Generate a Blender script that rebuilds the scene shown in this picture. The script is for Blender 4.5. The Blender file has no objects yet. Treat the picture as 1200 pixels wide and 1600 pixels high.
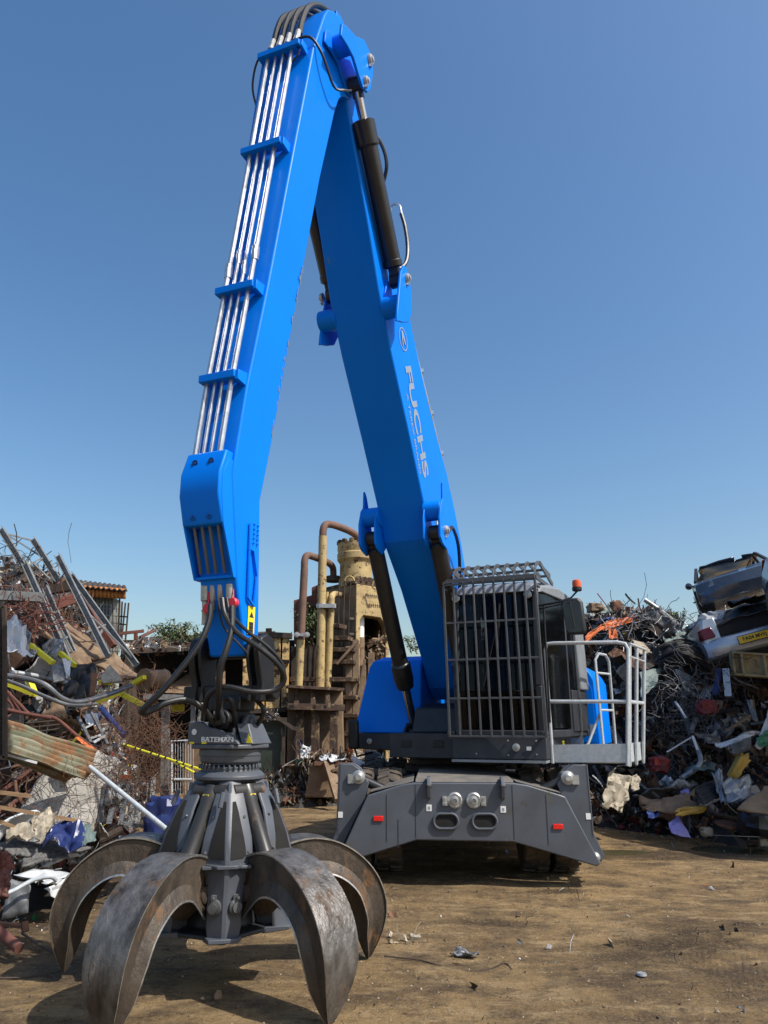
import bpy, math, random
from mathutils import Vector as V, Matrix, noise
import numpy as np
sc = bpy.context.scene
COL = sc.collection
R = math.radians
# ------------------------------------------------------------ camera, sky, sun, exposure
PITCH = R(15.9); EYE = 1.6; FPX = 1156.0
cd = bpy.data.cameras.new('camera'); cam = bpy.data.objects.new('camera', cd); COL.objects.link(cam)
cam.location = (0, 0, EYE); cam.rotation_euler = (math.pi/2 + PITCH, 0, 0)
cd.sensor_fit = 'VERTICAL'; cd.sensor_height = 36.0; cd.lens = 36.0*FPX/1600; cd.clip_start = 0.05; cd.clip_end = 5000
sc.camera = cam
SUN_EL, SUN_ROT = 50.0, 119.0          # rotation measured clockwise from +Y
w = bpy.data.worlds.new('World'); sc.world = w; w.use_nodes = True
nt = w.node_tree; nt.nodes.clear()
sky = nt.nodes.new('ShaderNodeTexSky'); sky.sky_type = 'NISHITA'; sky.sun_disc = False
sky.sun_elevation = R(SUN_EL); sky.sun_rotation = R(SUN_ROT); sky.air_density = 1.2; sky.dust_density = 2.3; sky.ozone_density = 1.7
bg = nt.nodes.new('ShaderNodeBackground'); bg.inputs['Strength'].default_value = 0.13
wo = nt.nodes.new('ShaderNodeOutputWorld')
hsv = nt.nodes.new('ShaderNodeHueSaturation'); hsv.inputs['Saturation'].default_value = 1.26; hsv.inputs['Value'].default_value = 1.0
nt.links.new(sky.outputs[0], hsv.inputs['Color']); nt.links.new(hsv.outputs[0], bg.inputs[0]); nt.links.new(bg.outputs[0], wo.inputs[0])
sd = bpy.data.lights.new('sun', 'SUN'); sun = bpy.data.objects.new('sun', sd); COL.objects.link(sun)
sd.energy = 4.4; sd.angle = R(0.53); sd.color = (1.0, 0.95, 0.87)
SD = V((math.sin(R(SUN_ROT))*math.cos(R(SUN_EL)), math.cos(R(SUN_ROT))*math.cos(R(SUN_EL)), math.sin(R(SUN_EL))))
sun.rotation_euler = SD.to_track_quat('Z', 'Y').to_euler(); sun.location = SD*60
sc.view_settings.view_transform = 'Standard'; sc.view_settings.look = 'None'
sc.view_settings.exposure = 0.3; sc.view_settings.gamma = 1.0
sc.render.engine = 'CYCLES'

# ------------------------------------------------------------ survey helpers: a measured direction and a distance give a place
_fw = V((0, math.cos(PITCH), math.sin(PITCH))); _up = V((0, -math.sin(PITCH), math.cos(PITCH))); _rt = V((1, 0, 0))
def ray(px, py): return _rt*((px-600)/FPX) + _up*((800-py)/FPX) + _fw
DEPTH = 1.0      # survey scale of a stretch of the scene; SZ: the matching section sizes
SZ = 1.0
def P(px, py, y):
    y = y*DEPTH; r = ray(px, py); return V((0, 0, EYE)) + r*(y/r.y)
def G(px, py, z=0.0):
    r = ray(px, py); return V((0, 0, EYE)) + r*((z-EYE)/r.z)

# ------------------------------------------------------------ mesh collector
def frame_of(d, hint=V((0, 0, 1))):
    d = d.normalized()
    if abs(d.dot(hint)) > 0.97: hint = V((1, 0, 0))
    x = hint.cross(d).normalized(); return x, d.cross(x).normalized(), d
def smooth_path(pts, k=5):
    pts = [V(p) for p in pts]; out = []
    n = len(pts)
    for i in range(n-1):
        p0 = pts[max(i-1, 0)]; p1 = pts[i]; p2 = pts[i+1]; p3 = pts[min(i+2, n-1)]
        for j in range(k):
            t = j/k
            out.append(0.5*((2*p1)+(p2-p0)*t+(2*p0-5*p1+4*p2-p3)*t*t+(3*p1-p0-3*p2+p3)*t**3))
    out.append(pts[-1]); return out
def rotm(rx=0, ry=0, rz=0):
    return (Matrix.Rotation(R(rz), 3, 'Z') @ Matrix.Rotation(R(ry), 3, 'Y') @ Matrix.Rotation(R(rx), 3, 'X'))
WM = {}
def wmat(o): return WM.get(o.name, Matrix.Identity(4)) if o else Matrix.Identity(4)
class MB:
    def __init__(s): s.v = []; s.f = []; s.m = []
    def add(s, vs, fs, mi=0):
        b = len(s.v); s.v += [tuple(v) for v in vs]; s.f += [tuple(b+i for i in f) for f in fs]; s.m += [mi]*len(fs); return s
    def box(s, c, size, rot=None, mi=0):
        c = V(c); rot = rot or Matrix.Identity(3); a, b, d = size[0]/2*SZ, size[1]/2*SZ, size[2]/2*SZ
        vs = [c + rot @ V((x*a, y*b, z*d)) for z in (-1, 1) for y in (-1, 1) for x in (-1, 1)]
        return s.add(vs, [(0, 2, 3, 1), (4, 5, 7, 6), (0, 1, 5, 4), (2, 6, 7, 3), (0, 4, 6, 2), (1, 3, 7, 5)], mi)
    def hexa(s, q0, q1, mi=0):      # two quads
        return s.add(list(q0)+list(q1), [(3, 2, 1, 0), (4, 5, 6, 7), (0, 1, 5, 4), (1, 2, 6, 5), (2, 3, 7, 6), (3, 0, 4, 7)], mi)
    def bar(s, p0, p1, wd, h, hint=V((0, 0, 1)), mi=0):
        wd *= SZ; h *= SZ; p0, p1 = V(p0), V(p1); x, y, d = frame_of(p1-p0, hint)
        q = lambda p: [p-x*wd/2-y*h/2, p+x*wd/2-y*h/2, p+x*wd/2+y*h/2, p-x*wd/2+y*h/2]
        return s.hexa(q(p0), q(p1), mi)
    def angle(s, p0, p1, wd, t=0.008, hint=V((0, 0, 1)), mi=0, channel=False):
        p0, p1 = V(p0), V(p1); x, y, d = frame_of(p1-p0, hint)
        def pl(a, b, nrm):
            off = nrm*t
            s.hexa([p0+a, p0+b, p0+b+off, p0+a+off], [p1+a, p1+b, p1+b+off, p1+a+off], mi)
        pl(-x*wd/2, x*wd/2, y); pl(-x*wd/2, -x*wd/2+y*wd*0.8, x)
        if channel: pl(x*wd/2, x*wd/2+y*wd*0.8, -x)
        return s
    def prism(s, pts, off, mi=0):
        pts = [V(p) for p in pts]; n = len(pts); off = V(off)
        return s.add(pts+[p+off for p in pts], [tuple(range(n))[::-1], tuple(range(n, 2*n))]+[(i, (i+1) % n, n+(i+1) % n, n+i) for i in range(n)], mi)
    def loft(s, rings, mi=0, caps=True, close=True):
        n = len(rings[0]); vs = [p for r in rings for p in r]; fs = []
        for k in range(len(rings)-1):
            for i in range(n if close else n-1):
                j = (i+1) % n; fs.append((k*n+i, k*n+j, (k+1)*n+j, (k+1)*n+i))
        if caps: fs += [tuple(range(n))[::-1], tuple(range((len(rings)-1)*n, len(rings)*n))]
        return s.add(vs, fs, mi)
    def tube(s, path, r, n=8, mi=0, caps=True):
        path = [V(p) for p in path]; rings = []; m = len(path); hx = None
        for i, p in enumerate(path):
            d = (path[min(i+1, m-1)]-path[max(i-1, 0)])
            if d.length < 1e-9: d = V((0, 0, 1))
            d.normalize()
            if hx is None: x, y, _ = frame_of(d)
            else:
                x = hx - d*hx.dot(d)
                x = x.normalized() if x.length > 1e-6 else frame_of(d)[0]
                y = d.cross(x)
            hx = x; rr = (r[i] if isinstance(r, (list, tuple)) else r)*SZ
            rings.append([p + x*(rr*math.cos(2*math.pi*k/n)) + y*(rr*math.sin(2*math.pi*k/n)) for k in range(n)])
        return s.loft(rings, mi, caps)
    def cyl(s, p0, p1, r, r1=None, n=20, mi=0): return s.tube([p0, p1], [r, r if r1 is None else r1], n, mi)
    def lathe(s, c, axis, prof, n=28, mi=0):       # prof: (radius, distance along axis)
        c = V(c); x, y, d = frame_of(V(axis)); rings = [[c+d*h*SZ+x*(SZ*r*math.cos(2*math.pi*k/n))+y*(SZ*r*math.sin(2*math.pi*k/n)) for k in range(n)] for r, h in prof]
        return s.loft(rings, mi)
    def bolt(s, c, nrm, r=0.018, h=0.012, mi=0):
        c = V(c); nrm = V(nrm).normalized(); return s.cyl(c-nrm*0.004, c+nrm*h, r, r*0.85, 8, mi)
    def build(s, name, mat, parent=None, bevel=0.0, sharp=32, pivot=None):
        mats = mat if isinstance(mat, (list, tuple)) else [mat]
        pm = wmat(parent); inv = pm.inverted()
        pts = [inv @ V(v) for v in s.v]
        if pivot is not None: c = inv @ V(pivot)
        else:
            lo = V([min(p[i] for p in pts) for i in range(3)]); hi = V([max(p[i] for p in pts) for i in range(3)]); c = (lo+hi)/2
            if parent is None: c.z = lo.z
        me = bpy.data.meshes.new(name); me.from_pydata([tuple(p-c) for p in pts], [], s.f); 
        for m in mats: me.materials.append(m)
        me.polygons.foreach_set('material_index', s.m); me.polygons.foreach_set('use_smooth', [True]*len(s.f))
        me.update(); me.validate(); me.set_sharp_from_angle(angle=R(sharp))
        o = bpy.data.objects.new(name, me); COL.objects.link(o); o.parent = parent; o.location = c
        WM[o.name] = pm @ Matrix.Translation(c)
        if bevel:
            b = o.modifiers.new('bevel', 'BEVEL'); b.width = bevel; b.segments = 2; b.limit_method = 'ANGLE'; b.angle_limit = R(38); b.use_clamp_overlap = True
        return o
def tag(o, label=None, cat=None, group=None, kind=None):
    if label: o['label'] = label
    if cat: o['category'] = cat
    if group: o['group'] = group
    if kind: o['kind'] = kind
    return o
def empty(name, loc, label, cat, rz=0.0, group=None, rot=None):
    o = bpy.data.objects.new(name, None); COL.objects.link(o); o.location = loc; o.empty_display_size = 0.3
    o.rotation_euler = rot if rot is not None else (0, 0, rz)
    WM[o.name] = Matrix.Translation(V(loc)) @ o.rotation_euler.to_matrix().to_4x4()
    return tag(o, label, cat, group)
def solid(o, t=0.006):
    m = o.modifiers.new('thickness', 'SOLIDIFY'); m.thickness = t; m.offset = 0; return o

# ------------------------------------------------------------ materials
def mat(name, col, rough=0.5, metal=0.0, col2=None, amt=0.5, scale=4.0, rust=None, rust_amt=0.0, rust_scale=9.0,
        bump=0.0, bump_scale=60.0, island=0.0, spec=0.5, coat=0.0, trans=0.0, alpha=1.0, emit=0.0, stretch=None):
    m = bpy.data.materials.new(name); m.use_nodes = True; n = m.node_tree.nodes; l = m.node_tree.links
    b = n['Principled BSDF']; b.inputs['Metallic'].default_value = metal
    b.inputs['Specular IOR Level'].default_value = spec; b.inputs['Coat Weight'].default_value = coat; b.inputs['Coat Roughness'].default_value = 0.12
    if trans: b.inputs['Transmission Weight'].default_value = trans
    if alpha < 1: b.inputs['Alpha'].default_value = alpha
    tc = n.new('ShaderNodeTexCoord'); src = tc.outputs['Object']
    if stretch:
        mp = n.new('ShaderNodeMapping'); mp.inputs['Scale'].default_value = stretch; l.new(src, mp.inputs[0]); src = mp.outputs[0]
    def nz(sc_, det=6, ro=0.6):
        t = n.new('ShaderNodeTexNoise'); t.inputs['Scale'].default_value = sc_; t.inputs['Detail'].default_value = det; t.inputs['Roughness'].default_value = ro
        l.new(src, t.inputs['Vector']); return t.outputs['Fac']
    def ramp(s_, a, c):
        r = n.new('ShaderNodeMapRange'); r.inputs['From Min'].default_value = a; r.inputs['From Max'].default_value = c; l.new(s_, r.inputs[0]); return r.outputs[0]
    def mix(f, a, c):
        x = n.new('ShaderNodeMix'); x.data_type = 'RGBA'
        if isinstance(f, float): x.inputs[0].default_value = f
        else: l.new(f, x.inputs[0])
        for sk, v_ in ((x.inputs[6], a), (x.inputs[7], c)):
            if isinstance(v_, tuple): sk.default_value = (*v_, 1)
            else: l.new(v_, sk)
        return x.outputs[2]
    cur = col if isinstance(col, tuple) else col
    c2 = col2 or tuple(max(0.0, c*(1-amt)) for c in col)
    cur = mix(ramp(nz(scale), 0.35, 0.68), col, c2)
    rf = None
    if rust:
        thr = 0.72-0.42*rust_amt
        rf = ramp(nz(rust_scale, 9, 0.72), thr, thr+0.06)
        rc = mix(ramp(nz(rust_scale*2.7), 0.35, 0.65), rust, tuple(c*0.45 for c in rust))
        cur = mix(rf, cur, rc)
    if island:
        g = n.new('ShaderNodeNewGeometry'); hs = n.new('ShaderNodeHueSaturation')
        mr = n.new('ShaderNodeMapRange'); mr.inputs['To Min'].default_value = 1-island; mr.inputs['To Max'].default_value = 1+island
        l.new(g.outputs['Random Per Island'], mr.inputs[0]); l.new(mr.outputs[0], hs.inputs['Value']); l.new(cur, hs.inputs['Color']); cur = hs.outputs[0]
    l.new(cur, b.inputs['Base Color'])
    rr = n.new('ShaderNodeMapRange'); rr.inputs['To Min'].default_value = max(0.04, rough-0.1); rr.inputs['To Max'].default_value = min(1, rough+0.12)
    l.new(nz(scale*3.1), rr.inputs[0]); ro = rr.outputs[0]
    if rf is not None:
        x = n.new('ShaderNodeMix'); l.new(rf, x.inputs[0]); l.new(ro, x.inputs[2]); x.inputs[3].default_value = 0.85; ro = x.outputs[0]
        if metal:
            y = n.new('ShaderNodeMix'); l.new(rf, y.inputs[0]); y.inputs[2].default_value = metal; y.inputs[3].default_value = 0.1; l.new(y.outputs[0], b.inputs['Metallic'])
    l.new(ro, b.inputs['Roughness'])
    if bump:
        bp = n.new('ShaderNodeBump'); bp.inputs['Strength'].default_value = bump; bp.inputs['Distance'].default_value = 0.02
        l.new(nz(bump_scale, 8, 0.65), bp.inputs['Height']); l.new(bp.outputs[0], b.inputs['Normal'])
    if emit:
        b.inputs['Emission Color'].default_value = (*col, 1); b.inputs['Emission Strength'].default_value = emit
    return m
M = {}
M['blue'] = mat('machine_blue_paint', (0.0, 0.19, 0.82), 0.38, col2=(0.0, 0.175, 0.76), scale=1.4, spec=0.13, bump=0.03, bump_scale=14, rust=(0.13, 0.30, 0.55), rust_amt=0.12, rust_scale=2.6)
M['grey'] = mat('machine_grey_paint', (0.085, 0.095, 0.115), 0.45, col2=(0.062, 0.068, 0.078), scale=2.5, rust=(0.125, 0.105, 0.085), rust_amt=0.27, rust_scale=4, bump=0.05)
M['dgrey'] = mat('dark_grey_paint', (0.03, 0.033, 0.04), 0.5, amt=0.4, scale=5, bump=0.05)
M['black'] = mat('black_parts', (0.012, 0.012, 0.014), 0.5, amt=0.5, scale=8)
M['cylblk'] = mat('cylinder_black_paint', (0.022, 0.023, 0.025), 0.36, amt=0.4, scale=5, rust=(0.09, 0.075, 0.055), rust_amt=0.12, rust_scale=6)
M['rubber'] = mat('hose_rubber', (0.014, 0.014, 0.015), 0.42, amt=0.4, scale=18, bump=0.1, bump_scale=120)
M['tyre'] = mat('dusty_tyre_rubber', (0.035, 0.032, 0.03), 0.85, col2=(0.12, 0.09, 0.06), scale=5, bump=0.25, bump_scale=30)
M['chrome'] = mat('chrome_rod', (0.62, 0.62, 0.62), 0.18, 1.0, amt=0.15)
M['steelpipe'] = mat('zinc_pipe', (0.62, 0.63, 0.62), 0.33, 0.85, amt=0.3, scale=12)
M['bolt'] = mat('plated_bolt', (0.5, 0.5, 0.48), 0.4, 0.6, amt=0.35, scale=20)
M['galv'] = mat('galvanised_steel', (0.52, 0.55, 0.57), 0.5, 0.25, col2=(0.40, 0.43, 0.45), scale=22, bump=0.05)
M['galvdirty'] = mat('weathered_galvanised_steel', (0.26, 0.27, 0.27), 0.6, 0.25, col2=(0.15, 0.15, 0.145), scale=9, rust=(0.17, 0.085, 0.04), rust_amt=0.22, bump=0.1)
M['tine'] = mat('worn_tine_steel', (0.23, 0.215, 0.20), 0.40, 0.65, col2=(0.055, 0.048, 0.042), scale=9, rust=(0.10, 0.06, 0.035), rust_amt=0.40, rust_scale=6, bump=0.6, bump_scale=26, stretch=(1, 1, 0.45))
M['tineside'] = mat('rusty_tine_side', (0.115, 0.09, 0.068), 0.5, 0.4, col2=(0.045, 0.038, 0.033), scale=7, rust=(0.17, 0.09, 0.04), rust_amt=0.38, rust_scale=5, bump=0.6, bump_scale=25, stretch=(1, 1, 0.5))
M['edge'] = mat('scraped_bare_edge', (0.55, 0.53, 0.5), 0.35, 0.8, amt=0.5, scale=30)
M['gcyl'] = mat('scuffed_grapple_cylinder', (0.055, 0.052, 0.05), 0.36, 0.3, amt=0.4, rust=(0.22, 0.13, 0.08), rust_amt=0.3, rust_scale=7, stretch=(1, 1, 0.35))
M['glass'] = mat('cab_glass', (0.008, 0.011, 0.012), 0.04, spec=0.2, alpha=0.3)
M['glassdark'] = mat('tinted_cab_glass', (0.004, 0.005, 0.006), 0.03, spec=0.22, alpha=0.7)
M['cabgrey'] = mat('cab_grey_paint', (0.22, 0.24, 0.26), 0.4, amt=0.2)
M['red'] = mat('red_reflector', (0.75, 0.02, 0.015), 0.25, amt=0.2)
M['redcap'] = mat('red_plastic_cap', (0.7, 0.03, 0.05), 0.45, amt=0.2)
M['amber'] = mat('orange_beacon_lens', (0.75, 0.12, 0.02), 0.2, amt=0.3)
M['yellow'] = mat('yellow_sticker', (0.85, 0.68, 0.02), 0.5, amt=0.1)
M['stickerblack'] = mat('sticker_black_print', (0.02, 0.02, 0.02), 0.6)
M['white'] = mat('white_sticker', (0.75, 0.75, 0.73), 0.5, amt=0.1)
M['letter'] = mat('silver_grey_lettering', (0.25, 0.31, 0.38), 0.5, amt=0.1)
M['seat'] = mat('cab_seat_fabric', (0.07, 0.08, 0.09), 0.9, bump=0.2)
M['rust'] = mat('rust_brown', (0.16, 0.075, 0.038), 0.85, col2=(0.07, 0.04, 0.028), scale=6, bump=0.3, bump_scale=40, island=0.4)
M['rustred'] = mat('rust_red', (0.16, 0.05, 0.033), 0.8, col2=(0.08, 0.035, 0.025), scale=6, bump=0.2, island=0.3)
M['rustdark'] = mat('dark_rusty_steel', (0.065, 0.045, 0.032), 0.85, amt=0.5, scale=5, bump=0.3, bump_scale=30, island=0.4)
M['tan'] = mat('tan_rusted_plate', (0.25, 0.17, 0.10), 0.75, col2=(0.13, 0.08, 0.045), scale=3.5, rust=(0.10, 0.05, 0.028), rust_amt=0.25, rust_scale=5, bump=0.2)
M['yrust'] = mat('peeling_yellow_paint', (0.46, 0.34, 0.14), 0.65, col2=(0.30, 0.21, 0.10), scale=3.2, rust=(0.11, 0.055, 0.03), rust_amt=0.42, rust_scale=8, bump=0.3, bump_scale=30)
M['yrust2'] = mat('brown_flaking_yellow_paint', (0.28, 0.20, 0.09), 0.7, col2=(0.15, 0.10, 0.055), scale=3, rust=(0.08, 0.045, 0.028), rust_amt=0.75, rust_scale=5, bump=0.3, bump_scale=30)
M['orangeyel'] = mat('orange_corrugated_paint', (0.62, 0.24, 0.05), 0.7, col2=(0.5, 0.17, 0.04), scale=4, rust=(0.12, 0.05, 0.02), rust_amt=0.3)
M['pipebrown'] = mat('brown_rusted_pipe', (0.17, 0.09, 0.06), 0.75, col2=(0.1, 0.06, 0.045), scale=5, bump=0.2)
M['corr'] = mat('green_rusty_corrugated_steel', (0.26, 0.25, 0.18), 0.65, col2=(0.09, 0.12, 0.06), scale=2.2, rust=(0.30, 0.16, 0.08), rust_amt=0.62, rust_scale=2.8, bump=0.15)
M['greendoor'] = mat('dark_green_panel', (0.035, 0.05, 0.035), 0.6, amt=0.4, scale=2, rust=(0.1, 0.06, 0.03), rust_amt=0.15)
M['bwhite'] = mat('white_painted_metal', (0.55, 0.57, 0.59), 0.4, col2=(0.5, 0.52, 0.53), scale=5, rust=(0.2, 0.16, 0.12), rust_amt=0.2, island=0.2)
M['silver'] = mat('bright_aluminium', (0.36, 0.37, 0.38), 0.48, 0.5, amt=0.55, scale=8, island=0.35, bump=0.15)
M['greysteel'] = mat('grey_steel', (0.15, 0.155, 0.16), 0.5, 0.4, amt=0.5, scale=7, rust=(0.13, 0.07, 0.04), rust_amt=0.25, island=0.45, bump=0.15)
M['dkscrap'] = mat('blackened_scrap_and_gap_shade', (0.022, 0.021, 0.02), 0.7, amt=0.5, scale=10, island=0.6, bump=0.2)
M['cream'] = mat('cream_scrap', (0.38, 0.33, 0.25), 0.7, amt=0.5, scale=6, rust=(0.2, 0.13, 0.07), rust_amt=0.25, island=0.3)
M['sred'] = mat('red_scrap', (0.17, 0.014, 0.014), 0.6, amt=0.5, island=0.4)
M['sblue'] = mat('blue_scrap', (0.03, 0.07, 0.28), 0.5, amt=0.5, island=0.4, rust=(0.15, 0.1, 0.07), rust_amt=0.2)
M['sgreen'] = mat('green_scrap', (0.03, 0.17, 0.06), 0.5, amt=0.5, island=0.4)
M['syellow'] = mat('yellow_scrap', (0.74, 0.66, 0.03), 0.5, amt=0.25, island=0.2)
M['sochre'] = mat('ochre_scrap', (0.5, 0.29, 0.04), 0.5, amt=0.4, island=0.2)
M['sorange'] = mat('orange_scrap', (0.55, 0.13, 0.03), 0.6, amt=0.5, island=0.4)
M['teal'] = mat('grey_green_plate', (0.13, 0.18, 0.17), 0.6, amt=0.4, scale=4, bump=0.1)
M['purple'] = mat('violet_blue_plastic', (0.2, 0.2, 0.55), 0.5, col2=(0.25, 0.2, 0.35), scale=4)
M['wood'] = mat('weathered_timber', (0.27, 0.17, 0.09), 0.85, col2=(0.15, 0.09, 0.05), scale=5, stretch=(1, 1, 6), bump=0.2)
M['concrete'] = mat('pale_crumbling_concrete', (0.42, 0.40, 0.36), 0.9, col2=(0.27, 0.25, 0.22), scale=5, bump=0.6, bump_scale=14)
M['slate'] = mat('speckled_grey_felt', (0.16, 0.155, 0.15), 0.9, col2=(0.07, 0.068, 0.065), scale=30, bump=0.4)
M['dark'] = mat('painted_interior_shade', (0.012, 0.011, 0.01), 0.9)  # near-black that paints in the shade of openings, holes and interiors
M['bluetarp'] = mat('dark_blue_sheet', (0.02, 0.035, 0.14), 0.35, amt=0.4, scale=5, rust=(0.12, 0.08, 0.05), rust_amt=0.15)
M['carsilver'] = mat('silver_car_paint', (0.45, 0.47, 0.50), 0.3, 0.5, amt=0.2, scale=3, coat=0.6, rust=(0.2, 0.17, 0.14), rust_amt=0.15)
M['cardark'] = mat('dark_blue_grey_car_paint', (0.05, 0.065, 0.09), 0.25, 0.4, amt=0.3, scale=3, coat=0.8)
M['carlight'] = mat('tail_light_red', (0.16, 0.008, 0.012), 0.15, amt=0.4)
M['plate'] = mat('yellow_number_plate', (0.8, 0.52, 0.03), 0.4, amt=0.1)
M['leaf'] = mat('weed_leaves', (0.06, 0.10, 0.035), 0.7, col2=(0.12, 0.15, 0.05), scale=8, island=0.5)
M['twig'] = mat('dry_twigs', (0.12, 0.075, 0.045), 0.85, amt=0.4, island=0.4)
M['boltblue'] = mat('blue_bolt_recess', (0.003, 0.08, 0.35), .4)
# ground: packed brown dirt with ruts, oil and damp patches (its own colours, not shade)
def ground_mat():
    m = bpy.data.materials.new('packed_dirt'); m.use_nodes = True; n = m.node_tree.nodes; l = m.node_tree.links; b = n['Principled BSDF']
    tc = n.new('ShaderNodeTexCoord')
    def nz(s, d=8, r=0.62, st=(1, 1, 1), rz=0):
        mp = n.new('ShaderNodeMapping'); mp.inputs['Scale'].default_value = st; mp.inputs['Rotation'].default_value = (0, 0, R(rz)); l.new(tc.outputs['Object'], mp.inputs[0])
        t = n.new('ShaderNodeTexNoise'); t.inputs['Scale'].default_value = s; t.inputs['Detail'].default_value = d; t.inputs['Roughness'].default_value = r; l.new(mp.outputs[0], t.inputs[0]); return t.outputs['Fac']
    def mr(s, a, c, lo=0, hi=1):
        r = n.new('ShaderNodeMapRange'); r.inputs[1].default_value = a; r.inputs[2].default_value = c; r.inputs[3].default_value = lo; r.inputs[4].default_value = hi; l.new(s, r.inputs[0]); return r.outputs[0]
    def mix(f, a, c):
        x = n.new('ShaderNodeMix'); x.data_type = 'RGBA'; l.new(f, x.inputs[0])
        for sk, v_ in ((x.inputs[6], a), (x.inputs[7], c)):
            if isinstance(v_, tuple): sk.default_value = (*v_, 1)
            else: l.new(v_, sk)
        return x.outputs[2]
    base = mix(mr(nz(0.9), 0.38, 0.64), (0.35, 0.235, 0.110), (0.205, 0.132, 0.062))
    base = mix(mr(nz(2.2, 9, 0.7, (1, 3.2, 1), 12), 0.5, 0.66), base, (0.42, 0.30, 0.16))        # dry pale streaks
    base = mix(mr(nz(1.3, 9, 0.68, (1, 2.0, 1), -20), 0.50, 0.66, 0, 0.9), base, (0.06, 0.041, 0.026))     # dark damp patches
    base = mix(mr(nz(3.1, 10, 0.78), 0.48, 0.60, 0, 0.8), base, (0.10, 0.066, 0.038))
    base = mix(mr(nz(7.5, 10, 0.8, (1, 1.6, 1), 8), 0.54, 0.64, 0, 0.8), base, (0.075, 0.05, 0.03))
    base = mix(mr(nz(6.0, 10, 0.8, (1, 2.4, 1), -15), 0.56, 0.68, 0, 0.7), base, (0.36, 0.27, 0.165))
    for cx, cy, rx, ry, k_ in ((1.7, 8.05, .35, .14, .95), (1.05, 6.95, .55, .13, .6), (2.25, 6.3, .45, .28, .9), (.7, 7.0, .3, .1, .5), (3.1, 10.2, 1.3, .5, .75), (4.6, 10.2, 1.6, .5, .7), (1.9, 6.0, .5, .3, .6), (2.6, 6.7, .5, .25, .7), (2.1, 5.4, .5, .3, .5), (-.3, 8.2, 1.6, .5, .5), (-3.2, 7.5, .7, 2.6, .75), (-3.0, 5.8, 1.1, .4, .6)):
        mp = n.new('ShaderNodeMapping'); mp.inputs['Location'].default_value = (-cx/rx, -cy/ry, 0); mp.inputs['Scale'].default_value = (1/rx, 1/ry, 0.0); l.new(tc.outputs['Object'], mp.inputs[0])
        ln = n.new('ShaderNodeVectorMath'); ln.operation = 'LENGTH'; l.new(mp.outputs[0], ln.inputs[0])
        ad = n.new('ShaderNodeMath'); ad.operation = 'MULTIPLY_ADD'; ad.inputs[1].default_value = 3.4; l.new(nz(4.5, 9, 0.75), ad.inputs[0]); l.new(ln.outputs['Value'], ad.inputs[2])
        base = mix(mr(ad.outputs[0], 2.3, 3.0, k_*.85, 0), base, (0.045, 0.029, 0.017))
    base = mix(mr(nz(45, 8, 0.85), 0.53, 0.64, 0, 0.8), base, (0.40, 0.31, 0.19))
    base = mix(mr(nz(28, 8, 0.85), 0.55, 0.65, 0, 0.8), base, (0.07, 0.046, 0.028))
    b.inputs['Specular IOR Level'].default_value = 0.22
    l.new(base, b.inputs['Base Color'])
    l.new(mr(nz(1.3, 9, 0.68, (1, 2.0, 1), -20), 0.5, 0.7, 0.93, 0.55), b.inputs['Roughness'])
    bp = n.new('ShaderNodeBump'); bp.inputs['Strength'].default_value = 1.0; bp.inputs['Distance'].default_value = 0.06
    # tread marks pressed into the dirt at the right
    wv = n.new('ShaderNodeTexWave'); wv.inputs['Scale'].default_value = 7.5; wv.inputs['Distortion'].default_value = 1.2; wv.inputs['Detail'].default_value = 2; mpw = n.new('ShaderNodeMapping'); mpw.inputs['Rotation'].default_value = (0, 0, R(22)); l.new(tc.outputs['Object'], mpw.inputs[0]); l.new(mpw.outputs[0], wv.inputs[0])
    a = n.new('ShaderNodeMath'); a.operation = 'ADD'; l.new(nz(9, 10, 0.72), a.inputs[0])
    c_ = n.new('ShaderNodeMath'); c_.operation = 'MULTIPLY'; c_.inputs[1].default_value = 0.4; l.new(nz(48, 6, 0.8), c_.inputs[0]); l.new(c_.outputs[0], a.inputs[1])
    mq = n.new('ShaderNodeMapping'); mq.inputs['Location'].default_value = (-2.55/.55, -5.5/1.1, 0); mq.inputs['Scale'].default_value = (1/.55, 1/1.1, 0.0); l.new(tc.outputs['Object'], mq.inputs[0])
    lq = n.new('ShaderNodeVectorMath'); lq.operation = 'LENGTH'; l.new(mq.outputs[0], lq.inputs[0])
    wm = n.new('ShaderNodeMath'); wm.operation = 'MULTIPLY'; l.new(mr(lq.outputs['Value'], .6, 1.1, .05, 0), wm.inputs[0]); l.new(wv.outputs['Fac'], wm.inputs[1])
    a2 = n.new('ShaderNodeMath'); a2.operation = 'ADD'; l.new(a.outputs[0], a2.inputs[0]); l.new(wm.outputs[0], a2.inputs[1]); a = a2
    l.new(a.outputs[0], bp.inputs['Height']); l.new(bp.outputs[0], b.inputs['Normal'])
    return m
M['ground'] = ground_mat()
def water_mat():
    m = mat('muddy_puddle_water', (0.075, 0.07, 0.035), 0.06, col2=(0.1, 0.085, 0.045), scale=2, spec=0.6, bump=0.02, bump_scale=9); return m
M['water'] = water_mat()

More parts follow.
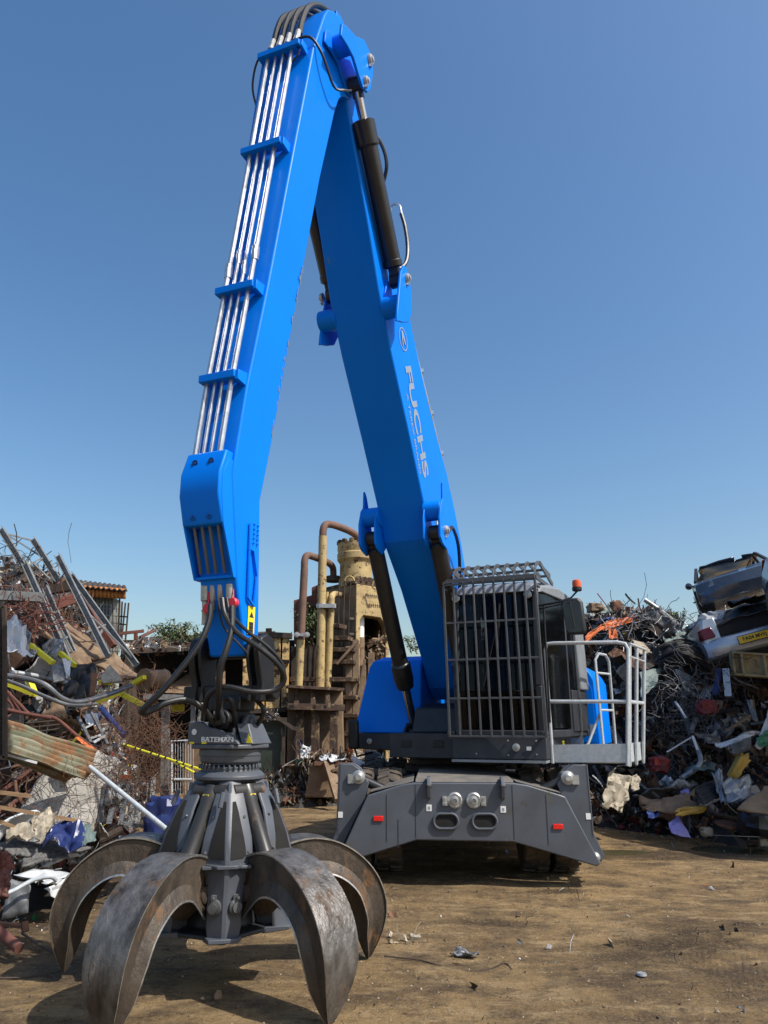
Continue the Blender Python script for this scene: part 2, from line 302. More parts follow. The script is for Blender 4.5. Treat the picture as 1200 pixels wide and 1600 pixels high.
# ------------------------------------------------------------ lettering
def lettering(name, text, origin, xdir, ydir, size, m, parent, sx=1.0, bold=0.0, depth=0.002, center=True, shear=0.0):
    cu = bpy.data.curves.new(name, 'FONT'); cu.body = text; cu.size = 1.0; cu.offset = bold; cu.extrude = 0.0; cu.shear = shear
    if center: cu.align_x = 'CENTER'; cu.align_y = 'CENTER'
    to = bpy.data.objects.new(name, cu); COL.objects.link(to)
    bpy.context.view_layer.update()
    me = bpy.data.meshes.new_from_object(to.evaluated_get(bpy.context.evaluated_depsgraph_get()))
    COL.objects.unlink(to); bpy.data.objects.remove(to)
    xd, yd = V(xdir).normalized(), V(ydir).normalized(); nd = xd.cross(yd).normalized(); o0 = V(origin)
    mb = MB(); vs = [o0 + xd*(v.co.x*size*sx) + yd*(v.co.y*size) + nd*depth for v in me.vertices]
    mb.add(vs, [tuple(p.vertices) for p in me.polygons]); bpy.data.meshes.remove(me)
    return mb.build(name, m, parent)
# ============================================================ THE MATERIAL HANDLER
PSI = R(22); CX, CY = 0.94, 10.36
mh = empty('material_handler', (CX, CY, 0), 'blue scrap handling machine with raised arm, caged cab and grey wheeled chassis', 'material handler', rz=-PSI)
mw = WM[mh.name]
AF = V((-math.sin(PSI), -math.cos(PSI), 0)); AL = V((math.cos(PSI), -math.sin(PSI), 0)); UP = V((0, 0, 1))
def U(f, l, z): return V((CX, CY, 0)) + AF*f + AL*l + UP*z
QSI = R(3); BF = V((-math.sin(QSI), -math.cos(QSI), 0)); BL = V((math.cos(QSI), -math.sin(QSI), 0))
def W(f, l, z): return V((CX, CY, 0)) + BF*f + BL*l + UP*z

def side_solid(prof, U=U):        # prof: (f, z, half width)
    n = len(prof); vs = [U(f, -h, z) for f, z, h in prof] + [U(f, h, z) for f, z, h in prof]
    mb = MB(); mb.add(vs, [tuple(range(n)), tuple(range(n, 2*n))[::-1]] + [((i+1) % n, i, n+i, n+(i+1) % n) for i in range(n)]); return mb

# ---- chassis
mb = MB()
# main frame box under the deck
mb.hexa([W(2.0, -.55, .50), W(2.0, .55, .50), W(-2.0, .55, .50), W(-2.0, -.55, .50)], [W(2.0, -.55, .94), W(2.0, .55, .94), W(-2.0, .55, .94), W(-2.0, -.55, .94)])
mb.build('chassis_frame', M['dgrey'], mh, 0.01)
def arched(f0, f1, name):
    outline = [(-1.31, .24), (-1.0, .87), (-.94, .89), (-.62, .985), (-.5, 1.0), (.52, 1.0), (.66, .98), (.98, .89), (1.04, .87), (1.35, .24), (1.31, .215), (.49, .435), (-.49, .445), (-1.27, .215)]
    mb = MB(); mb.prism([W(f0, l, z) for l, z in outline], BF*(f1-f0)); return mb.build(name, M['grey'], mh, 0.012)
arched(2.02, 2.2, 'front_outrigger_plate'); arched(-2.2, -2.02, 'rear_outrigger_plate')
mb = MB()   # deck on top, dusty
mb.hexa([W(2.18, -.5, 1.003), W(2.18, .52, 1.003), W(.6, .45, 1.003), W(.6, -.45, 1.003)], [W(2.14, -.5, 1.03), W(2.14, .52, 1.03), W(.6, .45, 1.10), W(.6, -.45, 1.10)])
mb.hexa([W(2.16, -.98, .895), W(2.16, -.52, 1.005), W(1.0, -.52, 1.005), W(1.5, -.98, .895)], [W(2.16, -.98, .91), W(2.16, -.52, 1.02), W(1.0, -.52, 1.02), W(1.5, -.98, .91)])
mb.hexa([W(2.16, .54, 1.005), W(2.16, 1.0, .895), W(1.5, 1.0, .895), W(1.0, .54, 1.005)], [W(2.16, .54, 1.02), W(2.16, 1.0, .91), W(1.5, 1.0, .91), W(1.0, .54, 1.02)])
mb.build('chassis_deck', mat('dusty_deck_paint', (0.16, 0.14, 0.115), 0.8, col2=(0.08, 0.08, 0.08), scale=4), mh, 0.006)
for l in (-.36, .40):      # lifting tabs
    mb = MB(); mb.prism([W(2.2, l-.018, .84), W(2.27, l-.018, .86), W(2.30, l-.018, .98), W(2.24, l-.018, 1.06), W(2.12, l-.018, 1.06), W(2.12, l-.018, 1.02), W(2.2, l-.018, 1.01)], BL*.036)
    mb.cyl(W(2.24, l-.03, .98), W(2.24, l+.03, .98), .03, n=12); mb.build('lifting_tab', M['grey'], mh, 0.004)
def torus_pts(c, ax, ay, rx, ry, n=28, flat=0):
    out = []
    for k in range(n+1):
        t = 2*math.pi*k/n; x, y = math.cos(t)*ry, math.sin(t)*ry
        x += (rx-ry) if math.cos(t) > 0 else -(rx-ry); out.append(c+ax*x+ay*y)
    return out
for k_, (l, z0, z1) in enumerate(((-.80, .42, .88), (-.68, .36, .64), (-.50, .46, .98), (.50, .45, .98), (.84, .40, .89))):      # weld seams on the plate
    mb = MB(); mb.bar(W(2.2, l, z0+.01), W(2.2, l, z1), .007, .006, BF); mb.build('weld_seam', M['dgrey'], mh)
for l in (-.19, .205):     # oval slots, their inner shade laid on as dark ovals
    mb = MB(); c = W(2.215, l, .63); mb.tube(torus_pts(c, BL, UP, .125, .072), .014, 8); o = mb.build('slot_rim', M['grey'], mh)
    mb = MB(); q = torus_pts(W(2.204, l, .63), BL, UP, .118, .065)[:-1]; mb.prism(q, BF*0.004); mb.build('slot_shade', M['dark'], mh)
for l, s in ((-.095, -1), (.10, 1)):     # plated hitch pins
    c = W(2.2, l, .83); mb = MB(); mb.lathe(c, BF, [(.078, 0), (.078, .02), (.066, .03), (.062, .03), (.062, .022), (.045, .022), (.04, .05), (.022, .055), (.02, .03), (.001, .03)], 28)
    mb.box(W(2.215, l+s*.10, .825), (.05, .03, .09), Matrix((BL, -BF, UP)).transposed()); mb.bolt(W(2.23, l+s*.10, .85), BF, .012); mb.bolt(W(2.23, l+s*.10, .80), BF, .012)
    mb.build('hitch_pin', M['bolt'], mh)
for l, z in ((-.885, .65), (.945, .585)):
    mb = MB(); mb.box(W(2.207, l, z), (.10, .016, .048), Matrix((BL, -BF, UP)).transposed()); mb.build('rear_reflector', M['red'], mh, 0.003)
for l, z in ((-.36, .755), (.40, .745)):
    mb = MB(); mb.box(W(2.202, l, z), (.055, .004, .062), Matrix((BL, -BF, UP)).transposed()); s_ = mb.build('sticker', M['white'], mh)
    mb = MB(); mb.box(W(2.2055, l, z), (.022, .002, .03), Matrix((BL, -BF, UP)).transposed()); mb.build('print', M['letter'], s_)
# outrigger legs: fold up outside the plates
def leg(f, s, front=True):
    d = 1 if front else -1
    def X(l, z, df=0): return W(f+df, s*l, z)
    mb = MB()
    outl = [(1.40, .22), (1.30, .30), (1.05, .80), (1.00, .98), (1.10, 1.12), (1.18, 1.17), (1.33, 1.17), (1.345, .50), (1.44, .28)]
    mb.prism([X(l, z) for l, z in outl], BF*(-.05*d)); mb.prism([X(l, z, -.20*d) for l, z in outl], BF*(-.05*d))
    mb.hexa([X(1.315, .45), X(1.345, .45), X(1.345, .45, -.25*d), X(1.315, .45, -.25*d)], [X(1.30, 1.17), X(1.33, 1.17), X(1.33, 1.17, -.25*d), X(1.30, 1.17, -.25*d)])
    o = mb.build('outrigger_leg', M['grey'], mh, 0.006)
    mb = MB(); c = X(1.11, 1.04, -.28*d); mb.cyl(c, X(1.11, 1.04, .02*d), .055, n=22); c2 = X(1.11, 1.04, .0)
    mb.lathe(c2, BF*d, [(.07, 0), (.07, .025), (.055, .03), (.03, .045), (.03, .06), (.001, .06)], 24); mb.box(X(1.19, 1.02, .015*d), (.07, .03, .09), Matrix((BL, -BF, UP)).transposed()); mb.build('pivot_pin', M['bolt'], o)
    mb = MB(); mb.box(X(1.30, .66, .003*d), (.05, .004, .06), Matrix((BL, -BF, UP)).transposed()); mb.build('sticker', M['white'], o)
    # ram hidden between the plates
    mb = MB(); mb.cyl(X(1.12, 1.02, -.12*d), X(.55, .78, -.12*d), .05, n=16); mb.build('outrigger_ram', M['cylblk'], o)
    mb = MB(); mb.lathe(X(1.34, .27, .0), BF*d, [(.05, -.26), (.05, .02), (.042, .035), (.02, .05), (.001, .05)], 20); mb.box(X(1.28, .26, .02*d), (.05, .02, .1), Matrix((BL, -BF, UP)).transposed() @ rotm(0, 30*s, 0)); mb.build('foot_pin', M['bolt'], o)
for s in (-1, 1): leg(1.99, s, True); leg(-1.99, s, False)
# wheels: twin tyres on two axles
def make_wheel(f, l):
    steer = 0; c = W(f, l, .55); ax = BL
    mb = MB(); Rr = .55; wd = .135
    prof = [(.31, -wd*.8), (.36, -wd), (.47, -wd*1.05), (.52, -wd*.92), (.535, -wd*.6), (.535, wd*.6), (.52, wd*.92), (.47, wd*1.05), (.36, wd), (.31, wd*.8)]
    mb.lathe(c, ax, prof, 40)
    x, y, d = frame_of(ax)
    for k in range(22):          # chunky lugs
        a = 2*math.pi*k/22
        for s in (-1, 1):
            a1 = a + (0.14 if s > 0 else 0); a2 = a1+.10
            def q(t, r, h): return c + (x*math.cos(t)+y*math.sin(t))*r + ax*h
            lo = [q(a1, .528, s*.012), q(a2, .528, s*.012), q(a2+.09, .512, s*wd*1.02), q(a1+.09, .512, s*wd*1.02)]
            hi = [q(a1+.01, .553, s*.014), q(a2-.01, .553, s*.014), q(a2+.08, .542, s*wd*.98), q(a1+.10, .542, s*wd*.98)]
            if s > 0: lo = lo[::-1]; hi = hi[::-1]
            mb.hexa(lo, hi)
    t = mb.build('wheel', M['tyre'], mh)
    mb = MB(); mb.lathe(c, ax, [(.30, -wd*.9), (.315, -wd*.9), (.315, wd*.9), (.30, wd*.9), (.27, .05), (.12, .04), (.10, .09), (.001, .09)], 28)
    for k in range(8):
        a = k*math.pi/4; p = c+(x*math.cos(a)+y*math.sin(a))*.19; mb.bolt(p+ax*.045, ax, .018, .02); mb.bolt(p-ax*.02, -ax, .018, .03)
    mb.build('rim', M['dgrey'], t); return t
for f in (1.28, -1.28):
    for l in (-1.13, -.80, .80, 1.13): make_wheel(f, l)
    mb = MB(); mb.cyl(W(f, -1.0, .55), W(f, 1.0, .55), .11, n=18); mb.lathe(W(f, 0, .55), BL, [(.001, -.24), (.15, -.2), (.22, -.06), (.22, .06), (.15, .2), (.001, .24)], 20); mb.build('axle', M['dgrey'], mh)
for l0 in (-1, 1):    # side tool boxes / steps behind the front wheels
    mb = MB(); mb.hexa([W(.55, l0*.56, .45), W(.55, l0*1.2, .45), W(-.55, l0*1.2, .45), W(-.55, l0*.56, .45)], [W(.55, l0*.56, .98), W(.55, l0*1.2, .98), W(-.55, l0*1.2, .98), W(-.55, l0*.56, .98)]); mb.build('chassis_toolbox', M['dgrey'], mh, 0.015)
# slewing ring
mb = MB(); mb.lathe(U(0, 0, .95), UP, [(.62, 0), (.66, .05), (.66, .12), (.60, .13), (.60, .20), (.68, .21), (.68, .27), (.5, .28)], 40)
for k in range(24):
    a = k*math.pi/12; mb.bolt(U(math.cos(a)*.64, math.sin(a)*.64, 1.07), UP, .016, .02)
mb.build('slewing_ring', M['black'], mh)

# ---- upper structure
mb = MB()
mb.hexa([U(1.3, -.42, 1.20), U(1.3, .42, 1.20), U(-2.4, .9, 1.22), U(-2.4, -.9, 1.22)], [U(1.3, -.42, 1.48), U(1.3, .42, 1.48), U(-2.4, .9, 1.48), U(-2.4, -.9, 1.48)])
for s in (-1, 1):      # boom foot cheeks
    mb.prism([U(.6, s*.34-.02, 1.45), U(.25, s*.34-.02, 2.0), U(.02, s*.34-.02, 2.2), U(-.25, s*.34-.02, 2.15), U(-1.0, s*.34-.02, 1.45)], AL*.04)
    mb.prism([U(.62, s*.40-.10, 1.28), U(.62, s*.40-.10, 1.50), U(.5, s*.40-.10, 1.60), U(.3, s*.40-.10, 1.55), U(.2, s*.40-.10, 1.28)], AL*.035)
    mb.prism([U(.62, s*.40+.065, 1.28), U(.62, s*.40+.065, 1.50), U(.5, s*.40+.065, 1.60), U(.3, s*.40+.065, 1.55), U(.2, s*.40+.065, 1.28)], AL*.035)
mb.cyl(U(.42, -.52, 1.47), U(.42, .52, 1.47), .055, n=18)
mb.build('upper_frame', M['dgrey'], mh, 0.01)
for i, (f, l, z) in enumerate([(1.305, -.2, 1.36), (1.305, .2, 1.36)]):
    mb = MB(); mb.box(U(f, l, z), (.12, .02, .08), Matrix((AL, -AF, UP)).transposed()); mb.build('frame_lamp', M['black'], mh, 0.004)
# dark machinery hump between engine cover and boom (valve block, hoses)
mb = MB(); mb.hexa([U(.9, -.28, 1.48), U(.9, .42, 1.48), U(.3, .42, 1.48), U(.3, -.28, 1.48)], [U(.80, -.26, 1.78), U(.80, .42, 1.78), U(.3, .42, 1.85), U(.3, -.26, 1.85)]); mb.build('valve_cover', M['dgrey'], mh, 0.02)
# engine cover, machine right hand side (left in view)
def cover(name, f0, f1, l0, l1, z0, z1, slope_out=0.16, front_back=0.35, m=M['blue']):
    # l1 is the outer side
    s = 1 if l1 > l0 else -1
    base = [(f0, l0), (f0, l1), (f1, l1), (f1, l0)]
    rings = []
    for k, (z, io, fb) in enumerate([(z0, 0, 0), (z0+.02, 0, 0), (z0+(z1-z0)*.55, .07, .03), (z1-.16, slope_out, .09), (z1-.04, slope_out+.05, .2), (z1, slope_out+.12, front_back)]):
        rings.append([U(f0-fb, l0, z), U(f0-fb, l1-s*io, z), U(f1+fb*.3, l1-s*io, z), U(f1+fb*.3, l0, z)])
    mb = MB(); mb.loft(rings); return mb.build(name, m, mh, 0.03)
mb = MB(); q0 = [(.5, -.30), (.5, -1.25), (-2.5, -1.25), (-2.5, -.30)]
def er(z, ins, fb): return [U(.5-fb, -.30, z), U(.5-fb, -1.25+ins, z), U(-2.5, -1.25+ins, z), U(-2.5, -.30, z)]
mb.loft([er(1.47, 0, 0), er(2.33, .20, .05), er(2.41, .24, .09), er(2.47, .36, .20), er(2.49, .5, .5)]); mb.build('engine_cover', M['blue'], mh, 0.015)
mb = MB(); mb.hexa([U(-2.5, -.9, 1.2), U(-2.5, 1.3, 1.2), U(-3.0, 1.1, 1.25), U(-3.0, -.9, 1.25)], [U(-2.5, -.9, 2.4), U(-2.5, 1.3, 2.4), U(-2.95, 1.0, 2.3), U(-2.95, -.8, 2.3)]); mb.build('counterweight', M['dgrey'], mh, 0.06)
mb = MB(); mb.hexa([U(-.5, -.45, 1.49), U(-.5, .95, 1.49), U(-2.5, .95, 1.49), U(-2.5, -.45, 1.49)], [U(-.6, -.45, 2.3), U(-.6, .95, 2.3), U(-2.45, .9, 2.38), U(-2.45, -.45, 2.38)]); mb.build('rear_deck_cover', M['dgrey'], mh, 0.03)
# belt under the engine cover
mb = MB(); mb.hexa([U(.54, -1.27, 1.27), U(.54, -.30, 1.24), U(-2.4, -.30, 1.24), U(-2.4, -1.27, 1.27)], [U(.54, -1.27, 1.465), U(.54, -.30, 1.465), U(-2.4, -.30, 1.465), U(-2.4, -1.27, 1.465)]); bl = mb.build('side_belt', M['dgrey'], mh, 0.012)
mb = MB(); mb.lathe(U(.545, -1.0, 1.365), AF, [(.036, 0), (.036, .012), (.026, .016), (.001, .017)], 20); mb.build('round_cap', M['bolt'], bl)
mb = MB()
for k in range(5):
    for j in range(4): mb.box(U(.546, -.60+k*.028+j*.008, 1.32+j*.028), (.016, .008, .014), Matrix((AL, -AF, UP)).transposed())
mb.build('vent_slots', M['black'], bl)
# black mirror on the right hand corner
mb = MB(); mb.hexa([U(.80, -1.20, 1.27), U(.80, -1.05, 1.27), U(.72, -1.05, 1.27), U(.72, -1.20, 1.27)], [U(.82, -1.20, 1.64), U(.82, -1.06, 1.64), U(.74, -1.06, 1.64), U(.74, -1.20, 1.64)]); mi_ = mb.build('corner_mirror', M['black'], mh, 0.03)
mb = MB(); mb.tube([U(.75, -1.12, 1.28), U(.72, -1.10, 1.18), U(.45, -1.0, 1.22)], .014, 8); mb.build('mirror_bracket', M['black'], mi_)
# left hand tank cover behind the cab (right in view), with a cut-out toward the cab
mb = MB(); pr = [(1.33, 1.30), (1.33, 2.02), (1.46, 2.02), (1.46, 2.22), (1.54, 2.22), (1.54, 2.36), (1.66, 2.36), (1.74, 2.26), (1.79, 2.16), (1.81, 1.30)]
mb.prism([U(-.75, l, z) for l, z in pr], -AF*1.5); tk = mb.build('tank_cover', M['blue'], mh, 0.02)
mb = MB(); mb.prism([U(-.742, l, z) for l, z in [(1.40, 1.345), (1.40, 1.95), (1.50, 1.95), (1.50, 2.15), (1.60, 2.2), (1.70, 2.15), (1.75, 2.05), (1.77, 1.345)]], AF*.006); mb.build('cover_door', M['blue'], tk, 0.003)
mb = MB(); mb.box(U(-.735, 1.72, 1.52), (.06, .004, .12), Matrix((AL, -AF, UP)).transposed()); mb.build('sticker', M['letter'], tk)
mb = MB(); mb.hexa([U(-.70, 1.35, 1.2), U(-.70, 1.84, 1.2), U(-2.2, 1.84, 1.2), U(-2.2, 1.35, 1.2)], [U(-.70, 1.35, 1.30), U(-.70, 1.84, 1.30), U(-2.2, 1.84, 1.30), U(-2.2, 1.35, 1.30)]); mb.build('tank_sill', M['dgrey'], tk, 0.008)

# ---- cab
def UC(f, l, z): return U(f, l + (max(0.0, 1.42-f)*.17*(l-1.2)/.27 if l > 1.2 else 0.0), z)      # the door side flares toward the rear
CL0, CL1, CF0, CF1 = .46, 1.47, -.20, 1.42
def cabring(l): pass
sideprof = [(CF0, 1.46), (CF1-.06, 1.46), (CF1+.02, 1.60), (CF1+.05, 2.0), (CF1, 2.9), (CF1-.07, 3.12), (CF1-.16, 3.20), (.7, 3.26), (.25, 3.20), (CF0+.12, 3.06), (CF0+.02, 2.85), (CF0-.03, 2.4)]
mb = MB()      # frame: pillars, roof, floor
def pillar(a, b, wd=.07, h=.07): mb.bar(a, b, wd, h, AF)
for l in (CL0+.03, CL1-.03):
    for (fa, za), (fb, zb) in (((CF1, 1.46), (CF1+.03, 2.0)), ((CF1+.03, 2.0), (CF1-.03, 3.1)), ((CF0, 1.46), (CF0-.02, 2.4)), ((CF0-.02, 2.4), (CF0+.05, 3.06)), ((.42, 1.46), (.42, 3.18))): pillar(UC(fa, l, za), UC(fb, l, zb))
    mb.bar(UC(CF0, l, 1.48), UC(CF1, l, 1.48), .07, .08)
mb.bar(UC(CF1, CL0, 1.48), UC(CF1, CL1, 1.48), .08, .08); mb.bar(UC(CF0, CL0, 1.48), UC(CF0, CL1, 1.48), .08, .08)
cab = mb.build('cab', M['dgrey'], mh, 0.01)
mb = MB(); rings = []
for l, dz, ins in [(CL0-.01, -.07, .03), (CL0+.05, 0, 0), (CL1-.07, .0, 0), (CL1+.01, -.07, .03)]:
    rings.append([UC(CF1+.03-ins, l, 3.07+dz*.3), UC(CF1-.02-ins, l, 3.15+dz), UC(CF1-.18, l, 3.22+dz), (UC(.7, l, 3.27+dz)), UC(.2, l, 3.22+dz), UC(CF0+.08+ins, l, 3.08+dz), UC(CF0+ins, l, 2.86+dz*.3), UC(CF0+.08, l, 2.88), UC(.3, l, 3.08), UC(CF1-.15, l, 3.08)])
mb.loft(rings); mb.build('cab_roof', M['cabgrey'], cab, 0.012)
mb = MB(); mb.hexa([UC(CF0+.02, CL0+.02, 1.42), UC(CF0+.02, CL1-.02, 1.42), UC(CF1-.02, CL1-.02, 1.42), UC(CF1-.02, CL0+.02, 1.42)], [UC(CF0+.02, CL0+.02, 1.455), UC(CF0+.02, CL1-.02, 1.455), UC(CF1-.02, CL1-.02, 1.455), UC(CF1-.02, CL0+.02, 1.455)]); mb.build('cab_floor', M['black'], cab)
def pane(name, q, off, m=M['glassdark'], par=cab):
    mb = MB(); mb.prism(q, off); return mb.build(name, m, par)
pane('windscreen', [UC(CF1+.035, CL0+.07, 1.95), UC(CF1+.035, CL1-.07, 1.95), UC(CF1-.01, CL1-.07, 3.05), UC(CF1-.01, CL0+.07, 3.05)], AF*-.008)
pane('lower_window', [UC(CF1+.005, CL0+.07, 1.53), UC(CF1+.005, CL1-.07, 1.53), UC(CF1+.035, CL1-.07, 1.94), UC(CF1+.035, CL0+.07, 1.94)], AF*-.008)
pane('side_window', [UC(.46, CL1-.01, 1.54), UC(CF1-.04, CL1-.01, 1.54), UC(CF1-.01, CL1-.01, 2.0), UC(CF1-.06, CL1-.01, 3.05), UC(.46, CL1-.01, 3.12)], AL*-.008)
pane('rear_side_window', [UC(CF0+.03, CL1-.01, 2.0), UC(.38, CL1-.01, 2.0), UC(.38, CL1-.01, 3.1), UC(CF0+.12, CL1-.01, 3.0), UC(CF0+.02, CL1-.01, 2.6)], AL*-.008)
pane('side_window', [UC(.46, CL0+.01, 1.54), UC(CF1-.04, CL0+.01, 1.54), UC(CF1-.01, CL0+.01, 2.0), UC(CF1-.06, CL0+.01, 3.05), UC(.46, CL0+.01, 3.12)], AL*.008)
mb = MB(); mb.hexa([UC(CF0+.01, CL0+.05, 1.5), UC(CF0+.01, CL1-.05, 1.5), UC(CF0-.0, CL1-.05, 1.5), UC(CF0-.0, CL0+.05, 1.5)], [UC(CF0+.05, CL0+.05, 2.9), UC(CF0+.05, CL1-.05, 2.9), UC(CF0+.03, CL1-.05, 2.9), UC(CF0+.03, CL0+.05, 2.9)]); mb.build('cab_rear_wall', M['black'], cab)
mb = MB(); mb.hexa([UC(CF0-.02, CL1-.05, 2.0), UC(.10, CL1-.02, 2.0), UC(.10, CL1+.015, 2.0), UC(CF0-.02, CL1+.015, 2.0)], [UC(CF0+.06, CL1-.05, 3.05), UC(.16, CL1-.02, 3.1), UC(.16, CL1+.012, 3.1), UC(CF0+.06, CL1+.012, 3.05)]); mb.build('rear_pillar', M['cabgrey'], cab, 0.02)
mb = MB(); mb.hexa([UC(CF0, CL1-.03, 1.5), UC(.38, CL1-.03, 1.5), UC(.38, CL1+.0, 1.5), UC(CF0, CL1+.0, 1.5)], [UC(CF0, CL1-.03, 1.99), UC(.38, CL1-.03, 1.99), UC(.38, CL1+.0, 1.99), UC(CF0, CL1+.0, 1.99)]); mb.build('cab_side_panel', M['dgrey'], cab, 0.006)
# seat, consoles, wheel
mb = MB(); cl = (CL0+CL1)/2
mb.hexa([UC(.75, cl-.25, 1.82), UC(.75, cl+.25, 1.82), UC(.25, cl+.25, 1.82), UC(.25, cl-.25, 1.82)], [UC(.77, cl-.24, 1.95), UC(.77, cl+.24, 1.95), UC(.22, cl+.24, 1.92), UC(.22, cl-.24, 1.92)])
mb.hexa([UC(.32, cl-.24, 1.93), UC(.32, cl+.24, 1.93), UC(.20, cl+.24, 1.93), UC(.20, cl-.24, 1.93)], [UC(.12, cl-.2, 2.62), UC(.12, cl+.2, 2.62), UC(.02, cl+.2, 2.6), UC(.02, cl-.2, 2.6)])
mb.box(UC(.5, cl, 1.66), (.4, .4, .3), Matrix((AL, -AF, UP)).transposed()); mb.box(UC(.03, cl, 2.72), (.26, .09, .18), Matrix((AL, -AF, UP)).transposed())
mb.build('operator_seat', M['seat'], cab, 0.04)
mb = MB()
for s in (-1, 1):
    mb.hexa([UC(.95, cl+s*.36-.07, 1.5), UC(.95, cl+s*.36+.07, 1.5), UC(.3, cl+s*.36+.07, 1.5), UC(.3, cl+s*.36-.07, 1.5)], [UC(.98, cl+s*.36-.07, 2.1), UC(.98, cl+s*.36+.07, 2.1), UC(.25, cl+s*.36+.07, 2.15), UC(.25, cl+s*.36-.07, 2.15)])
    mb.tube([UC(.93, cl+s*.36, 2.1), UC(.95, cl+s*.36, 2.26)], [.02, .03], 10)
mb.tube([UC(1.25, cl, 1.5), UC(1.1, cl, 2.15)], .035, 10); mb.build('control_console', M['black'], cab, 0.01)
mb = MB(); c = UC(1.08, cl, 2.2); ax = (AF*.35+UP).normalized(); x, y, _ = frame_of(ax)
mb.tube([c+x*.19*math.cos(t)+y*.19*math.sin(t) for t in [2*math.pi*k/24 for k in range(25)]], .013, 8, caps=False); mb.tube([c-x*.19, c+x*.19], .012, 6); mb.build('steering_wheel', M['black'], cab)
mb = MB(); mb.hexa([UC(1.25, CL1-.28, 2.15), UC(1.25, CL1-.1, 2.15), UC(1.22, CL1-.1, 2.15), UC(1.22, CL1-.28, 2.15)], [UC(1.22, CL1-.28, 2.36), UC(1.22, CL1-.1, 2.36), UC(1.19, CL1-.1, 2.36), UC(1.19, CL1-.28, 2.36)]); mb.build('display_screen', M['black'], cab, 0.006)
mb = MB(); mb.tube([UC(CF1+.05, CL0+.35, 2.0), UC(CF1+.045, CL0+.55, 2.75)], .008, 6); mb.tube([UC(CF1+.05, CL0+.52, 2.3), UC(CF1+.03, CL0+.57, 2.95)], .014, 6); mb.build('wiper', M['black'], cab)
# cab plinth
mb = MB(); mb.hexa([U(1.55, .44, 1.215), U(1.55, 1.50, 1.215), U(-.2, 1.50, 1.215), U(-.2, .44, 1.215)], [U(1.52, .44, 1.455), U(1.52, 1.50, 1.455), U(-.2, 1.50, 1.455), U(-.2, .44, 1.455)])
pl_ = mb.build('cab_plinth', M['dgrey'], mh, 0.008)
mb = MB(); mb.hexa([U(1.57, .44, 1.18), U(1.57, 1.49, 1.18), U(1.3, 1.49, 1.18), U(1.3, .44, 1.18)], [U(1.57, .44, 1.207), U(1.57, 1.49, 1.207), U(1.3, 1.49, 1.207), U(1.3, .44, 1.207)]); mb.build('plinth_trim', M['cabgrey'], pl_)
mb = MB(); mb.lathe(U(1.543, 1.17, 1.34), AF, [(.042, 0), (.042, .012), (.03, .018), (.001, .018)], 22); mb.build('round_lamp', M['bolt'], pl_)
mb = MB()
for l, z in ((.72, 1.27), (1.08, 1.41), (1.08, 1.26), (1.39, 1.41), (1.39, 1.27)): mb.bolt(U(1.54, l, z), AF, .01, .01)
mb.build('plinth_bolts', M['bolt'], pl_)
mb = MB(); mb.box(U(1.548, 1.31, 1.33), (.05, .008, .04), Matrix((AL, -AF, UP)).transposed()); mb.build('plinth_sticker', M['white'], pl_)
# guard cage
mb = MB()
zs = [3.17, 2.72, 2.295, 1.865, 1.455]
def cage_f(z): return 1.62
NB = 10
gl = [.405+.1205*i for i in range(NB)]
for i, l in enumerate(gl):
    lb = l + .035
    path = [U(1.62, lb, 1.445), U(1.62, l, 3.17)]
    mb.bar(path[0], path[1], .022 if 0 < i < NB-1 else .028, .028, AF)
    arc = [U(1.62-.34*(1-math.cos(t)), l, 3.17+.25*math.sin(t)) for t in [k*math.pi/2/7 for k in range(8)]]
    for a, b in zip(arc, arc[1:]): mb.bar(a, b, .012, .05, AF) if False else mb.bar(a, b, .013, .05, UP if a.z > 3.33 else AF)
    mb.bar(U(1.28, l, 3.42), U(.55, l, 3.40), .013, .05)
for z in zs:
    mb.bar(U(1.625, gl[0]+.035*(3.17-z)/1.72, z), U(1.625, gl[-1]+.035*(3.17-z)/1.72, z), .016, .022)
mb.bar(U(1.63, gl[0], 3.21), U(1.63, gl[-1], 3.21), .02, .05)
for f, z in ((1.28, 3.42), (.92, 3.41), (.55, 3.40)): mb.bar(U(f, gl[0], z), U(f, gl[-1], z), .03, .03)
mb.bar(U(1.28, gl[-1]+.01, 3.42), U(.45, gl[-1]+.01, 3.30), .02, .06); mb.bar(U(1.62, gl[-1]+.01, 3.20), U(.45, gl[-1]+.01, 3.24), .02, .05); mb.bar(U(1.28, gl[0], 3.42), U(.45, gl[0], 3.30), .02, .06)
for l in (gl[0]+.02, gl[-1]):
    for z in (1.49, 3.12): mb.bar(U(1.62, l, z), U(1.38, l, z), .03, .03)
mb.build('cab_guard', mat('guard_grey_paint', (0.085, 0.088, 0.092), 0.45, col2=(0.06, 0.06, 0.063), scale=9), mh, 0.003)
mb = MB()     # roof lamps behind the guard
for l in (.52, 1.38): mb.lathe(U(1.50, l, 3.02), AF, [(.03, -.04), (.045, 0), (.045, .03), (.001, .035)], 16)
mb.build('work_lamps', M['bolt'], cab)
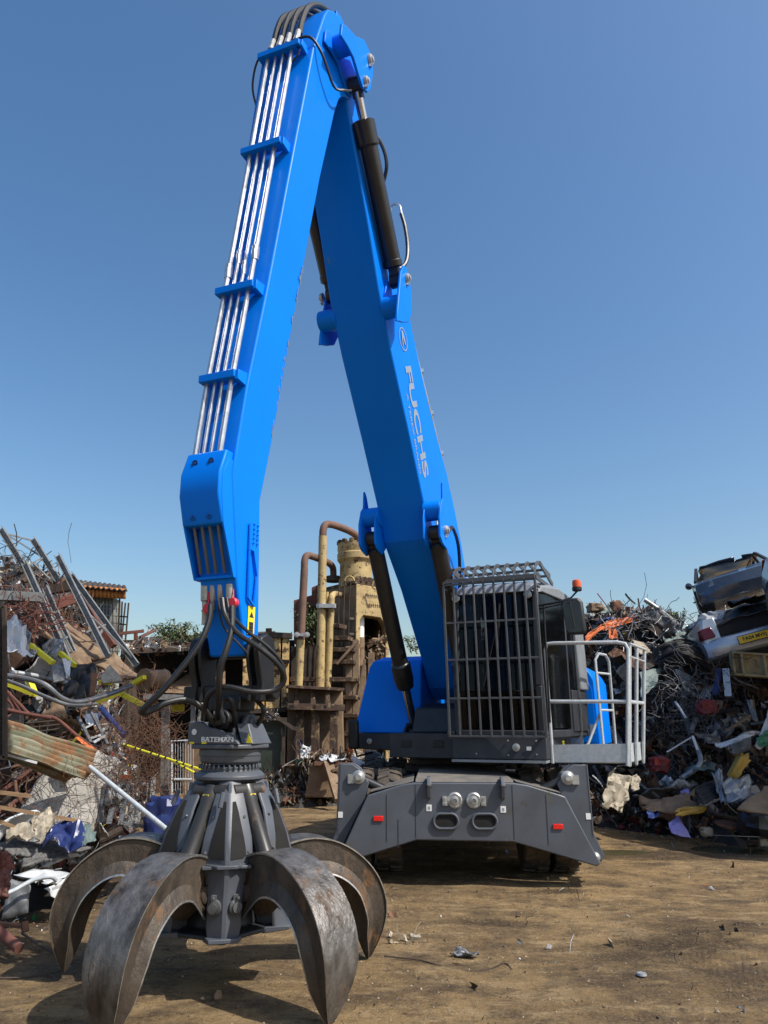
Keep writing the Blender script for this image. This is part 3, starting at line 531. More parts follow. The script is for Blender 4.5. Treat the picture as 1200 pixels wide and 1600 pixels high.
# big wing mirror
mb = MB(); q = [(1.80, 2.58), (1.82, 2.54), (1.98, 2.54), (2.01, 2.58), (1.99, 2.90), (1.95, 2.95), (1.79, 2.95), (1.765, 2.90)]
mb.prism([U(1.45, l, z) for l, z in q], AF*.05-AL*0.02); wm_ = mb.build('wing_mirror', M['black'], mh, 0.018)
mb = MB(); mb.prism([U(1.503, l*.86+.264-.02, z*.86+.384) for l, z in q], AF*.003); mb.build('mirror_glass', mat('mirror_glass', (0.03, 0.033, 0.036), 0.06, 0.0), wm_)  # dark base colour of the glass paints in a dark reflection
mb = MB(); mb.tube([U(1.40, 1.47, 2.90), U(1.46, 1.82, 2.93)], .014, 8); mb.tube([U(1.40, 1.47, 2.86), U(1.51, 1.85, 2.90), U(1.51, 1.88, 2.62)], .010, 8); mb.build('mirror_arm', M['black'], wm_)
# handrail along the cab door
mb = MB(); mb.tube([U(1.35, 1.52, 1.6), U(1.38, 1.53, 2.9)], .012, 8); mb.build('door_handrail', M['black'], mh); mb = MB(); mb.tube([U(.40, 1.52, 1.7), U(.40, 1.56, 1.75), U(.40, 1.56, 2.5), U(.40, 1.52, 2.55)], .012, 8); mb.build('door_handrail', M['black'], mh)
# beacon
mb = MB(); b0 = U(.45, 1.80, 3.20); mb.tube([U(.42, 1.47, 3.06), U(.45, 1.72, 3.12), b0], .012, 8); mb.lathe(b0, UP, [(.05, 0), (.06, .01), (.06, .045), (.05, .05)], 20); be = mb.build('beacon', M['black'], mh)
mb = MB(); mb.lathe(b0+UP*.05, UP, [(.055, 0), (.056, .05), (.05, .085), (.035, .095), (.001, .097)], 20); mb.build('beacon_lens', M['amber'], be)
# ---- walkway beside the cab, galvanised
FR = 1.30; BK = .50
mb = MB()
mb.hexa([U(FR, 1.54, 1.175), U(FR, 2.30, 1.185), U(BK, 2.40, 1.185), U(BK-.6, 1.54, 1.175)], [U(FR, 1.54, 1.205), U(FR, 2.30, 1.215), U(BK, 2.40, 1.215), U(BK-.6, 1.54, 1.205)])
wk = mb.build('walkway', M['galv'], mh, 0.004)
mb = MB(); mb.hexa([U(FR+.012, 1.50, 1.185), U(FR+.012, 2.30, 1.195), U(FR, 2.30, 1.195), U(FR, 1.50, 1.185)], [U(FR+.012, 1.50, 1.365), U(FR+.012, 2.30, 1.385), U(FR, 2.30, 1.385), U(FR, 1.50, 1.365)])
mb.hexa([U(FR+.012, 2.302, 1.195), U(BK, 2.402, 1.195), U(BK, 2.39, 1.195), U(FR, 2.29, 1.195)], [U(FR+.012, 2.302, 1.385), U(BK, 2.402, 1.385), U(BK, 2.39, 1.385), U(FR, 2.29, 1.385)]); mb.build('toe_board', M['galv'], wk)
mb = MB(); rr_ = .021
topf = [U(FR, 1.515, 1.17), U(FR, 1.50, 2.40), U(FR, 1.53, 2.47), U(FR, 1.60, 2.475), U(FR, 2.30, 2.46), U(FR, 2.385, 2.44), U(FR, 2.41, 2.38), U(FR, 2.30, 1.16)]
mb.tube(topf, rr_, 10); mb.tube([U(FR, 1.505, 1.83), U(FR, 2.36, 1.82), U(BK, 2.47, 1.82)], rr_, 10)
mb.tube([U(FR, 2.43, 2.44), U(BK, 2.55, 2.44)], rr_*.7, 10); mb.tube([U(FR, 2.42, 2.30), U(BK, 2.53, 2.30)], rr_*.5, 8)
for t in (.06, .5, 1.0):
    f = FR+(BK-FR)*t; mb.tube([U(f, 2.31+.1*t, 1.16), U(f, 2.42+.12*t, 2.44)], rr_, 10); mb.bar(U(f, 2.315+.1*t, 1.15), U(f, 2.33+.1*t, 1.38), .06, .02, AL)
mb.tube([U(.2, 1.95, 1.2), U(.2, 1.93, 2.36), U(.16, 1.97, 2.44), U(-.1, 2.03, 2.44), U(-.15, 2.06, 2.36), U(-.15, 2.06, 1.2)], rr_*.85, 10)
mb.tube([U(.2, 1.94, 1.75), U(-.15, 2.06, 1.75)], rr_*.7, 8); mb.tube([U(.2, 1.94, 2.2), U(-.15, 2.06, 2.2)], rr_*.7, 8); mb.tube([U(.15, 1.95, 1.75), U(.3, 1.72, 1.22)], rr_*.8, 8)
mb.build('walkway_railing', M['galv'], wk)
mb = MB(); mb.prism([U(.1, 1.50, 1.22), U(.1, 1.50, 1.70), U(.1, 1.56, 1.95), U(.1, 1.66, 2.04), U(.1, 1.70, 2.04), U(.1, 1.70, 1.22)], -AF*.02)
mb.build('clear_side_guard', mat('dusty_clear_plastic', (0.3, 0.3, 0.28), 0.4, alpha=0.55), wk)
for l, z, c in ((1.58, 1.3, 'yellow'), (1.85, 1.27, 'yellow')):
    mb = MB(); mb.bar(U(.9, l, z-.08), U(.9, l, z+.1), .02, .02); mb.build('yellow_marker', M[c], wk)

# ---- boom
bp = [(4.05, 7.50, .285), (3.68, 6.785, .295), (3.40, 6.16, .30), (3.07, 5.62, .30), (2.46, 4.79, .30), (1.93, 4.03, .30), (1.78, 3.72, .30), (1.22, 3.22, .29), (.50, 2.42, .28), (.22, 2.05, .28), (.0, 1.9, .28),
      (-.25, 1.95, .28), (-.38, 2.2, .28), (-.20, 2.7, .28), (.05, 3.3, .29), (.38, 3.95, .29), (.68, 4.35, .30), (1.0, 4.76, .30), (1.69, 5.42, .30), (2.31, 6.19, .30), (2.80, 6.95, .30), (3.25, 7.52, .29), (3.56, 7.9, .29), (3.90, 8.25, .28), (4.2, 8.35, .28), (4.3, 8.0, .28)]
boom = side_solid(bp).build('boom', M['blue'], mh, 0.018, sharp=18)
def pinhead(c, nrm, r=.06, par=None, name='pin'):
    mb = MB(); mb.lathe(c, nrm, [(r, 0), (r, .02), (r*.85, .035), (r*.5, .04), (r*.5, .05), (r*.2, .055), (.001, .055)], 22)
    mb.box(c+nrm*.012-UP*r*1.15, (.03, .03, .06)); mb.bolt(c+nrm*.02-UP*r*1.25, nrm, .014, .015); return mb.build(name, M['bolt'], par)
for s in (-1, 1):
    # upper bracket for the stick cylinder
    mb = MB(); q = [(3.20, 6.52), (3.29, 6.38), (3.40, 5.85), (3.42, 5.70), (3.34, 5.74), (3.24, 5.78), (3.06, 5.88), (2.95, 6.06), (2.95, 6.30), (3.03, 6.48), (3.12, 6.54)]
    off_ = 0 if s > 0 else -.16
    mb.prism([U(f+off_, s*(.49 if s > 0 else .47), z) for f, z in q], AL*(s*.03)); mb.prism([U(f, s*.297, z) for f, z in [(3.2, 6.4), (3.3, 6.0), (3.2, 5.9), (3.0, 6.1), (3.05, 6.35)]], AL*(s*.02))
    mb.cyl(U(3.20, s*.28, 6.02), U(3.20, s*.50, 6.02), .125, n=26); bk = mb.build('upper_cylinder_bracket', M['blue'], boom, 0.008)
    pinhead(U(3.12, s*.52, 6.40), AL*s, .055, bk)
    mb = MB(); q = [(1.98, 3.60), (2.05, 3.66), (2.06, 3.90), (2.0, 4.08), (1.93, 4.15), (1.92, 4.36), (1.86, 4.30), (1.78, 4.12), (1.68, 3.86), (1.70, 3.66), (1.82, 3.56)]
    mb.prism([U(f, s*.49, z) for f, z in q], AL*(s*.03)); mb.prism([U(f, s*.297, z) for f, z in q[:5]+q[7:]], AL*(s*.02)); mb.cyl(U(1.90, s*.28, 4.02), U(1.90, s*.50, 4.02), .12, n=26)
    bk = mb.build('lower_cylinder_bracket', M['blue'], boom, 0.008); pinhead(U(1.87, s*.52, 3.78), AL*s, .055, bk)
    # stick cylinder
    p0 = U(3.12, s*.398, 6.40); p1 = U(4.28, s*.398, 8.05); d = (p1-p0).normalized(); Lc = (p1-p0).length
    mb = MB(); mb.tube([p0+d*.14, p0+d*.16, p0+d*.22, p0+d*.23, p0+d*(Lc-.62), p0+d*(Lc-.61)], [.085, .105, .105, .096, .096, .108], 26)
    mb.tube([p0+d*(Lc-.61), p0+d*(Lc-.60), p0+d*(Lc-.36), p0+d*(Lc-.35)], [.108, .118, .118, .10], 26); mb.cyl(p0-AL*.06, p0+AL*.06, .085, n=20); mb.bar(p0-d*.02, p0+d*.16, .1, .11, AL)
    mb.tube([p0+d*.3-AF*.12, p0+d*(Lc-.8)-AF*.12], .014, 8)
    cy = mb.build('stick_cylinder', M['cylblk'], mh)
    mb = MB(); mb.cyl(p0+d*(Lc-.36), p1-d*.08, .05, n=20); mb.build('cylinder_rod', M['chrome'], cy)
    mb = MB(); mb.cyl(p1-AL*.06, p1+AL*.06, .085, n=20); mb.bar(p1-d*.14, p1, .09, .1, AL); mb.build('rod_eye', M['cylblk'], cy)
    # boom cylinder
    p0 = U(1.87, s*.40, 3.76); p1 = U(.42, s*.40, 1.47); d = (p1-p0).normalized(); Lc = (p1-p0).length
    mb = MB(); mb.tube([p0+d*.12, p0+d*.14, p0+d*(Lc*.68)], [.085, .10, .10], 26); mb.tube([p0+d*(Lc*.62), p0+d*(Lc*.63), p0+d*(Lc*.71), p0+d*(Lc*.75)], [.10, .125, .128, .108], 26)
    mb.cyl(p0-AL*.06, p0+AL*.06, .09, n=20); mb.bar(p0, p0+d*.16, .1, .11, AL); cy = mb.build('boom_cylinder', M['cylblk'], mh)
    mb = MB(); mb.cyl(p0+d*(Lc*.74), p1-d*.08, .055, n=20); mb.build('cylinder_rod', M['chrome'], cy)
    mb = MB(); mb.cyl(p1-AL*.06, p1+AL*.06, .10, n=20); mb.bar(p1-d*.14, p1, .09, .11, AL); mb.build('rod_eye', M['cylblk'], cy)
# lettering on the side of the boom, reading down
bd = (U(.85, .3, 4.35)-U(3.0, .3, 6.9)).normalized(); 
def bs(t, off):       # t down the boom from the upper end, off toward the upper (rear) edge
    a, b = V((2.70, 5.90)), V((1.95, 4.46)); p = a.lerp(b, t); dr = (b-a).normalized(); nr = V((-dr.y, dr.x)) ; nr = nr if nr.x < 0 else -nr
    p = p+nr*off; return U(p.x, .302, p.y)
xd = (bs(1, 0)-bs(0, 0)).normalized(); yd = (bs(0, .1)-bs(0, 0)).normalized()
lettering('maker_lettering', 'FUCHS', bs(.60, .04), xd, yd, .29, M['letter'], boom, sx=1.52, bold=.035)
lettering('small_lettering', 'A TEREX BRAND', bs(.68, -.16), xd, yd, .085, M['letter'], boom, sx=1.5, bold=.01)
mb = MB(); c = bs(0, .05); ring_o = [c+xd*.14*math.cos(t)+yd*.14*math.sin(t)+AL*.002 for t in [2*math.pi*k/36 for k in range(36)]]; ring_i = [c+(p-c-AL*.002)*.9+AL*.002 for p in ring_o]
mb.loft([ring_o, ring_i], caps=False); mb.build('emblem_ring', M['letter'], boom); mb = MB()
mb.prism([c+xd*a+yd*b+AL*.002 for a, b in [(.09, -.07), (-.10, -.025), (-.10, .025), (.09, .07), (.05, .025), (-.03, 0), (.05, -.025)]], AL*.002); mb.build('round_emblem', M['letter'], boom)
def sticker(c, xd, yd, w_, h_, par, m='yellow', prints=2, name='warning_sticker'):
    nd = xd.cross(yd).normalized(); mb = MB(); mb.prism([c+xd*(a*w_/2)+yd*(b*h_/2)+nd*.002 for a, b in ((-1, -1), (1, -1), (1, 1), (-1, 1))], nd*.002); o = mb.build(name, M[m], par)
    mb = MB(); k = .32*w_
    mb.add([c+xd*(-k)+yd*(h_*.1)+nd*.0055, c+xd*k+yd*(h_*.1)+nd*.0055, c+yd*(h_*.1+k*1.5)+nd*.0055], [(0, 1, 2)])
    for j in range(prints): mb.add([c+xd*(a*w_*.3)+yd*(-h_*(.12+.13*j)+b*.012)+nd*.0055 for a, b in ((-1, -1), (1, -1), (1, 1), (-1, 1))], [(0, 1, 2, 3)])
    mb.build('print', M['stickerblack'], o); return o
sticker(U(1.45, .303, 3.98), -AF, UP, .14, .16, boom)
mb = MB(); mb.tube(smooth_path([U(1.8, .54, 3.78), U(1.5, .5, 3.9), U(1.0, .42, 3.8), U(.75, .36, 3.5), U(.7, .33, 3.2)]), .022, 8); mb.build('boom_side_hose', M['rubber'], mh); mb = MB(); mb.tube(smooth_path([P(576, 212, 6.85), P(590, 216, 6.9), P(601, 238, 6.95), P(604, 262, 7.0), P(598, 288, 7.1)]), .022, 8); mb.build('boom_side_hose', M['rubber'], mh); mb = MB()
mb.tube(smooth_path([P(627, 334, 7.5), P(633, 355, 7.5), P(637, 385, 7.5), P(635, 408, 7.45), P(626, 419, 7.4), P(616, 418, 7.35)]), .024, 8); mb.build('boom_side_hose', M['rubber'], mh)
mb = MB(); mb.tube([U(.75, .25, 4.6), U(2.30, .25, 6.28), U(2.78, .25, 7.0)], .02, 8); mb.tube([U(.75, .17, 4.6), U(2.30, .17, 6.28), U(2.78, .17, 7.0)], .02, 8)
mb.tube(smooth_path([P(612, 370, 7.6), P(609, 345, 7.6), P(610, 325, 7.6), P(616, 319, 7.55), P(624, 322, 7.5), P(627, 336, 7.5)]), .017, 8)
for t in (.25, .5, .75): mb.box(U(.75+1.55*t-.03, .21, 4.6+1.68*t+.03), (.14, .05, .05))
mb.build('boom_top_pipes', M['steelpipe'], mh)

# ---- stick
sp = [(5.46, 2.05, .15), (5.63, 2.57, .155), (5.70, 2.95, .158), (5.76, 3.3, .16), (5.73, 3.53, .165), (5.66, 4.03, .175), (5.50, 4.95, .21), (5.28, 6.28, .245), (5.03, 7.81, .29), (4.84, 8.42, .30),
      (4.76, 8.58, .30), (4.62, 8.70, .30), (4.46, 8.78, .30), (4.28, 8.80, .30), (4.12, 8.72, .30), (4.02, 8.52, .30), (4.04, 8.2, .30), (4.18, 7.98, .30), (4.36, 7.86, .30), (4.47, 7.72, .30), (4.54, 7.50, .29), (4.74, 6.56, .25), (5.0, 5.2, .21), (5.12, 4.6, .2), (5.28, 3.64, .168), (5.38, 3.2, .16), (5.30, 2.25, .15), (5.29, 2.05, .15)]
stick = side_solid(sp).build('stick', M['blue'], mh, 0.014, sharp=18)
def sf(z, push=0):      # front face of the stick
    pts = [(2.05, 5.46), (2.57, 5.63), (3.3, 5.76), (3.53, 5.73), (4.03, 5.66), (4.95, 5.50), (6.28, 5.28), (7.81, 5.03), (8.42, 4.84)]
    for (z0, f0), (z1, f1) in zip(pts, pts[1:]):
        if z <= z1: return f0+(f1-f0)*(z-z0)/(z1-z0)+push
    return pts[-1][1]+push
def shw(z): return float(np.interp(z, [2.05, 3.3, 4.0, 5, 6.3, 7.8, 8.4], [.15, .16, .175, .21, .245, .29, .3]))
# zinc pipes down the front
pl = [-.62, -.30, .0, .32]
def pipe_l(i, z): return [-.115, -.045, .02, .095][i] * (1 + .25*(z-3.5)/4.3) - .02
def clampline(z): return sf(z, .075)
for i in range(4):
    mb = MB(); r = [.021, .014, .014, .021][i]; mb.tube([U(sf(z, .07), pipe_l(i, z), z) for z in (3.35, 3.6, 4.03, 4.95, 6.28, 7.0, 7.62, 7.86)], r, 10)
    for z in ((5.12, 5.16) if i % 2 == 0 else (5.25, 5.29)): mb.tube([U(sf(z, .07), pipe_l(i, z), z-.04), U(sf(z, .07), pipe_l(i, z), z+.05)], r*1.5, 8)
    mb.build('hydraulic_pipe', M['steelpipe'], stick)
for z in (7.80, 6.50, 4.92, 4.08):
    w2 = shw(z)*.62+.02; mb = MB(); c0 = [U(sf(z-.0, .02), -w2-.05, z), U(sf(z, .02), w2+.02, z), U(sf(z, .13), w2+.0, z), U(sf(z, .13), -w2-.05, z)]
    mb.hexa([p-UP*.03 for p in c0], [p+UP*.03 for p in c0]); mb.hexa([U(sf(z-.05, -.01), w2+.0, z-.06), U(sf(z-.05, -.01), w2+.03, z-.06), U(sf(z-.05, .11), w2+.03, z-.05), U(sf(z-.05, .11), w2, z-.05)], [U(sf(z+.05, -.01), w2+.0, z+.05), U(sf(z+.05, -.01), w2+.03, z+.05), U(sf(z+.05, .12), w2+.03, z+.03), U(sf(z+.05, .12), w2, z+.03)])
    c_ = mb.build('pipe_clamp', M['blue'], stick, 0.004)
    for l in (-.10, .06): mb = MB(); mb.bolt(U(sf(z, .09), l, z+.03), UP, .014, .02); mb.build('clamp_bolt', M['bolt'], c_)
# cover box over the lower pipes
def cbox(name, prof, l0, l1, par, m=M['blue'], bev=.008):
    n = len(prof); mb = MB(); mb.prism([U(f, l0, z) for f, z in prof], AL*(l1-l0)); return mb.build(name, m, par, bev)
cv = cbox('pipe_cover', [(5.74, 3.46), (5.83, 3.46), (5.895, 3.28), (5.895, 3.12), (5.83, 2.92), (5.73, 2.92), (5.775, 3.1), (5.76, 3.3)], -.185, .145, stick, bev=.012)
for s, l in ((0, -.185), (1, .135)):      # box cheeks running down
    cbox('cover_cheek', [(5.70, 3.40), (5.80, 3.40), (5.86, 3.28), (5.86, 3.12), (5.82, 2.92), (5.66, 2.57), (5.54, 2.57), (5.62, 2.95), (5.64, 3.2)], l, l+.014, stick, bev=.002)
cbox('cover_floor', [(5.66, 2.57), (5.66, 2.59), (5.56, 2.59), (5.56, 2.57)], -.17, .134, stick, bev=.002)
mb = MB()
for f, z in ((5.866, 3.37), (5.845, 2.98)):
    for l in (-.09, .045): mb = MB(); mb.lathe(U(f, l, z), AF, [(.026, -.03), (.026, .004), (.02, .004), (.018, -.004), (.001, -.004)], 16); mb.bolt(U(f, l, z), AF, .012, .012); mb.build('cover_bolt', M['boltblue'], cv)
for i in range(4):
    l = [-.125, -.06, .005, .075][i]; mb = MB(); mb.tube([U(5.78, l, 2.94), U(5.66, l, 2.61)], .012, 8); mb.build('lower_pipe', mat('painted_grey_pipe', (.16, .17, .18), .4), stick)
# side bracket plate with notches on the lower stick
mb = MB()
for a, b in (((5.52, 2.99), (5.50, 2.45)), ((5.50, 2.45), (5.42, 2.40)), ((5.42, 2.40), (5.40, 2.62)), ((5.40, 2.62), (5.46, 2.80)), ((5.46, 2.80), (5.50, 2.80))): mb.bar(U(a[0], .172, a[1]), U(b[0], .172, b[1]), .02, .014)
for k in range(5): mb.bolt(U(5.45-.0*k, .166, 2.86+.035*k), AL, .008, .008); mb.bolt(U(5.40, .166, 2.86+.035*k), AL, .008, .008)
mb.build('side_rail', M['blue'], stick, 0.002)
sticker(U(5.425, .156, 2.30), AF*-1, UP, .09, .20, stick, prints=3)
# elbow lug plates with pins
for s in (-1, 1):
    q = [(4.86, 8.05), (4.84, 8.22), (4.74, 8.30), (4.52, 8.40), (4.30, 8.58), (4.12, 8.56), (4.05, 8.40), (4.12, 8.10), (4.20, 7.98), (4.32, 7.93), (4.42, 7.98), (4.56, 8.08), (4.70, 8.08)]
    if s < 0: q = [(4.52, 8.05), (4.5, 8.36), (4.30, 8.52), (4.12, 8.52), (4.05, 8.40), (4.12, 8.10), (4.20, 7.98), (4.32, 7.93), (4.42, 7.98)]
    mb = MB(); mb.prism([U(f, s*.47, z) for f, z in q], AL*(s*.03)); mb.prism([U(f, s*.302, z) for f, z in q], AL*(s*.02)); mb.cyl(U(4.60 if s > 0 else 4.4, s*.28, 8.24), U(4.60 if s > 0 else 4.4, s*.48, 8.24), .11, n=24)
    lg = mb.build('elbow_lug', M['blue'], stick, 0.008)
    pinhead(U(4.17, s*.50, 8.44), AL*s, .06, lg); pinhead(U(4.28, s*.50, 8.05), AL*s, .05, lg)
# hoses looping over the elbow
for i in range(4):
    l0 = [-.15, -.06, .03, .13][i]; mb = MB()
    mb.tube([U(sf(7.86, .07), l0, 7.90), U(sf(7.95, .06), l0, 8.06)], [.032, .026], 10); mb.build('hose_fitting', M['bolt'], stick)
    mb = MB(); mb.tube(smooth_path([U(4.99+.04, l0, 8.04), U(5.00, l0+.01, 8.25), U(4.93, l0+.03, 8.47), U(4.76, l0+.05, 8.68), U(4.48, l0+.07, 8.84), U(4.15, l0+.07, 8.88), U(3.9, l0+.05, 8.7), U(3.6, l0*.8, 8.25)]), .03, 10); mb.build('elbow_hose', M['rubber'], mh)
mb = MB(); q = [(4.42, 8.98), (4.30, 9.02), (4.12, 8.98), (4.05, 8.8), (4.4, 8.8)]; mb.prism([U(f, .19, z) for f, z in q], AL*.03); mb.prism([U(f, -.19, z) for f, z in q], AL*.03); mb.build('hose_guide', M['blue'], stick, .006)
mb = MB(); mb.tube(smooth_path([U(5.08, -.05, 7.9), U(5.12, -.25, 7.82), U(5.05, -.36, 7.6), U(4.98, -.35, 7.4)]), .010, 6)
mb.tube(smooth_path([U(5.10, .1, 7.9), U(5.06, .26, 7.92), U(4.95, .34, 7.8), U(4.72, .36, 7.62), U(4.6, .42, 7.66), U(4.45, .42, 7.8)]), .013, 6)
mb.tube(smooth_path([U(5.10, .08, 7.85), U(5.13, .2, 7.72), U(5.12, .1, 7.62), U(5.1, -.0, 7.8)]), .009, 6); mb.build('elbow_cables', M['rubber'], mh)
# scratches where the paint is scraped along the rear edge of the stick
mb = MB(); rng = random.Random(4)
for k in range(46):
    z = rng.uniform(3.75, 5.5); f = float(np.interp(z, [3.64, 4.6, 5.2, 6.56], [5.28, 5.12, 5.0, 4.74]))+rng.uniform(.010, .035); h = rng.uniform(.01, .045); ll = shw(z)*1.0+.006
    mb.add([U(f, ll+.002, z-h), U(f+.006+.014*rng.random(), ll+.002, z-h*.3), U(f+.006, ll+.002, z+h)], [(0, 1, 2)])
mb.build('paint_scrapes', M['edge'], stick)
# couplings and red caps under the cover
ends = [(-.125, 2.565), (-.06, 2.565), (.005, 2.565), (.085, 2.565)]
mb = MB()
for i, (l, z) in enumerate(ends):
    r = .032 if i in (0, 3) else .024; f = 5.58
    mb.tube([U(f+.03, l, z+.03), U(f+.02, l, z-.02), U(f+.02, l, z-.03), U(f+.01, l, z-.13), U(f+.01, l, z-.14), U(f, l, z-.2)], [r*.6, r*.6, r, r, r*.7, r*.7], 12)
    if i in (0, 3): mb.tube([U(f, l, z-.2), U(f, l, z-.215), U(f, l, z-.3)], [r*.95, r*.7, r*.62], 10)
mb.build('hose_couplings', M['bolt'], stick)
for l, z in ((-.075, 2.37), (.13, 2.40)):
    mb = MB(); mb.lathe(U(5.62, l, z), AF, [(.001, -.02), (.034, -.02), (.036, .01), (.03, .02), (.001, .02)], 18); mb.tube(smooth_path([U(5.62, l, z+.03), U(5.60, l-.02, z+.13), U(5.58, l-.04, z+.2)]), .005, 6); mb.build('dust_cap', M['redcap'], stick)

# ---- linkage under the stick
lk = MB()
for s in (-1, 1):
    q = [(5.30, 2.10), (5.34, 2.17), (5.42, 2.20), (5.50, 2.17), (5.53, 2.08), (5.50, 1.96), (5.46, 1.86), (5.48, 1.74), (5.28, 1.74), (5.30, 1.86), (5.32, 1.98)]
    lk.prism([U(f, s*.27-.02, z) for f, z in q], AL*.05); lk.prism([U(f, s*.185, z) for f, z in q], AL*(.025*s))
lk.box(U(5.37, -.03, 1.80), (.66, .16, .10), Matrix((AL, -AF, UP)).transposed()); lk.box(U(5.37, .0, 1.73), (.26, .20, .10), Matrix((AL, -AF, UP)).transposed())
lk.cyl(U(5.39, -.30, 2.08), U(5.39, .30, 2.08), .045, n=20); lk.cyl(U(5.37, -.20, 1.80), U(5.37, .36, 1.80), .05, n=20)
o = lk.build('grapple_link', M['black'], mh, 0.01)
lk = MB(); lk.hexa([U(5.44, -.1, 1.52), U(5.44, .1, 1.52), U(5.28, .1, 1.52), U(5.28, -.1, 1.52)], [U(5.46, -.09, 1.75), U(5.46, .09, 1.75), U(5.26, .09, 1.75), U(5.26, -.09, 1.75)])
lk.cyl(U(5.5, 0, 1.62), U(5.22, 0, 1.62), .07, n=20); lk.lathe(U(5.5, 0, 1.62), AF, [(.05, 0), (.05, .03), (.03, .04), (.001, .04)], 18); lk.build('swivel_yoke', M['black'], mh, 0.01)
# ============================================================ THE GRAPPLE
gc = U(5.35, 0, 0)
gr = empty('orange_peel_grapple', gc, 'grey five tined scrap grapple with worn rusty steel claws resting open on the dirt', 'grapple')
gx, gy = gc.x, gc.y
def K(az, r, z, t=0.0):      # az in degrees from the direction of the viewer, counterclockwise positive to +x ; t tangential
    a = R(az); rad = V((math.sin(a), -math.cos(a), 0)); tan = V((math.cos(a), math.sin(a), 0)); return V((gx, gy, z)) + rad*r + tan*t
ROT = 13
mb = MB(); mb.lathe(V((gx, gy, 0)), UP, [(.001, .30), (.20, .30), (.24, .36), (.22, .45), (.15, .55), (.15, 1.15), (.21, 1.22), (.21, 1.26), (.001, 1.26)], 30)
for k in range(5): 
    a = ROT+36+72*k
    mb.hexa([K(a, .1, .32, -.17), K(a, .1, .32, .17), K(a, .33, .32, .12), K(a, .33, .32, -.12)], [K(a, .1, .36, -.17), K(a, .1, .36, .17), K(a, .33, .345, .12), K(a, .33, .345, -.12)])
hub = mb.build('grapple_hub', M['dgrey'], gr, 0.008)
for k in range(5):
    a = ROT+72*k; mb = MB(); rings = []
    # folded rib: (z, outer ridge radius, half width, side set back)
    spec = [(1.265, .215, .045, .03), (1.20, .265, .078, .05), (1.05, .36, .115, .075), (.90, .425, .150, .10), (.80, .455, .165, .12), (.74, .46, .15, .11), (.66, .455, .115, .085), (.55, .45, .105, .08), (.40, .455, .105, .08), (.315, .44, .09, .06)]
    for z, ro, hw, sb in spec:
        rings.append([K(a, ro-sb-.02, z, -hw), K(a, ro-sb, z, -hw), K(a, ro-.01, z, -.012), K(a, ro-.01, z, .012), K(a, ro-sb, z, hw), K(a, ro-sb-.02, z, hw), K(a, ro-.035, z, 0)])
    mb.loft(rings)
    mb.hexa([K(a, .1, .33, -.012), K(a, .1, .33, .012), K(a, .43, .33, .012), K(a, .43, .33, -.012)], [K(a, .1, 1.22, -.012), K(a, .1, 1.22, .012), K(a, .27, 1.22, .012), K(a, .27, 1.22, -.012)])
    # cross shelf and foot
    mb.hexa([K(a, .30, .73, -.15), K(a, .30, .73, .15), K(a, .43, .73, .15), K(a, .43, .73, -.15)], [K(a, .30, .75, -.15), K(a, .30, .75, .15), K(a, .43, .75, .15), K(a, .43, .75, -.15)])
    mb.prism([K(a, .36, .735, -.145), K(a, .47, .735, -.06), K(a, .47, .735, .06), K(a, .36, .735, .145)], UP*.022)
    mb.hexa([K(a, .30, .31, -.12), K(a, .30, .31, .12), K(a, .47, .33, .09), K(a, .47, .33, -.09)], [K(a, .30, .345, -.12), K(a, .30, .345, .12), K(a, .47, .355, .09), K(a, .47, .355, -.09)])
    rib = mb.build('body_rib', M['grey'], gr, 0.005)
    # dark skins either side of the fold, painting the shade of recessed windows
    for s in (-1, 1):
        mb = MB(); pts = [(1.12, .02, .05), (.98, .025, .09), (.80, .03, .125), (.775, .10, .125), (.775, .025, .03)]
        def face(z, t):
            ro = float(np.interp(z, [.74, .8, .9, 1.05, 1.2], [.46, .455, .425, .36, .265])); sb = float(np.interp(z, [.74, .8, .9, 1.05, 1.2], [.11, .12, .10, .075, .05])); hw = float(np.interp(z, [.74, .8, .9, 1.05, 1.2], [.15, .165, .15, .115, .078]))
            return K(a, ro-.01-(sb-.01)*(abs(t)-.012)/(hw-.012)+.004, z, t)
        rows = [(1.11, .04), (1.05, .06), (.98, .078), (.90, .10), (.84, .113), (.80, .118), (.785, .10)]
        mb.loft([[face(z, s*.020), face(z, s*t)] for z, t in rows], caps=False, close=False); mb.build('rib_window_shade', M['dark'], rib)
    for s in (-1, 1):
        mb = MB()
        for z in (1.02, .82): mb.bolt(face(z, s*(.10 if z > 1 else .135)), K(a, 1, 0)-K(a, 0, 0), .009, .008)
        n_ = (K(a, 1, 0, s*.5)-K(a, 0, 0)).normalized(); c = K(a, .415, .52, s*.06); mb.lathe(c, n_, [(.045, -.02), (.045, .02), (.03, .026), (.03, .036), (.001, .038)], 20); mb.box(c+UP*.045+n_*.015, (.03, .03, .05)); mb.bolt(c+UP*.055+n_*.03, n_, .011, .015)
        mb.build('rib_pin', M['greysteel'], rib)
    # small keeper at the top left of the fold
    mb = MB(); mb.tube([K(a, .335, 1.17, -.045), K(a, .36, 1.08, -.06)], .016, 8); mb.build('keeper', M['grey'], rib)
TINES = [(-21, .99, 0), (47, 1.01, 0), (117, 1.03, 0), (-91, .95, .05), (193, 1.0, 0)]
outp = [(.25, .66), (.30, .76), (.42, .815), (.57, .835), (.72, .81), (.86, .745), (.98, .65), (1.065, .54), (1.115, .42), (1.13, .31), (1.115, .20), (1.085, .10), (1.05, .01)]
inp = [(.27, .40), (.36, .43), (.45, .50), (.55, .575), (.66, .595), (.76, .57), (.85, .51), (.91, .44), (.95, .35), (.975, .27), (.985, .18), (1.01, .09), (1.035, .005)]
wid = [.085, .10, .115, .126, .134, .139, .142, .142, .138, .127, .103, .066, .02]
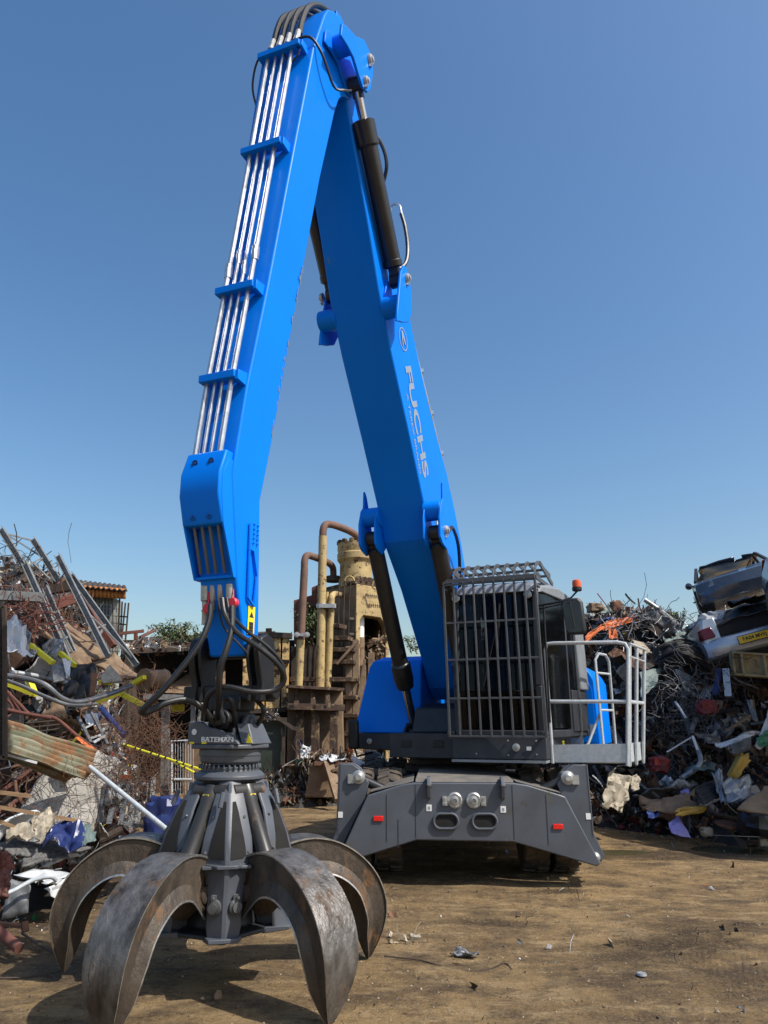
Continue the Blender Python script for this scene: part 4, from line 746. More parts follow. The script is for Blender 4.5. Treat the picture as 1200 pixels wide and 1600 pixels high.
def spl(lst):
    return [tuple(p)[:2] for p in smooth_path([V((a, b, 0)) for a, b in lst], 3)]
o_s = spl(outp); i_s = spl(inp); w_s = np.interp(np.linspace(0, 12, len(o_s)), range(13), wid)
for az, sc_r, lift in TINES:
    rings = []; n = len(o_s)
    for k in range(n):
        ro, zo = o_s[k]; ri, zi = i_s[k]; hw = float(w_s[k]); g = lambda u, t: K(az, .25+(ro+(ri-ro)*u-.25)*sc_r, zo+(zi-zo)*u+lift*min(1, k/12), t)
        fade = min(1, (n-1-k)/5)
        rings.append([g(0, -hw), g(0, hw), g(.04, hw), g(.08, hw*.90), g(.62, hw*.82), g(.95, hw*1.10), g(1.0, hw*1.12), g(1-.28*fade, hw*.12), g(1-.28*fade, -hw*.12), g(1.0, -hw*1.12), g(.95, -hw*1.10), g(.62, -hw*.82), g(.08, -hw*.90), g(.04, -hw)])
    mb = MB(); b = len(mb.v); m_ = len(rings[0])
    vs = [p for r in rings for p in r]; mb.v += [tuple(v) for v in vs]
    for k in range(n-1):
        for i in range(m_):
            j = (i+1) % m_; mb.f.append((k*m_+i, k*m_+j, (k+1)*m_+j, (k+1)*m_+i)); mb.m.append(0 if i in (0,) else (2 if i in (1, 13, 5, 9) else 1))
    mb.f.append(tuple(range(m_))[::-1]); mb.m.append(1); mb.f.append(tuple(range((n-1)*m_, n*m_))); mb.m.append(0)
    # tip wedge
    t = mb.build('tine', [M['tine'], M['tineside'], M['edge']], gr, 0.0, sharp=24)
    mb = MB(); 
    for s in (-1, 1):
        nn = (K(az, 0, 0, s)-K(az, 0, 0)).normalized(); c = K(az, .36, .58, s*.098)
        mb.lathe(c, nn, [(.05, -.03), (.05, .012), (.035, .02), (.001, .022)], 20); mb.tube([c+UP*.12+nn*.01, c+UP*.06+nn*.018], .017, 8); mb.bolt(c+UP*.12+nn*.01, nn, .014, .02)
    mb.build('tine_pin', M['rustdark'], t)
    mb = MB(); q = [K(az, .25+(1.12-.25)*sc_r, .10+lift, .02), K(az, .25+(1.055-.25)*sc_r, -.0+lift, .0), K(az, .25+(1.04-.25)*sc_r, .10+lift, .05)]
    # grapple ram from the collar to the back of the tine
    p0 = K(az, .185, 1.18); p1 = K(az, .46, .74); d = (p1-p0).normalized(); L_ = (p1-p0).length
    mb = MB(); mb.tube([p0, p0+d*.10, p0+d*.11, p0+d*(L_+.02)], [.058, .058, .052, .052], 22); mb.cyl(p0+(K(az, 0, 0, 1)-K(az, 0, 0))*(-.12)+d*.02, p0+(K(az, 0, 0, 1)-K(az, 0, 0))*.12+d*.02, .05, n=18)
    ram = mb.build('grapple_ram', M['gcyl'], gr)
    mb = MB(); c = p0+d*.05; nn = (K(az, 1, 0)-K(az, 0, 0)); tt = (K(az, 0, 0, 1)-K(az, 0, 0)); mb.prism([c+nn*.058+tt*a_+UP*b_ for a_, b_ in ((-.022, -.012), (.022, -.012), (.022, .012), (-.022, .012))], nn*.004); mb.build('yellow_mark', M['yellow'], ram)
mb = MB(); mb.lathe(V((gx, gy, 0)), UP, [(.20, 1.22), (.24, 1.235), (.24, 1.255), (.22, 1.275), (.195, 1.29), (.195, 1.315), (.001, 1.315)], 36)
for k in range(36):
    a_ = k*10; mb.bolt(K(a_, .205, 1.305), UP, .009, .022)
mb.build('slewing_collar', M['grey'], gr, 0.003)
ax_ = AL; ay_ = -AF
def Q(l, z, f=0.0): return V((gx, gy, z-.035)) + AL*(l*.90+.012) + AF*f*.9
mb = MB(); mb.lathe(V((gx, gy, 0)), UP, [(.001, 1.333), (.19, 1.333), (.205, 1.345), (.21, 1.38), (.215, 1.385), (.215, 1.428), (.001, 1.428)], 36); mb.build('rotator_drum', M['grey'], gr, 0.004)
mb = MB(); oc = [(-.20, -.25), (.16, -.25), (.24, -.14), (.26, .10), (.18, .24), (-.20, .24), (-.27, .12), (-.27, -.12)]
mb.prism([Q(l, 1.465, -f) for l, f in oc], UP*.03)
front = [(-.245, 1.495), (-.245, 1.64), (-.13, 1.645), (-.07, 1.605), (-.02, 1.60), (.05, 1.585), (.12, 1.55), (.19, 1.52), (.215, 1.495)]
mb.prism([Q(l, z, .245) for l, z in front], -AF*.03); mb.prism([Q(l, z, -.20) for l, z in front], -AF*.03)
mb.hexa([Q(-.245, 1.495, .245), Q(-.245, 1.495, -.23), Q(-.10, 1.495, -.23), Q(-.10, 1.495, .245)], [Q(-.235, 1.64, .235), Q(-.235, 1.64, -.22), Q(-.13, 1.64, -.22), Q(-.13, 1.64, .235)])
mb.hexa([Q(.17, 1.495, .15), Q(.26, 1.495, .12), Q(.26, 1.495, -.15), Q(.17, 1.495, -.18)], [Q(.10, 1.63, .12), Q(.19, 1.63, .09), Q(.19, 1.63, -.12), Q(.10, 1.63, -.15)])
mb.hexa([Q(-.1, 1.495, .21), Q(.17, 1.495, .21), Q(.17, 1.495, -.2), Q(-.1, 1.495, -.2)], [Q(-.1, 1.57, .21), Q(.08, 1.57, .21), Q(.08, 1.57, -.2), Q(-.1, 1.57, -.2)])
rh = mb.build('rotator_housing', M['grey'], gr, 0.008)
mb = MB(); ov = [(-.11, 1.515), (-.09, 1.502), (.165, 1.502), (.185, 1.515), (.165, 1.528), (-.09, 1.528)]
ov = [(-.115, 1.525), (-.10, 1.512), (.15, 1.512), (.168, 1.525), (.15, 1.54), (-.10, 1.54)]
mb.prism([Q(l, z, .246) for l, z in ov], AF*.002); nb = mb.build('name_plate', mat('nameplate_grey', (.1, .105, .11), .5), rh)
lettering('name_lettering', 'BATEMAN', Q(.027, 1.526, .2495), AL, UP, .042, M['white'], nb, sx=1.35, bold=.03)
mb = MB(); mb.tube([Q(l, z, .248) for l, z in ov+ov[:1]], .0016, 5); mb.build('plate_border', M['white'], nb)
mb = MB(); mb.lathe(Q(-.185, 1.575, .247), AF, [(.02, 0), (.02, .002), (.001, .002)], 18); mb.build('round_sticker', M['white'], rh)
for l in (-.20, -.09):
    mb = MB(); mb.prism([Q(l+a_, 1.498+b_, .247) for a_, b_ in ((-.02, 0), (.02, 0), (.02, .012), (-.02, .012))], AF*.003); mb.build('yellow_mark', M['yellow'], rh)
mb = MB(); c = Q(.235, 1.535, .14); mb.prism([c+AL*a_+UP*b_ for a_, b_ in ((-.022, -.03), (.025, -.03), (-.01, .03))], AF*.003); mb.build('warning_triangle', M['yellow'], rh)
mb = MB()
for l, f, z in ((-.205, .15, 1.64), (-.10, .10, 1.62), (.07, .08, 1.57)): mb.tube([Q(l, z, f), Q(l, z+.03, f), Q(l, z+.035, f), Q(l, z+.07, f), Q(l, z+.075, f), Q(l, z+.13, f)], [.024, .024, .017, .017, .02, .018], 12)
mb.build('rotator_fittings', M['bolt'], gr)
mb = MB()
for s in (-1, 1): mb.prism([Q(s*.11+.03-.015, 1.5, .10), Q(s*.11+.03-.015, 1.62, .10), Q(s*.11+.03-.015, 1.69, .05), Q(s*.11+.03-.015, 1.69, -.05), Q(s*.11+.03-.015, 1.62, -.10), Q(s*.11+.03-.015, 1.5, -.10)], AL*.03)
mb.cyl(Q(-.12, 1.64), Q(.18, 1.64), .035, n=16); mb.build('hanger_lugs', M['grey'], gr, .006)
# hoses from the stick to the rotator
def hose(pxs, r, n='grapple_hose', m='rubber'):
    mb = MB(); mb.tube(smooth_path([P(*p) for p in pxs], 7), r, 10); return mb.build(n, M[m], mh)
y0 = U(5.58, 0, 0).y
hose([(329, 945, 5.08), (326, 972, 5.05), (308, 1012, 5.0), (262, 1070, 4.95), (232, 1100, 4.95), (221, 1112, 4.97), (232, 1112, 5.02), (262, 1098, 5.08), (292, 1094, 5.15), (318, 1108, 5.2), (333, 1130, 5.25), (338, 1150, 5.3)], .021)
hose([(363, 948, 5.08), (362, 985, 5.0), (352, 1020, 4.95), (344, 1045, 4.95), (342, 1080, 5.0), (341, 1108, 5.15), (342, 1128, 5.27)], .022)
hose([(347, 935, 5.1), (352, 962, 5.05), (372, 990, 4.98), (410, 1016, 4.95), (436, 1040, 5.0), (444, 1062, 5.05), (430, 1078, 5.05), (395, 1081, 5.0), (352, 1073, 5.0), (328, 1084, 5.05), (320, 1105, 5.15), (317, 1125, 5.2)], .018)
hose([(354, 935, 5.1), (360, 958, 5.06), (385, 985, 5.0), (418, 1010, 5.0), (440, 1036, 5.05), (444, 1060, 5.08), (434, 1074, 5.1), (408, 1082, 5.1), (375, 1082, 5.1)], .012)
hose([(350, 1130, 5.15), (345, 1105, 5.15), (352, 1092, 5.15), (362, 1096, 5.15), (366, 1115, 5.2), (368, 1135, 5.3)], .016)
hose([(402, 1095, 5.3), (412, 1110, 5.3), (404, 1130, 5.35), (392, 1140, 5.4)], .016)
hose([(340, 945, 5.1), (350, 980, 5.1), (372, 1005, 5.1), (386, 1020, 5.12)], .007)
# ============================================================ GROUND AND SETTING
def smooth01(t): t = max(0.0, min(1.0, t)); return t*t*(3-2*t)
def gz(x, y):
    d = math.hypot(x-1, y-7)
    if d > 40: return 0.0
    z = 0.035*noise.noise(V((x*.5, y*.5, 3))) + 0.018*noise.noise(V((x*1.7, y*1.7, 9)))+.006*noise.noise(V((x*6, y*6, 1)))
    # shallow basins where water stands
    g1 = math.exp(-((x-4.95)**2/.8+(y-10.75)**2/.16)**1.5); g2 = math.exp(-((x-2.95)**2/.5+(y-10.55)**2/.07)**1.5)
    z = z*(1-max(g1, g2)) - .075*g1 - .055*g2
    # wheel ruts
    return z
mb = MB(); xs = [-900, -300, -100, -50, -25]+[-14+.16*i for i in range(176)]+[25, 50, 100, 300, 900]; ys = [-900, -300, -100, -30, -8, 0, 2]+[3+.14*i for i in range(120)]+[22, 26, 34, 50, 100, 300, 900]
xs = sorted(xs); vs = [(x, y, gz(x, y)) for y in ys for x in xs]; nx = len(xs)
mb.add(vs, [(j*nx+i, j*nx+i+1, (j+1)*nx+i+1, (j+1)*nx+i) for j in range(len(ys)-1) for i in range(nx-1)])
g = mb.build('ground', M['ground'], None, sharp=180); tag(g, kind='structure')
def blob(name, cx, cy, rx, ry, z, m, rot=0, seed=0, n=48):
    mb = MB(); pts = []
    for k in range(n):
        a = 2*math.pi*k/n; r = 1+.28*noise.noise(V((math.cos(a)*1.6+seed, math.sin(a)*1.6, seed)))+.10*noise.noise(V((math.cos(a)*5+seed, math.sin(a)*5, seed)))
        x, y = math.cos(a)*rx*r, math.sin(a)*ry*r; pts.append(V((cx+x*math.cos(rot)-y*math.sin(rot), cy+x*math.sin(rot)+y*math.cos(rot), z)))
    mb.add(pts, [tuple(range(n))]); return mb.build(name, m, None)
tag(blob('puddle', 4.95, 10.75, 1.5, .62, -.036, M['water'], -.1, 2), kind='structure')
tag(blob('puddle', 2.95, 10.55, 1.1, .42, -.036, M['water'], -.06, 5), kind='structure')

# ============================================================ SCRAP HEAPS (uncountable small scrap)
SM = [M['rust'], M['rustdark'], M['greysteel'], M['silver'], M['dkscrap'], M['bwhite'], M['cream'], M['sred'], M['sblue'], M['sgreen'], M['syellow'], M['sorange'], M['tan']]
def bit(mb, c, s, rng, mi):
    rot = rotm(rng.uniform(0, 360), rng.uniform(0, 360), rng.uniform(0, 360)); k = rng.random()
    if k < .42:        # crumpled shard
        n = 3; a = s*rng.uniform(.6, 1.3); b = s*rng.uniform(.3, .9); vs = [c+rot @ V(((i/(n-1)-.5)*a+rng.uniform(-.1, .1)*s, (j/(n-1)-.5)*b+rng.uniform(-.1, .1)*s, rng.uniform(-.22, .22)*s)) for j in range(n) for i in range(n)]
        mb.add(vs, [(j*n+i, j*n+i+1, (j+1)*n+i+1, (j+1)*n+i) for j in range(n-1) for i in range(n-1)], mi)
    elif k < .66:      # curled strip
        n = rng.randint(4, 7); w_ = s*rng.uniform(.08, .25); L = s*rng.uniform(1.2, 2.6); curl = rng.uniform(-2.4, 2.4); tw = rng.uniform(-1.2, 1.2); vs = []; p = V((0, 0, 0)); a = 0
        for i in range(n+1):
            t = i/n; a = curl*t; wv = V((0, math.cos(tw*t), math.sin(tw*t)))*w_*.5; vs += [c+rot @ (p-wv), c+rot @ (p+wv)]; p = p+V((math.cos(a), 0, math.sin(a)))*(L/n)
        mb.add(vs, [(2*i, 2*i+1, 2*i+3, 2*i+2) for i in range(n)], mi)
    elif k < .86:      # bent rod or wire
        n = rng.randint(2, 5); L = s*rng.uniform(1.5, 4); d = V((1, 0, 0)); p = V((0, 0, 0)); path = [c]
        for i in range(n): d = (d+V((0, rng.uniform(-.6, .6), rng.uniform(-.6, .6)))).normalized(); p = p+d*L/n; path.append(c+rot @ p)
        mb.tube(path, max(.003, s*rng.uniform(.015, .05)), 4, mi, caps=False)
    else:              # small block
        mb.box(c, (s*rng.uniform(.3, 1), s*rng.uniform(.2, .6), s*rng.uniform(.1, .4)), rot, mi)
PAL = {'left': [28, 14, 14, 8, 10, 6, 7, 4, 2, 1, 1.5, 1.5, 8], 'right': [28, 18, 17, 6, 14, 4, 6, 1.6, .8, .3, .3, 1.4, 11], 'bright': [24, 14, 16, 6, 12, 5, 8, 3, 1, .5, .5, 2, 14], 'floor': [24, 14, 10, 5, 14, 8, 12, 2, 2, 1, 1, 2, 12]}
def heap(name, hf, x0, x1, y0, y1, step, nb, seed, pal, smin=.05, smax=.26, basem=None):
    rng = random.Random(seed); mb = MB(); vs = []; ids = {}
    nx = int((x1-x0)/step)+1; ny = int((y1-y0)/step)+1
    H = [[hf(x0+i*step, y0+j*step) for i in range(nx)] for j in range(ny)]
    for j in range(ny):
        for i in range(nx):
            h = H[j][i]; x, y = x0+i*step, y0+j*step; nn = .0 if h <= 0 else .18*noise.noise(V((x*2.2, y*2.2, seed)))+.10*noise.noise(V((x*6, y*6, seed+4)))
            vs.append((x+rng.uniform(-.3, .3)*step, y+rng.uniform(-.3, .3)*step, h+nn if h > 0 else -.12))
    mb.add(vs, [(j*nx+i, j*nx+i+1, (j+1)*nx+i+1, (j+1)*nx+i) for j in range(ny-1) for i in range(nx-1) if max(H[j][i], H[j][i+1], H[j+1][i], H[j+1][i+1]) > 0], 4 if basem is None else basem)  # base skin takes the black scrap colour to paint shade into the gaps
    wts = PAL[pal]; k = 0; tries = 0
    while k < nb and tries < nb*20:
        tries += 1; x, y = rng.uniform(x0, x1), rng.uniform(y0, y1); h = hf(x, y)
        if h <= 0.01: continue
        hx, hy = hf(x+.1, y), hf(x, y+.1); sl = math.hypot(hx-h, hy-h)/.1
        if rng.random() > min(1, .35+.4*sl): continue
        s = smin*(smax/smin)**(rng.random()**1.3)
        # small scrap in clusters of one sort
        u = (noise.noise(V((x*.9, y*.9, h*.9+seed)))+.5)
        rng2 = random.Random(int((u*7))*31+seed) ; ww = PAL['bright'] if (pal == 'right' and h < 1.0 and rng.random() < .75) else wts; mi = rng.choices(range(13), ww)[0] if rng.random() < .7 else rng2.choices(range(13), ww)[0]  # paler scrap low on the right heap also paints in its sunlight
        bit(mb, V((x, y, h+.18*noise.noise(V((x*2.2, y*2.2, seed)))+rng.uniform(-.05, .16)*min(1, h*4))), s, rng, mi); k += 1
    o = mb.build(name, SM, None, sharp=20); return o
def left_h(x, y):
    n_ = .35*noise.noise(V((x*.6, y*.6, 1)))+.2*noise.noise(V((x*1.5, y*1.5, 5)))
    ex = -3.15 - .22*max(0, y-9) ; d1 = ex-x+n_*.6; d2 = y-6.75+.35*(x+3.3)*0+n_*.5
    if min(d1, d2) <= 0: return 0
    h = min(d1*(.95+.3*max(0, min(4, y-8))), d2*.42 if d2 < 3.2 else 1.34+(d2-3.2)*1.05)
    return max(.02, min(h, 4.15+.35*noise.noise(V((x*.8, y*.8, 7)))-.18*max(0, x+6.5))*(1-.0) + n_*.3*min(1, h)) if y < 17 else 0
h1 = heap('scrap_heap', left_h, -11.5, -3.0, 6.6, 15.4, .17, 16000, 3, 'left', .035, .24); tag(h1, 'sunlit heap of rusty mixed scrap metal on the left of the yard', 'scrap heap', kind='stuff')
def right_h(x, y):
    n_ = .5*noise.noise(V((x*.5, y*.5, 11)))+.25*noise.noise(V((x*1.4, y*1.4, 15)))
    # foot line from (3.2,12.9) through (4.9,10.9) and on to (9,9)
    if x < 4.6: fy = 13.1-(x-3.0)*1.15
    else: fy = 11.26-(x-4.6)*.45
    if x < 3.0: fy = 13.1+(3.0-x)*.35+max(0, .3-x)*1.6
    d = y-fy+n_*.5
    if d <= 0: return 0
    h = d*.38 if d < 1.3 else .494+(d-1.3)*1.5
    top = 3.62+.3*noise.noise(V((x*.7, y*.7, 17)))+.12*noise.noise(V((x*2.5, y*2.5, 18)))+.06*max(0, 4.6-x)
    if x < 2.4: top = min(top, max(.5, 3.7-(2.4-x)*2.6)); 
    if x > 5.4: top = min(top, 2.6+.2*n_)
    return max(.02, min(h, top))
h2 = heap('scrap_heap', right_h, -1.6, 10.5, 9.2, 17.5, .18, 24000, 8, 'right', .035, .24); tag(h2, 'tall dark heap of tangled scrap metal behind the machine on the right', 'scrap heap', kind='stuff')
# low litter at the foot of the press, and litter trodden over the yard
def mid_h(x, y):
    d = 1-math.hypot((x+1.95)/1.2, (y-16.45)/.9)+.25*noise.noise(V((x*1.5, y*1.5, 30)))
    return max(0, min(.42, d*.7)) if d > 0 else 0
tag(heap('loose_scrap', mid_h, -3.6, -.2, 15.2, 17.6, .15, 1300, 12, 'bright', .05, .24), 'loose curled offcuts strewn at the foot of the rusty press', 'loose scrap', kind='stuff')
def litter():
    rng = random.Random(5); mb = MB(); wts = PAL['floor']
    for k in range(2600):
        if rng.random() < .55: x, y = rng.uniform(-6, 7), rng.uniform(4.0, 13)
        else:
            e = rng.random()
            if e < .5: x, y = -3.2+rng.gauss(.05, .3), rng.uniform(6.2, 12.5)
            else: t = rng.random(); x, y = 3.1+t*3.2, 12.7-t*2.6+rng.gauss(-.1, .22)
        s = .012*(3.2 if rng.random() < .05 else 1)*rng.uniform(.7, 2.2); bit(mb, V((x, y, gz(x, y)+s*.15)), s, rng, rng.choices(range(13), wts)[0])
    return mb.build('ground_litter', SM, None)
tag(litter(), 'tiny chips of metal and plastic scattered over the brown dirt', 'litter', kind='stuff')
def stones():
    rng = random.Random(9); mb = MB()
    for k in range(3500):
        y = 3.8+9*rng.random()**1.3; x = rng.uniform(-.62*y-.5, .62*y+.5); s = rng.uniform(.003, .009)*(1 if rng.random() < .97 else 2.0); c = V((x, y, gz(x, y)+s*.2)); ph = rng.random()*6
        vs = [c+V((math.cos(a+ph)*s*rng.uniform(.7, 1.2), math.sin(a+ph)*s*rng.uniform(.7, 1.2), 0)) for a in (0, 1.25, 2.5, 3.8, 5)]; mb.add(vs+[c+V((0, 0, s*.8))], [(i, (i+1) % 5, 5) for i in range(5)], rng.choice((0, 1)))
    return mb.build('grit', [mat('pale_grit', (.38, .31, .22), .9, island=.4), mat('dark_grit', (.12, .085, .055), .9, island=.4)], None)
tag(stones(), 'fine grit and pebbles on the yard floor', 'grit', kind='stuff')

# ============================================================ BIGGER PIECES IN THE HEAPS
def grid_sheet(c4, nu, nv, crumple, seed, thick=.006, corr=None):
    # a steel sheet with sharp random folds: two lattices of random heights joined by flat facets
    q = [V(p) for p in c4]; rng = random.Random(seed); nrm = (q[1]-q[0]).cross(q[3]-q[0]).normalized(); vs = []
    def lattice(n): return [[rng.uniform(-1, 1) for _ in range(n+2)] for _ in range(n+2)]
    L1, L2, D1, D2 = lattice(3), lattice(7), lattice(4), lattice(4)
    def tri(L, n, u, v_):
        x, y = min(u, .9999)*n, min(v_, .9999)*n; i, j = int(x), int(y); a, b = x-i, y-j
        if (i+j) % 2: 
            return L[j][i]+a*(L[j][i+1]-L[j][i])+b*(L[j+1][i+1]-L[j][i+1]) if a > b else L[j][i]+b*(L[j+1][i]-L[j][i])+a*(L[j+1][i+1]-L[j+1][i])
        a2 = 1-a; return L[j][i+1]+a2*(L[j][i]-L[j][i+1])+b*(L[j+1][i]-L[j][i]) if a2 > b else L[j][i+1]+b*(L[j+1][i+1]-L[j][i+1])+a2*(L[j+1][i]-L[j+1][i+1])
    for j in range(nv+1):
        for i in range(nu+1):
            u, v_ = i/nu, j/nv; p = (q[0]*(1-u)+q[1]*u)*(1-v_)+(q[3]*(1-u)+q[2]*u)*v_
            if crumple: p = p+nrm*crumple*(.75*tri(L1, 3, u, v_)+.38*tri(L2, 7, u, v_))+(q[1]-q[0])*(.06*tri(D1, 4, u, v_))+(q[3]-q[0])*(.06*tri(D2, 4, u, v_))
            if corr: p = p+nrm*corr[0]*math.sin(2*math.pi*corr[1]*v_)
            vs.append(p)
    mb = MB(); w_ = nu+1; ragged = .03 <= crumple
    mb.add(vs, [(j*w_+i, j*w_+i+1, (j+1)*w_+i+1, (j+1)*w_+i) for j in range(nv) for i in range(nu) if not (ragged and (i in (0, nu-1) or j in (0, nv-1)) and rng.random() < .10)]); return mb
def sheet(name, label, cat, pts, m, crumple=.03, n=(21, 21), thick=.006, corr=None, sharp=12, seed=None):
    o = grid_sheet([P(*p) for p in pts], n[0], n[1], crumple, (seed if seed is not None else len(label)), thick, corr).build(name, M[m], None, sharp=sharp); solid(o, thick); return tag(o, label, cat)
def bars(name, label, cat, segs, w_, m, h=None, kind='bar', parent=None):
    mb = MB()
    for a, b in segs:
        if kind == 'bar': mb.bar(P(*a), P(*b), w_, h or w_)
        elif kind == 'angle': mb.angle(P(*a), P(*b), w_)
        elif kind == 'channel': mb.angle(P(*a), P(*b), w_, channel=True)
        else: mb.cyl(P(*a), P(*b), w_, n=12)
    return tag(mb.build(name, M[m], parent), label, cat)
def pipe(name, label, cat, pts, r, m, n=10, k=6): 
    mb = MB(); mb.tube(smooth_path([P(*p) for p in pts], k), r, n); return tag(mb.build(name, M[m], None), label, cat)
# --- pallet racking uprights thrown on top of the left heap (perforated posts)
def rack(name, label, posts, braces, wd, m='galvdirty'):
    a0 = P(*posts[0][0]); r = empty(name, P(*posts[0][1]), label, 'racking frame')
    for p0, p1 in posts:
        mb = MB(); A, B = P(*p0), P(*p1); mb.angle(A, B, wd, .006, hint=V((0, -1, 0)), channel=True); o = mb.build('upright', M[m], r)
        x, y, d = frame_of(B-A, V((0, -1, 0))); L = (B-A).length; mb = MB(); k = 0
        while k*.075 < L-.05:
            c = A+d*(.04+k*.075); 
            for s in (-.22, .22): mb.bar(c+x*wd*s-y*.004, c+x*wd*s+d*.022-y*.004, .012, .004, y)
            k += 1
        mb.build('perforations', M['dark'], o)
    for p0, p1 in braces: mb = MB(); mb.bar(P(*p0), P(*p1), .03, .02); mb.build('brace', M[m], r)
    return r
rack('racking_frame', 'dark perforated racking frame rising highest against the sky at the far left', [((2, 826, 11.0), (38, 884, 10.9)), ((52, 842, 11.2), (93, 908, 11.1))], [((3, 832, 11), (52, 845, 11.2)), ((8, 833, 11), (62, 868, 11.2)), ((42, 884, 10.9), (66, 872, 11.1))], .085)
rack('racking_frame', 'bright grey perforated upright pair leaning down to the white sheet bundle', [((40, 880, 10.4), (112, 1040, 9.9)), ((72, 918, 10.7), (128, 1045, 10.2))], [((52, 880, 10.4), (78, 905, 10.6)), ((78, 960, 10.3), (88, 955, 10.4)), ((96, 1000, 10.1), (105, 995, 10.2)), ((80, 955, 10.2), (122, 1035, 10.2))], .08)
rack('racking_frame', 'long grey racking frame standing between the orange hut and the brown slab', [((91, 868, 10.9), (170, 1026, 10.2)), ((112, 898, 11.1), (215, 1040, 10.5))], [((98, 893, 10.9), (118, 905, 11.1)), ((134, 988, 10.5), (165, 976, 10.7)), ((132, 952, 10.6), (208, 1028, 10.5)), ((150, 1000, 10.4), (163, 980, 10.6))], .08)
bars('steel_beam', 'weathered grey box beam end lying level at the left edge under the racking', 'beam', [((-20, 930, 9.6), (66, 934, 9.7))], .16, 'galvdirty', .12)
bars('steel_beam', 'dark rust brown beam running behind the racking toward the orange hut', 'beam', [((60, 925, 12), (118, 915, 12))], .12, 'rustdark', .14)
bars('steel_beam', 'red brown beam lying below the orange hut roof', 'beam', [((85, 945, 11.5), (130, 930, 11.7))], .10, 'rustred', .16)
bars('steel_beam', 'red oxide angle crossing behind the long racking frame', 'beam', [((118, 925, 11.0), (178, 1010, 10.9))], .10, 'rustred', .08)
sheet('rusty_slab', 'large brown cracked slab lying tilted in the middle of the left heap', 'slab', [(55, 975, 10.6), (95, 960, 11.2), (175, 1025, 10.6), (125, 1048, 9.9)], 'tan', .05, thick=.05)
sheet('rusty_slab', 'smaller brown slab folded down beside the roller', 'slab', [(150, 1040, 10.2), (178, 1022, 10.4), (222, 1062, 10.0), (190, 1062, 9.8)], 'tan', .03, thick=.04)
sheet('white_sheet_bundle', 'crumpled white sheet metal casing at the far left behind the mesh panel', 'sheet metal', [(8, 968, 8.9), (30, 970, 9.0), (50, 1032, 8.7), (6, 1025, 8.5)], 'bwhite', .16, (9, 9))
sheet('grey_sheet', 'bent pale grey sheet folded next to the white casing', 'sheet metal', [(22, 968, 9.1), (47, 990, 9.2), (50, 1030, 8.8), (38, 1025, 8.8)], 'silver', .10)
sheet('grey_sheet', 'rounded grey sheet behind the yellow rails', 'sheet metal', [(68, 1008, 9.2), (98, 1000, 9.5), (92, 1030, 9.2), (72, 1035, 9.0)], 'silver', .15)
sheet('cabinet_side', 'dark grey cabinet side with a white edge under the yellow rails', 'cabinet', [(80, 1040, 8.8), (103, 1035, 9.0), (104, 1062, 8.8), (84, 1068, 8.6)], 'greysteel', .02, thick=.03)
sheet('white_board', 'narrow white panel standing against the cabinet side', 'panel', [(98, 1030, 8.9), (110, 1033, 9.0), (108, 1058, 8.8), (103, 1062, 8.8)], 'bwhite', .01, thick=.02)
for a, b, lb in (((48, 1008, 8.9), (83, 1036, 8.8), 'yellow and black rail leaning out from the white casing'), ((94, 1020, 9.2), (117, 1040, 9.1), 'short yellow rail above the black belting'), ((12, 1068, 8.3), (56, 1085, 8.2), 'yellow tube end under the curved grey conduit'), ((45, 1062, 8.5), (53, 1082, 8.4), 'stubby yellow bracket above the yellow tube end'), ((208, 1068, 9.6), (226, 1058, 9.5), 'yellow rail end touching the roller'), ((150, 1098, 9.2), (190, 1082, 9.3), 'yellow rail sloping up beside the conduit'), ((188, 1083, 9.3), (225, 1102, 9.2), 'yellow rail sloping down under the hose loop'), ((155, 1065, 9.5), (175, 1068, 9.5), 'short level yellow rail by the brown slab')):
    bars('yellow_rail', lb, 'rail', [(a, b)], .06, 'syellow', .05)
pipe('conduit', 'thick grey conduit bending across the left heap toward the roller', 'conduit', [(0, 1055, 8.1), (38, 1060, 8.1), (70, 1070, 8.1), (95, 1090, 8.2), (120, 1097, 8.4), (160, 1088, 8.8), (205, 1072, 9.3)], .03, 'greysteel')
pipe('conduit', 'thin grey conduit curving just below the thick one', 'conduit', [(-8, 1058, 8.0), (30, 1070, 8.0), (70, 1088, 8.0), (110, 1102, 8.1), (150, 1100, 8.6)], .02, 'greysteel')
def belt():
    mb = grid_sheet([P(110, 1042, 9.2), P(150, 1045, 9.4), P(148, 1090, 9.0), P(100, 1085, 8.8)], 10, 10, .12, 4); return mb
o = belt().build('rubber_belting', M['black'], None); solid(o, .02); tag(o, 'folded black rubber belting in the shadowy middle of the left heap', 'belting')
bars('rusty_post', 'upright rusty flat post beside the black belting', 'post', [((147, 1052, 9.0), (144, 1088, 8.9))], .06, 'rust', .03)
sheet('cream_board', 'cream triangular board beside the brown slabs', 'board', [(157, 1058, 9.6), (172, 1040, 9.7), (193, 1064, 9.5), (160, 1068, 9.4)], 'cream', .01, thick=.02)
# roller
r0, r1 = P(227, 1062, 9.6), P(258, 1060, 9.9); mb = MB(); mb.cyl(r0, r1, .115, n=28); d = (r1-r0).normalized(); mb.lathe(r0-d*.02, d, [(.12, 0), (.14, .0), (.14, .03), (.12, .03)], 24)
x, y, _ = frame_of(d)
for k in range(10): mb.bolt(r0-d*.02+(x*math.cos(k*.63)+y*math.sin(k*.63))*.13, -d, .012, .012)
tag(mb.build('steel_roller', M['tan'], None), 'brown flanged steel roller lying by the end of the yellow rails', 'roller')
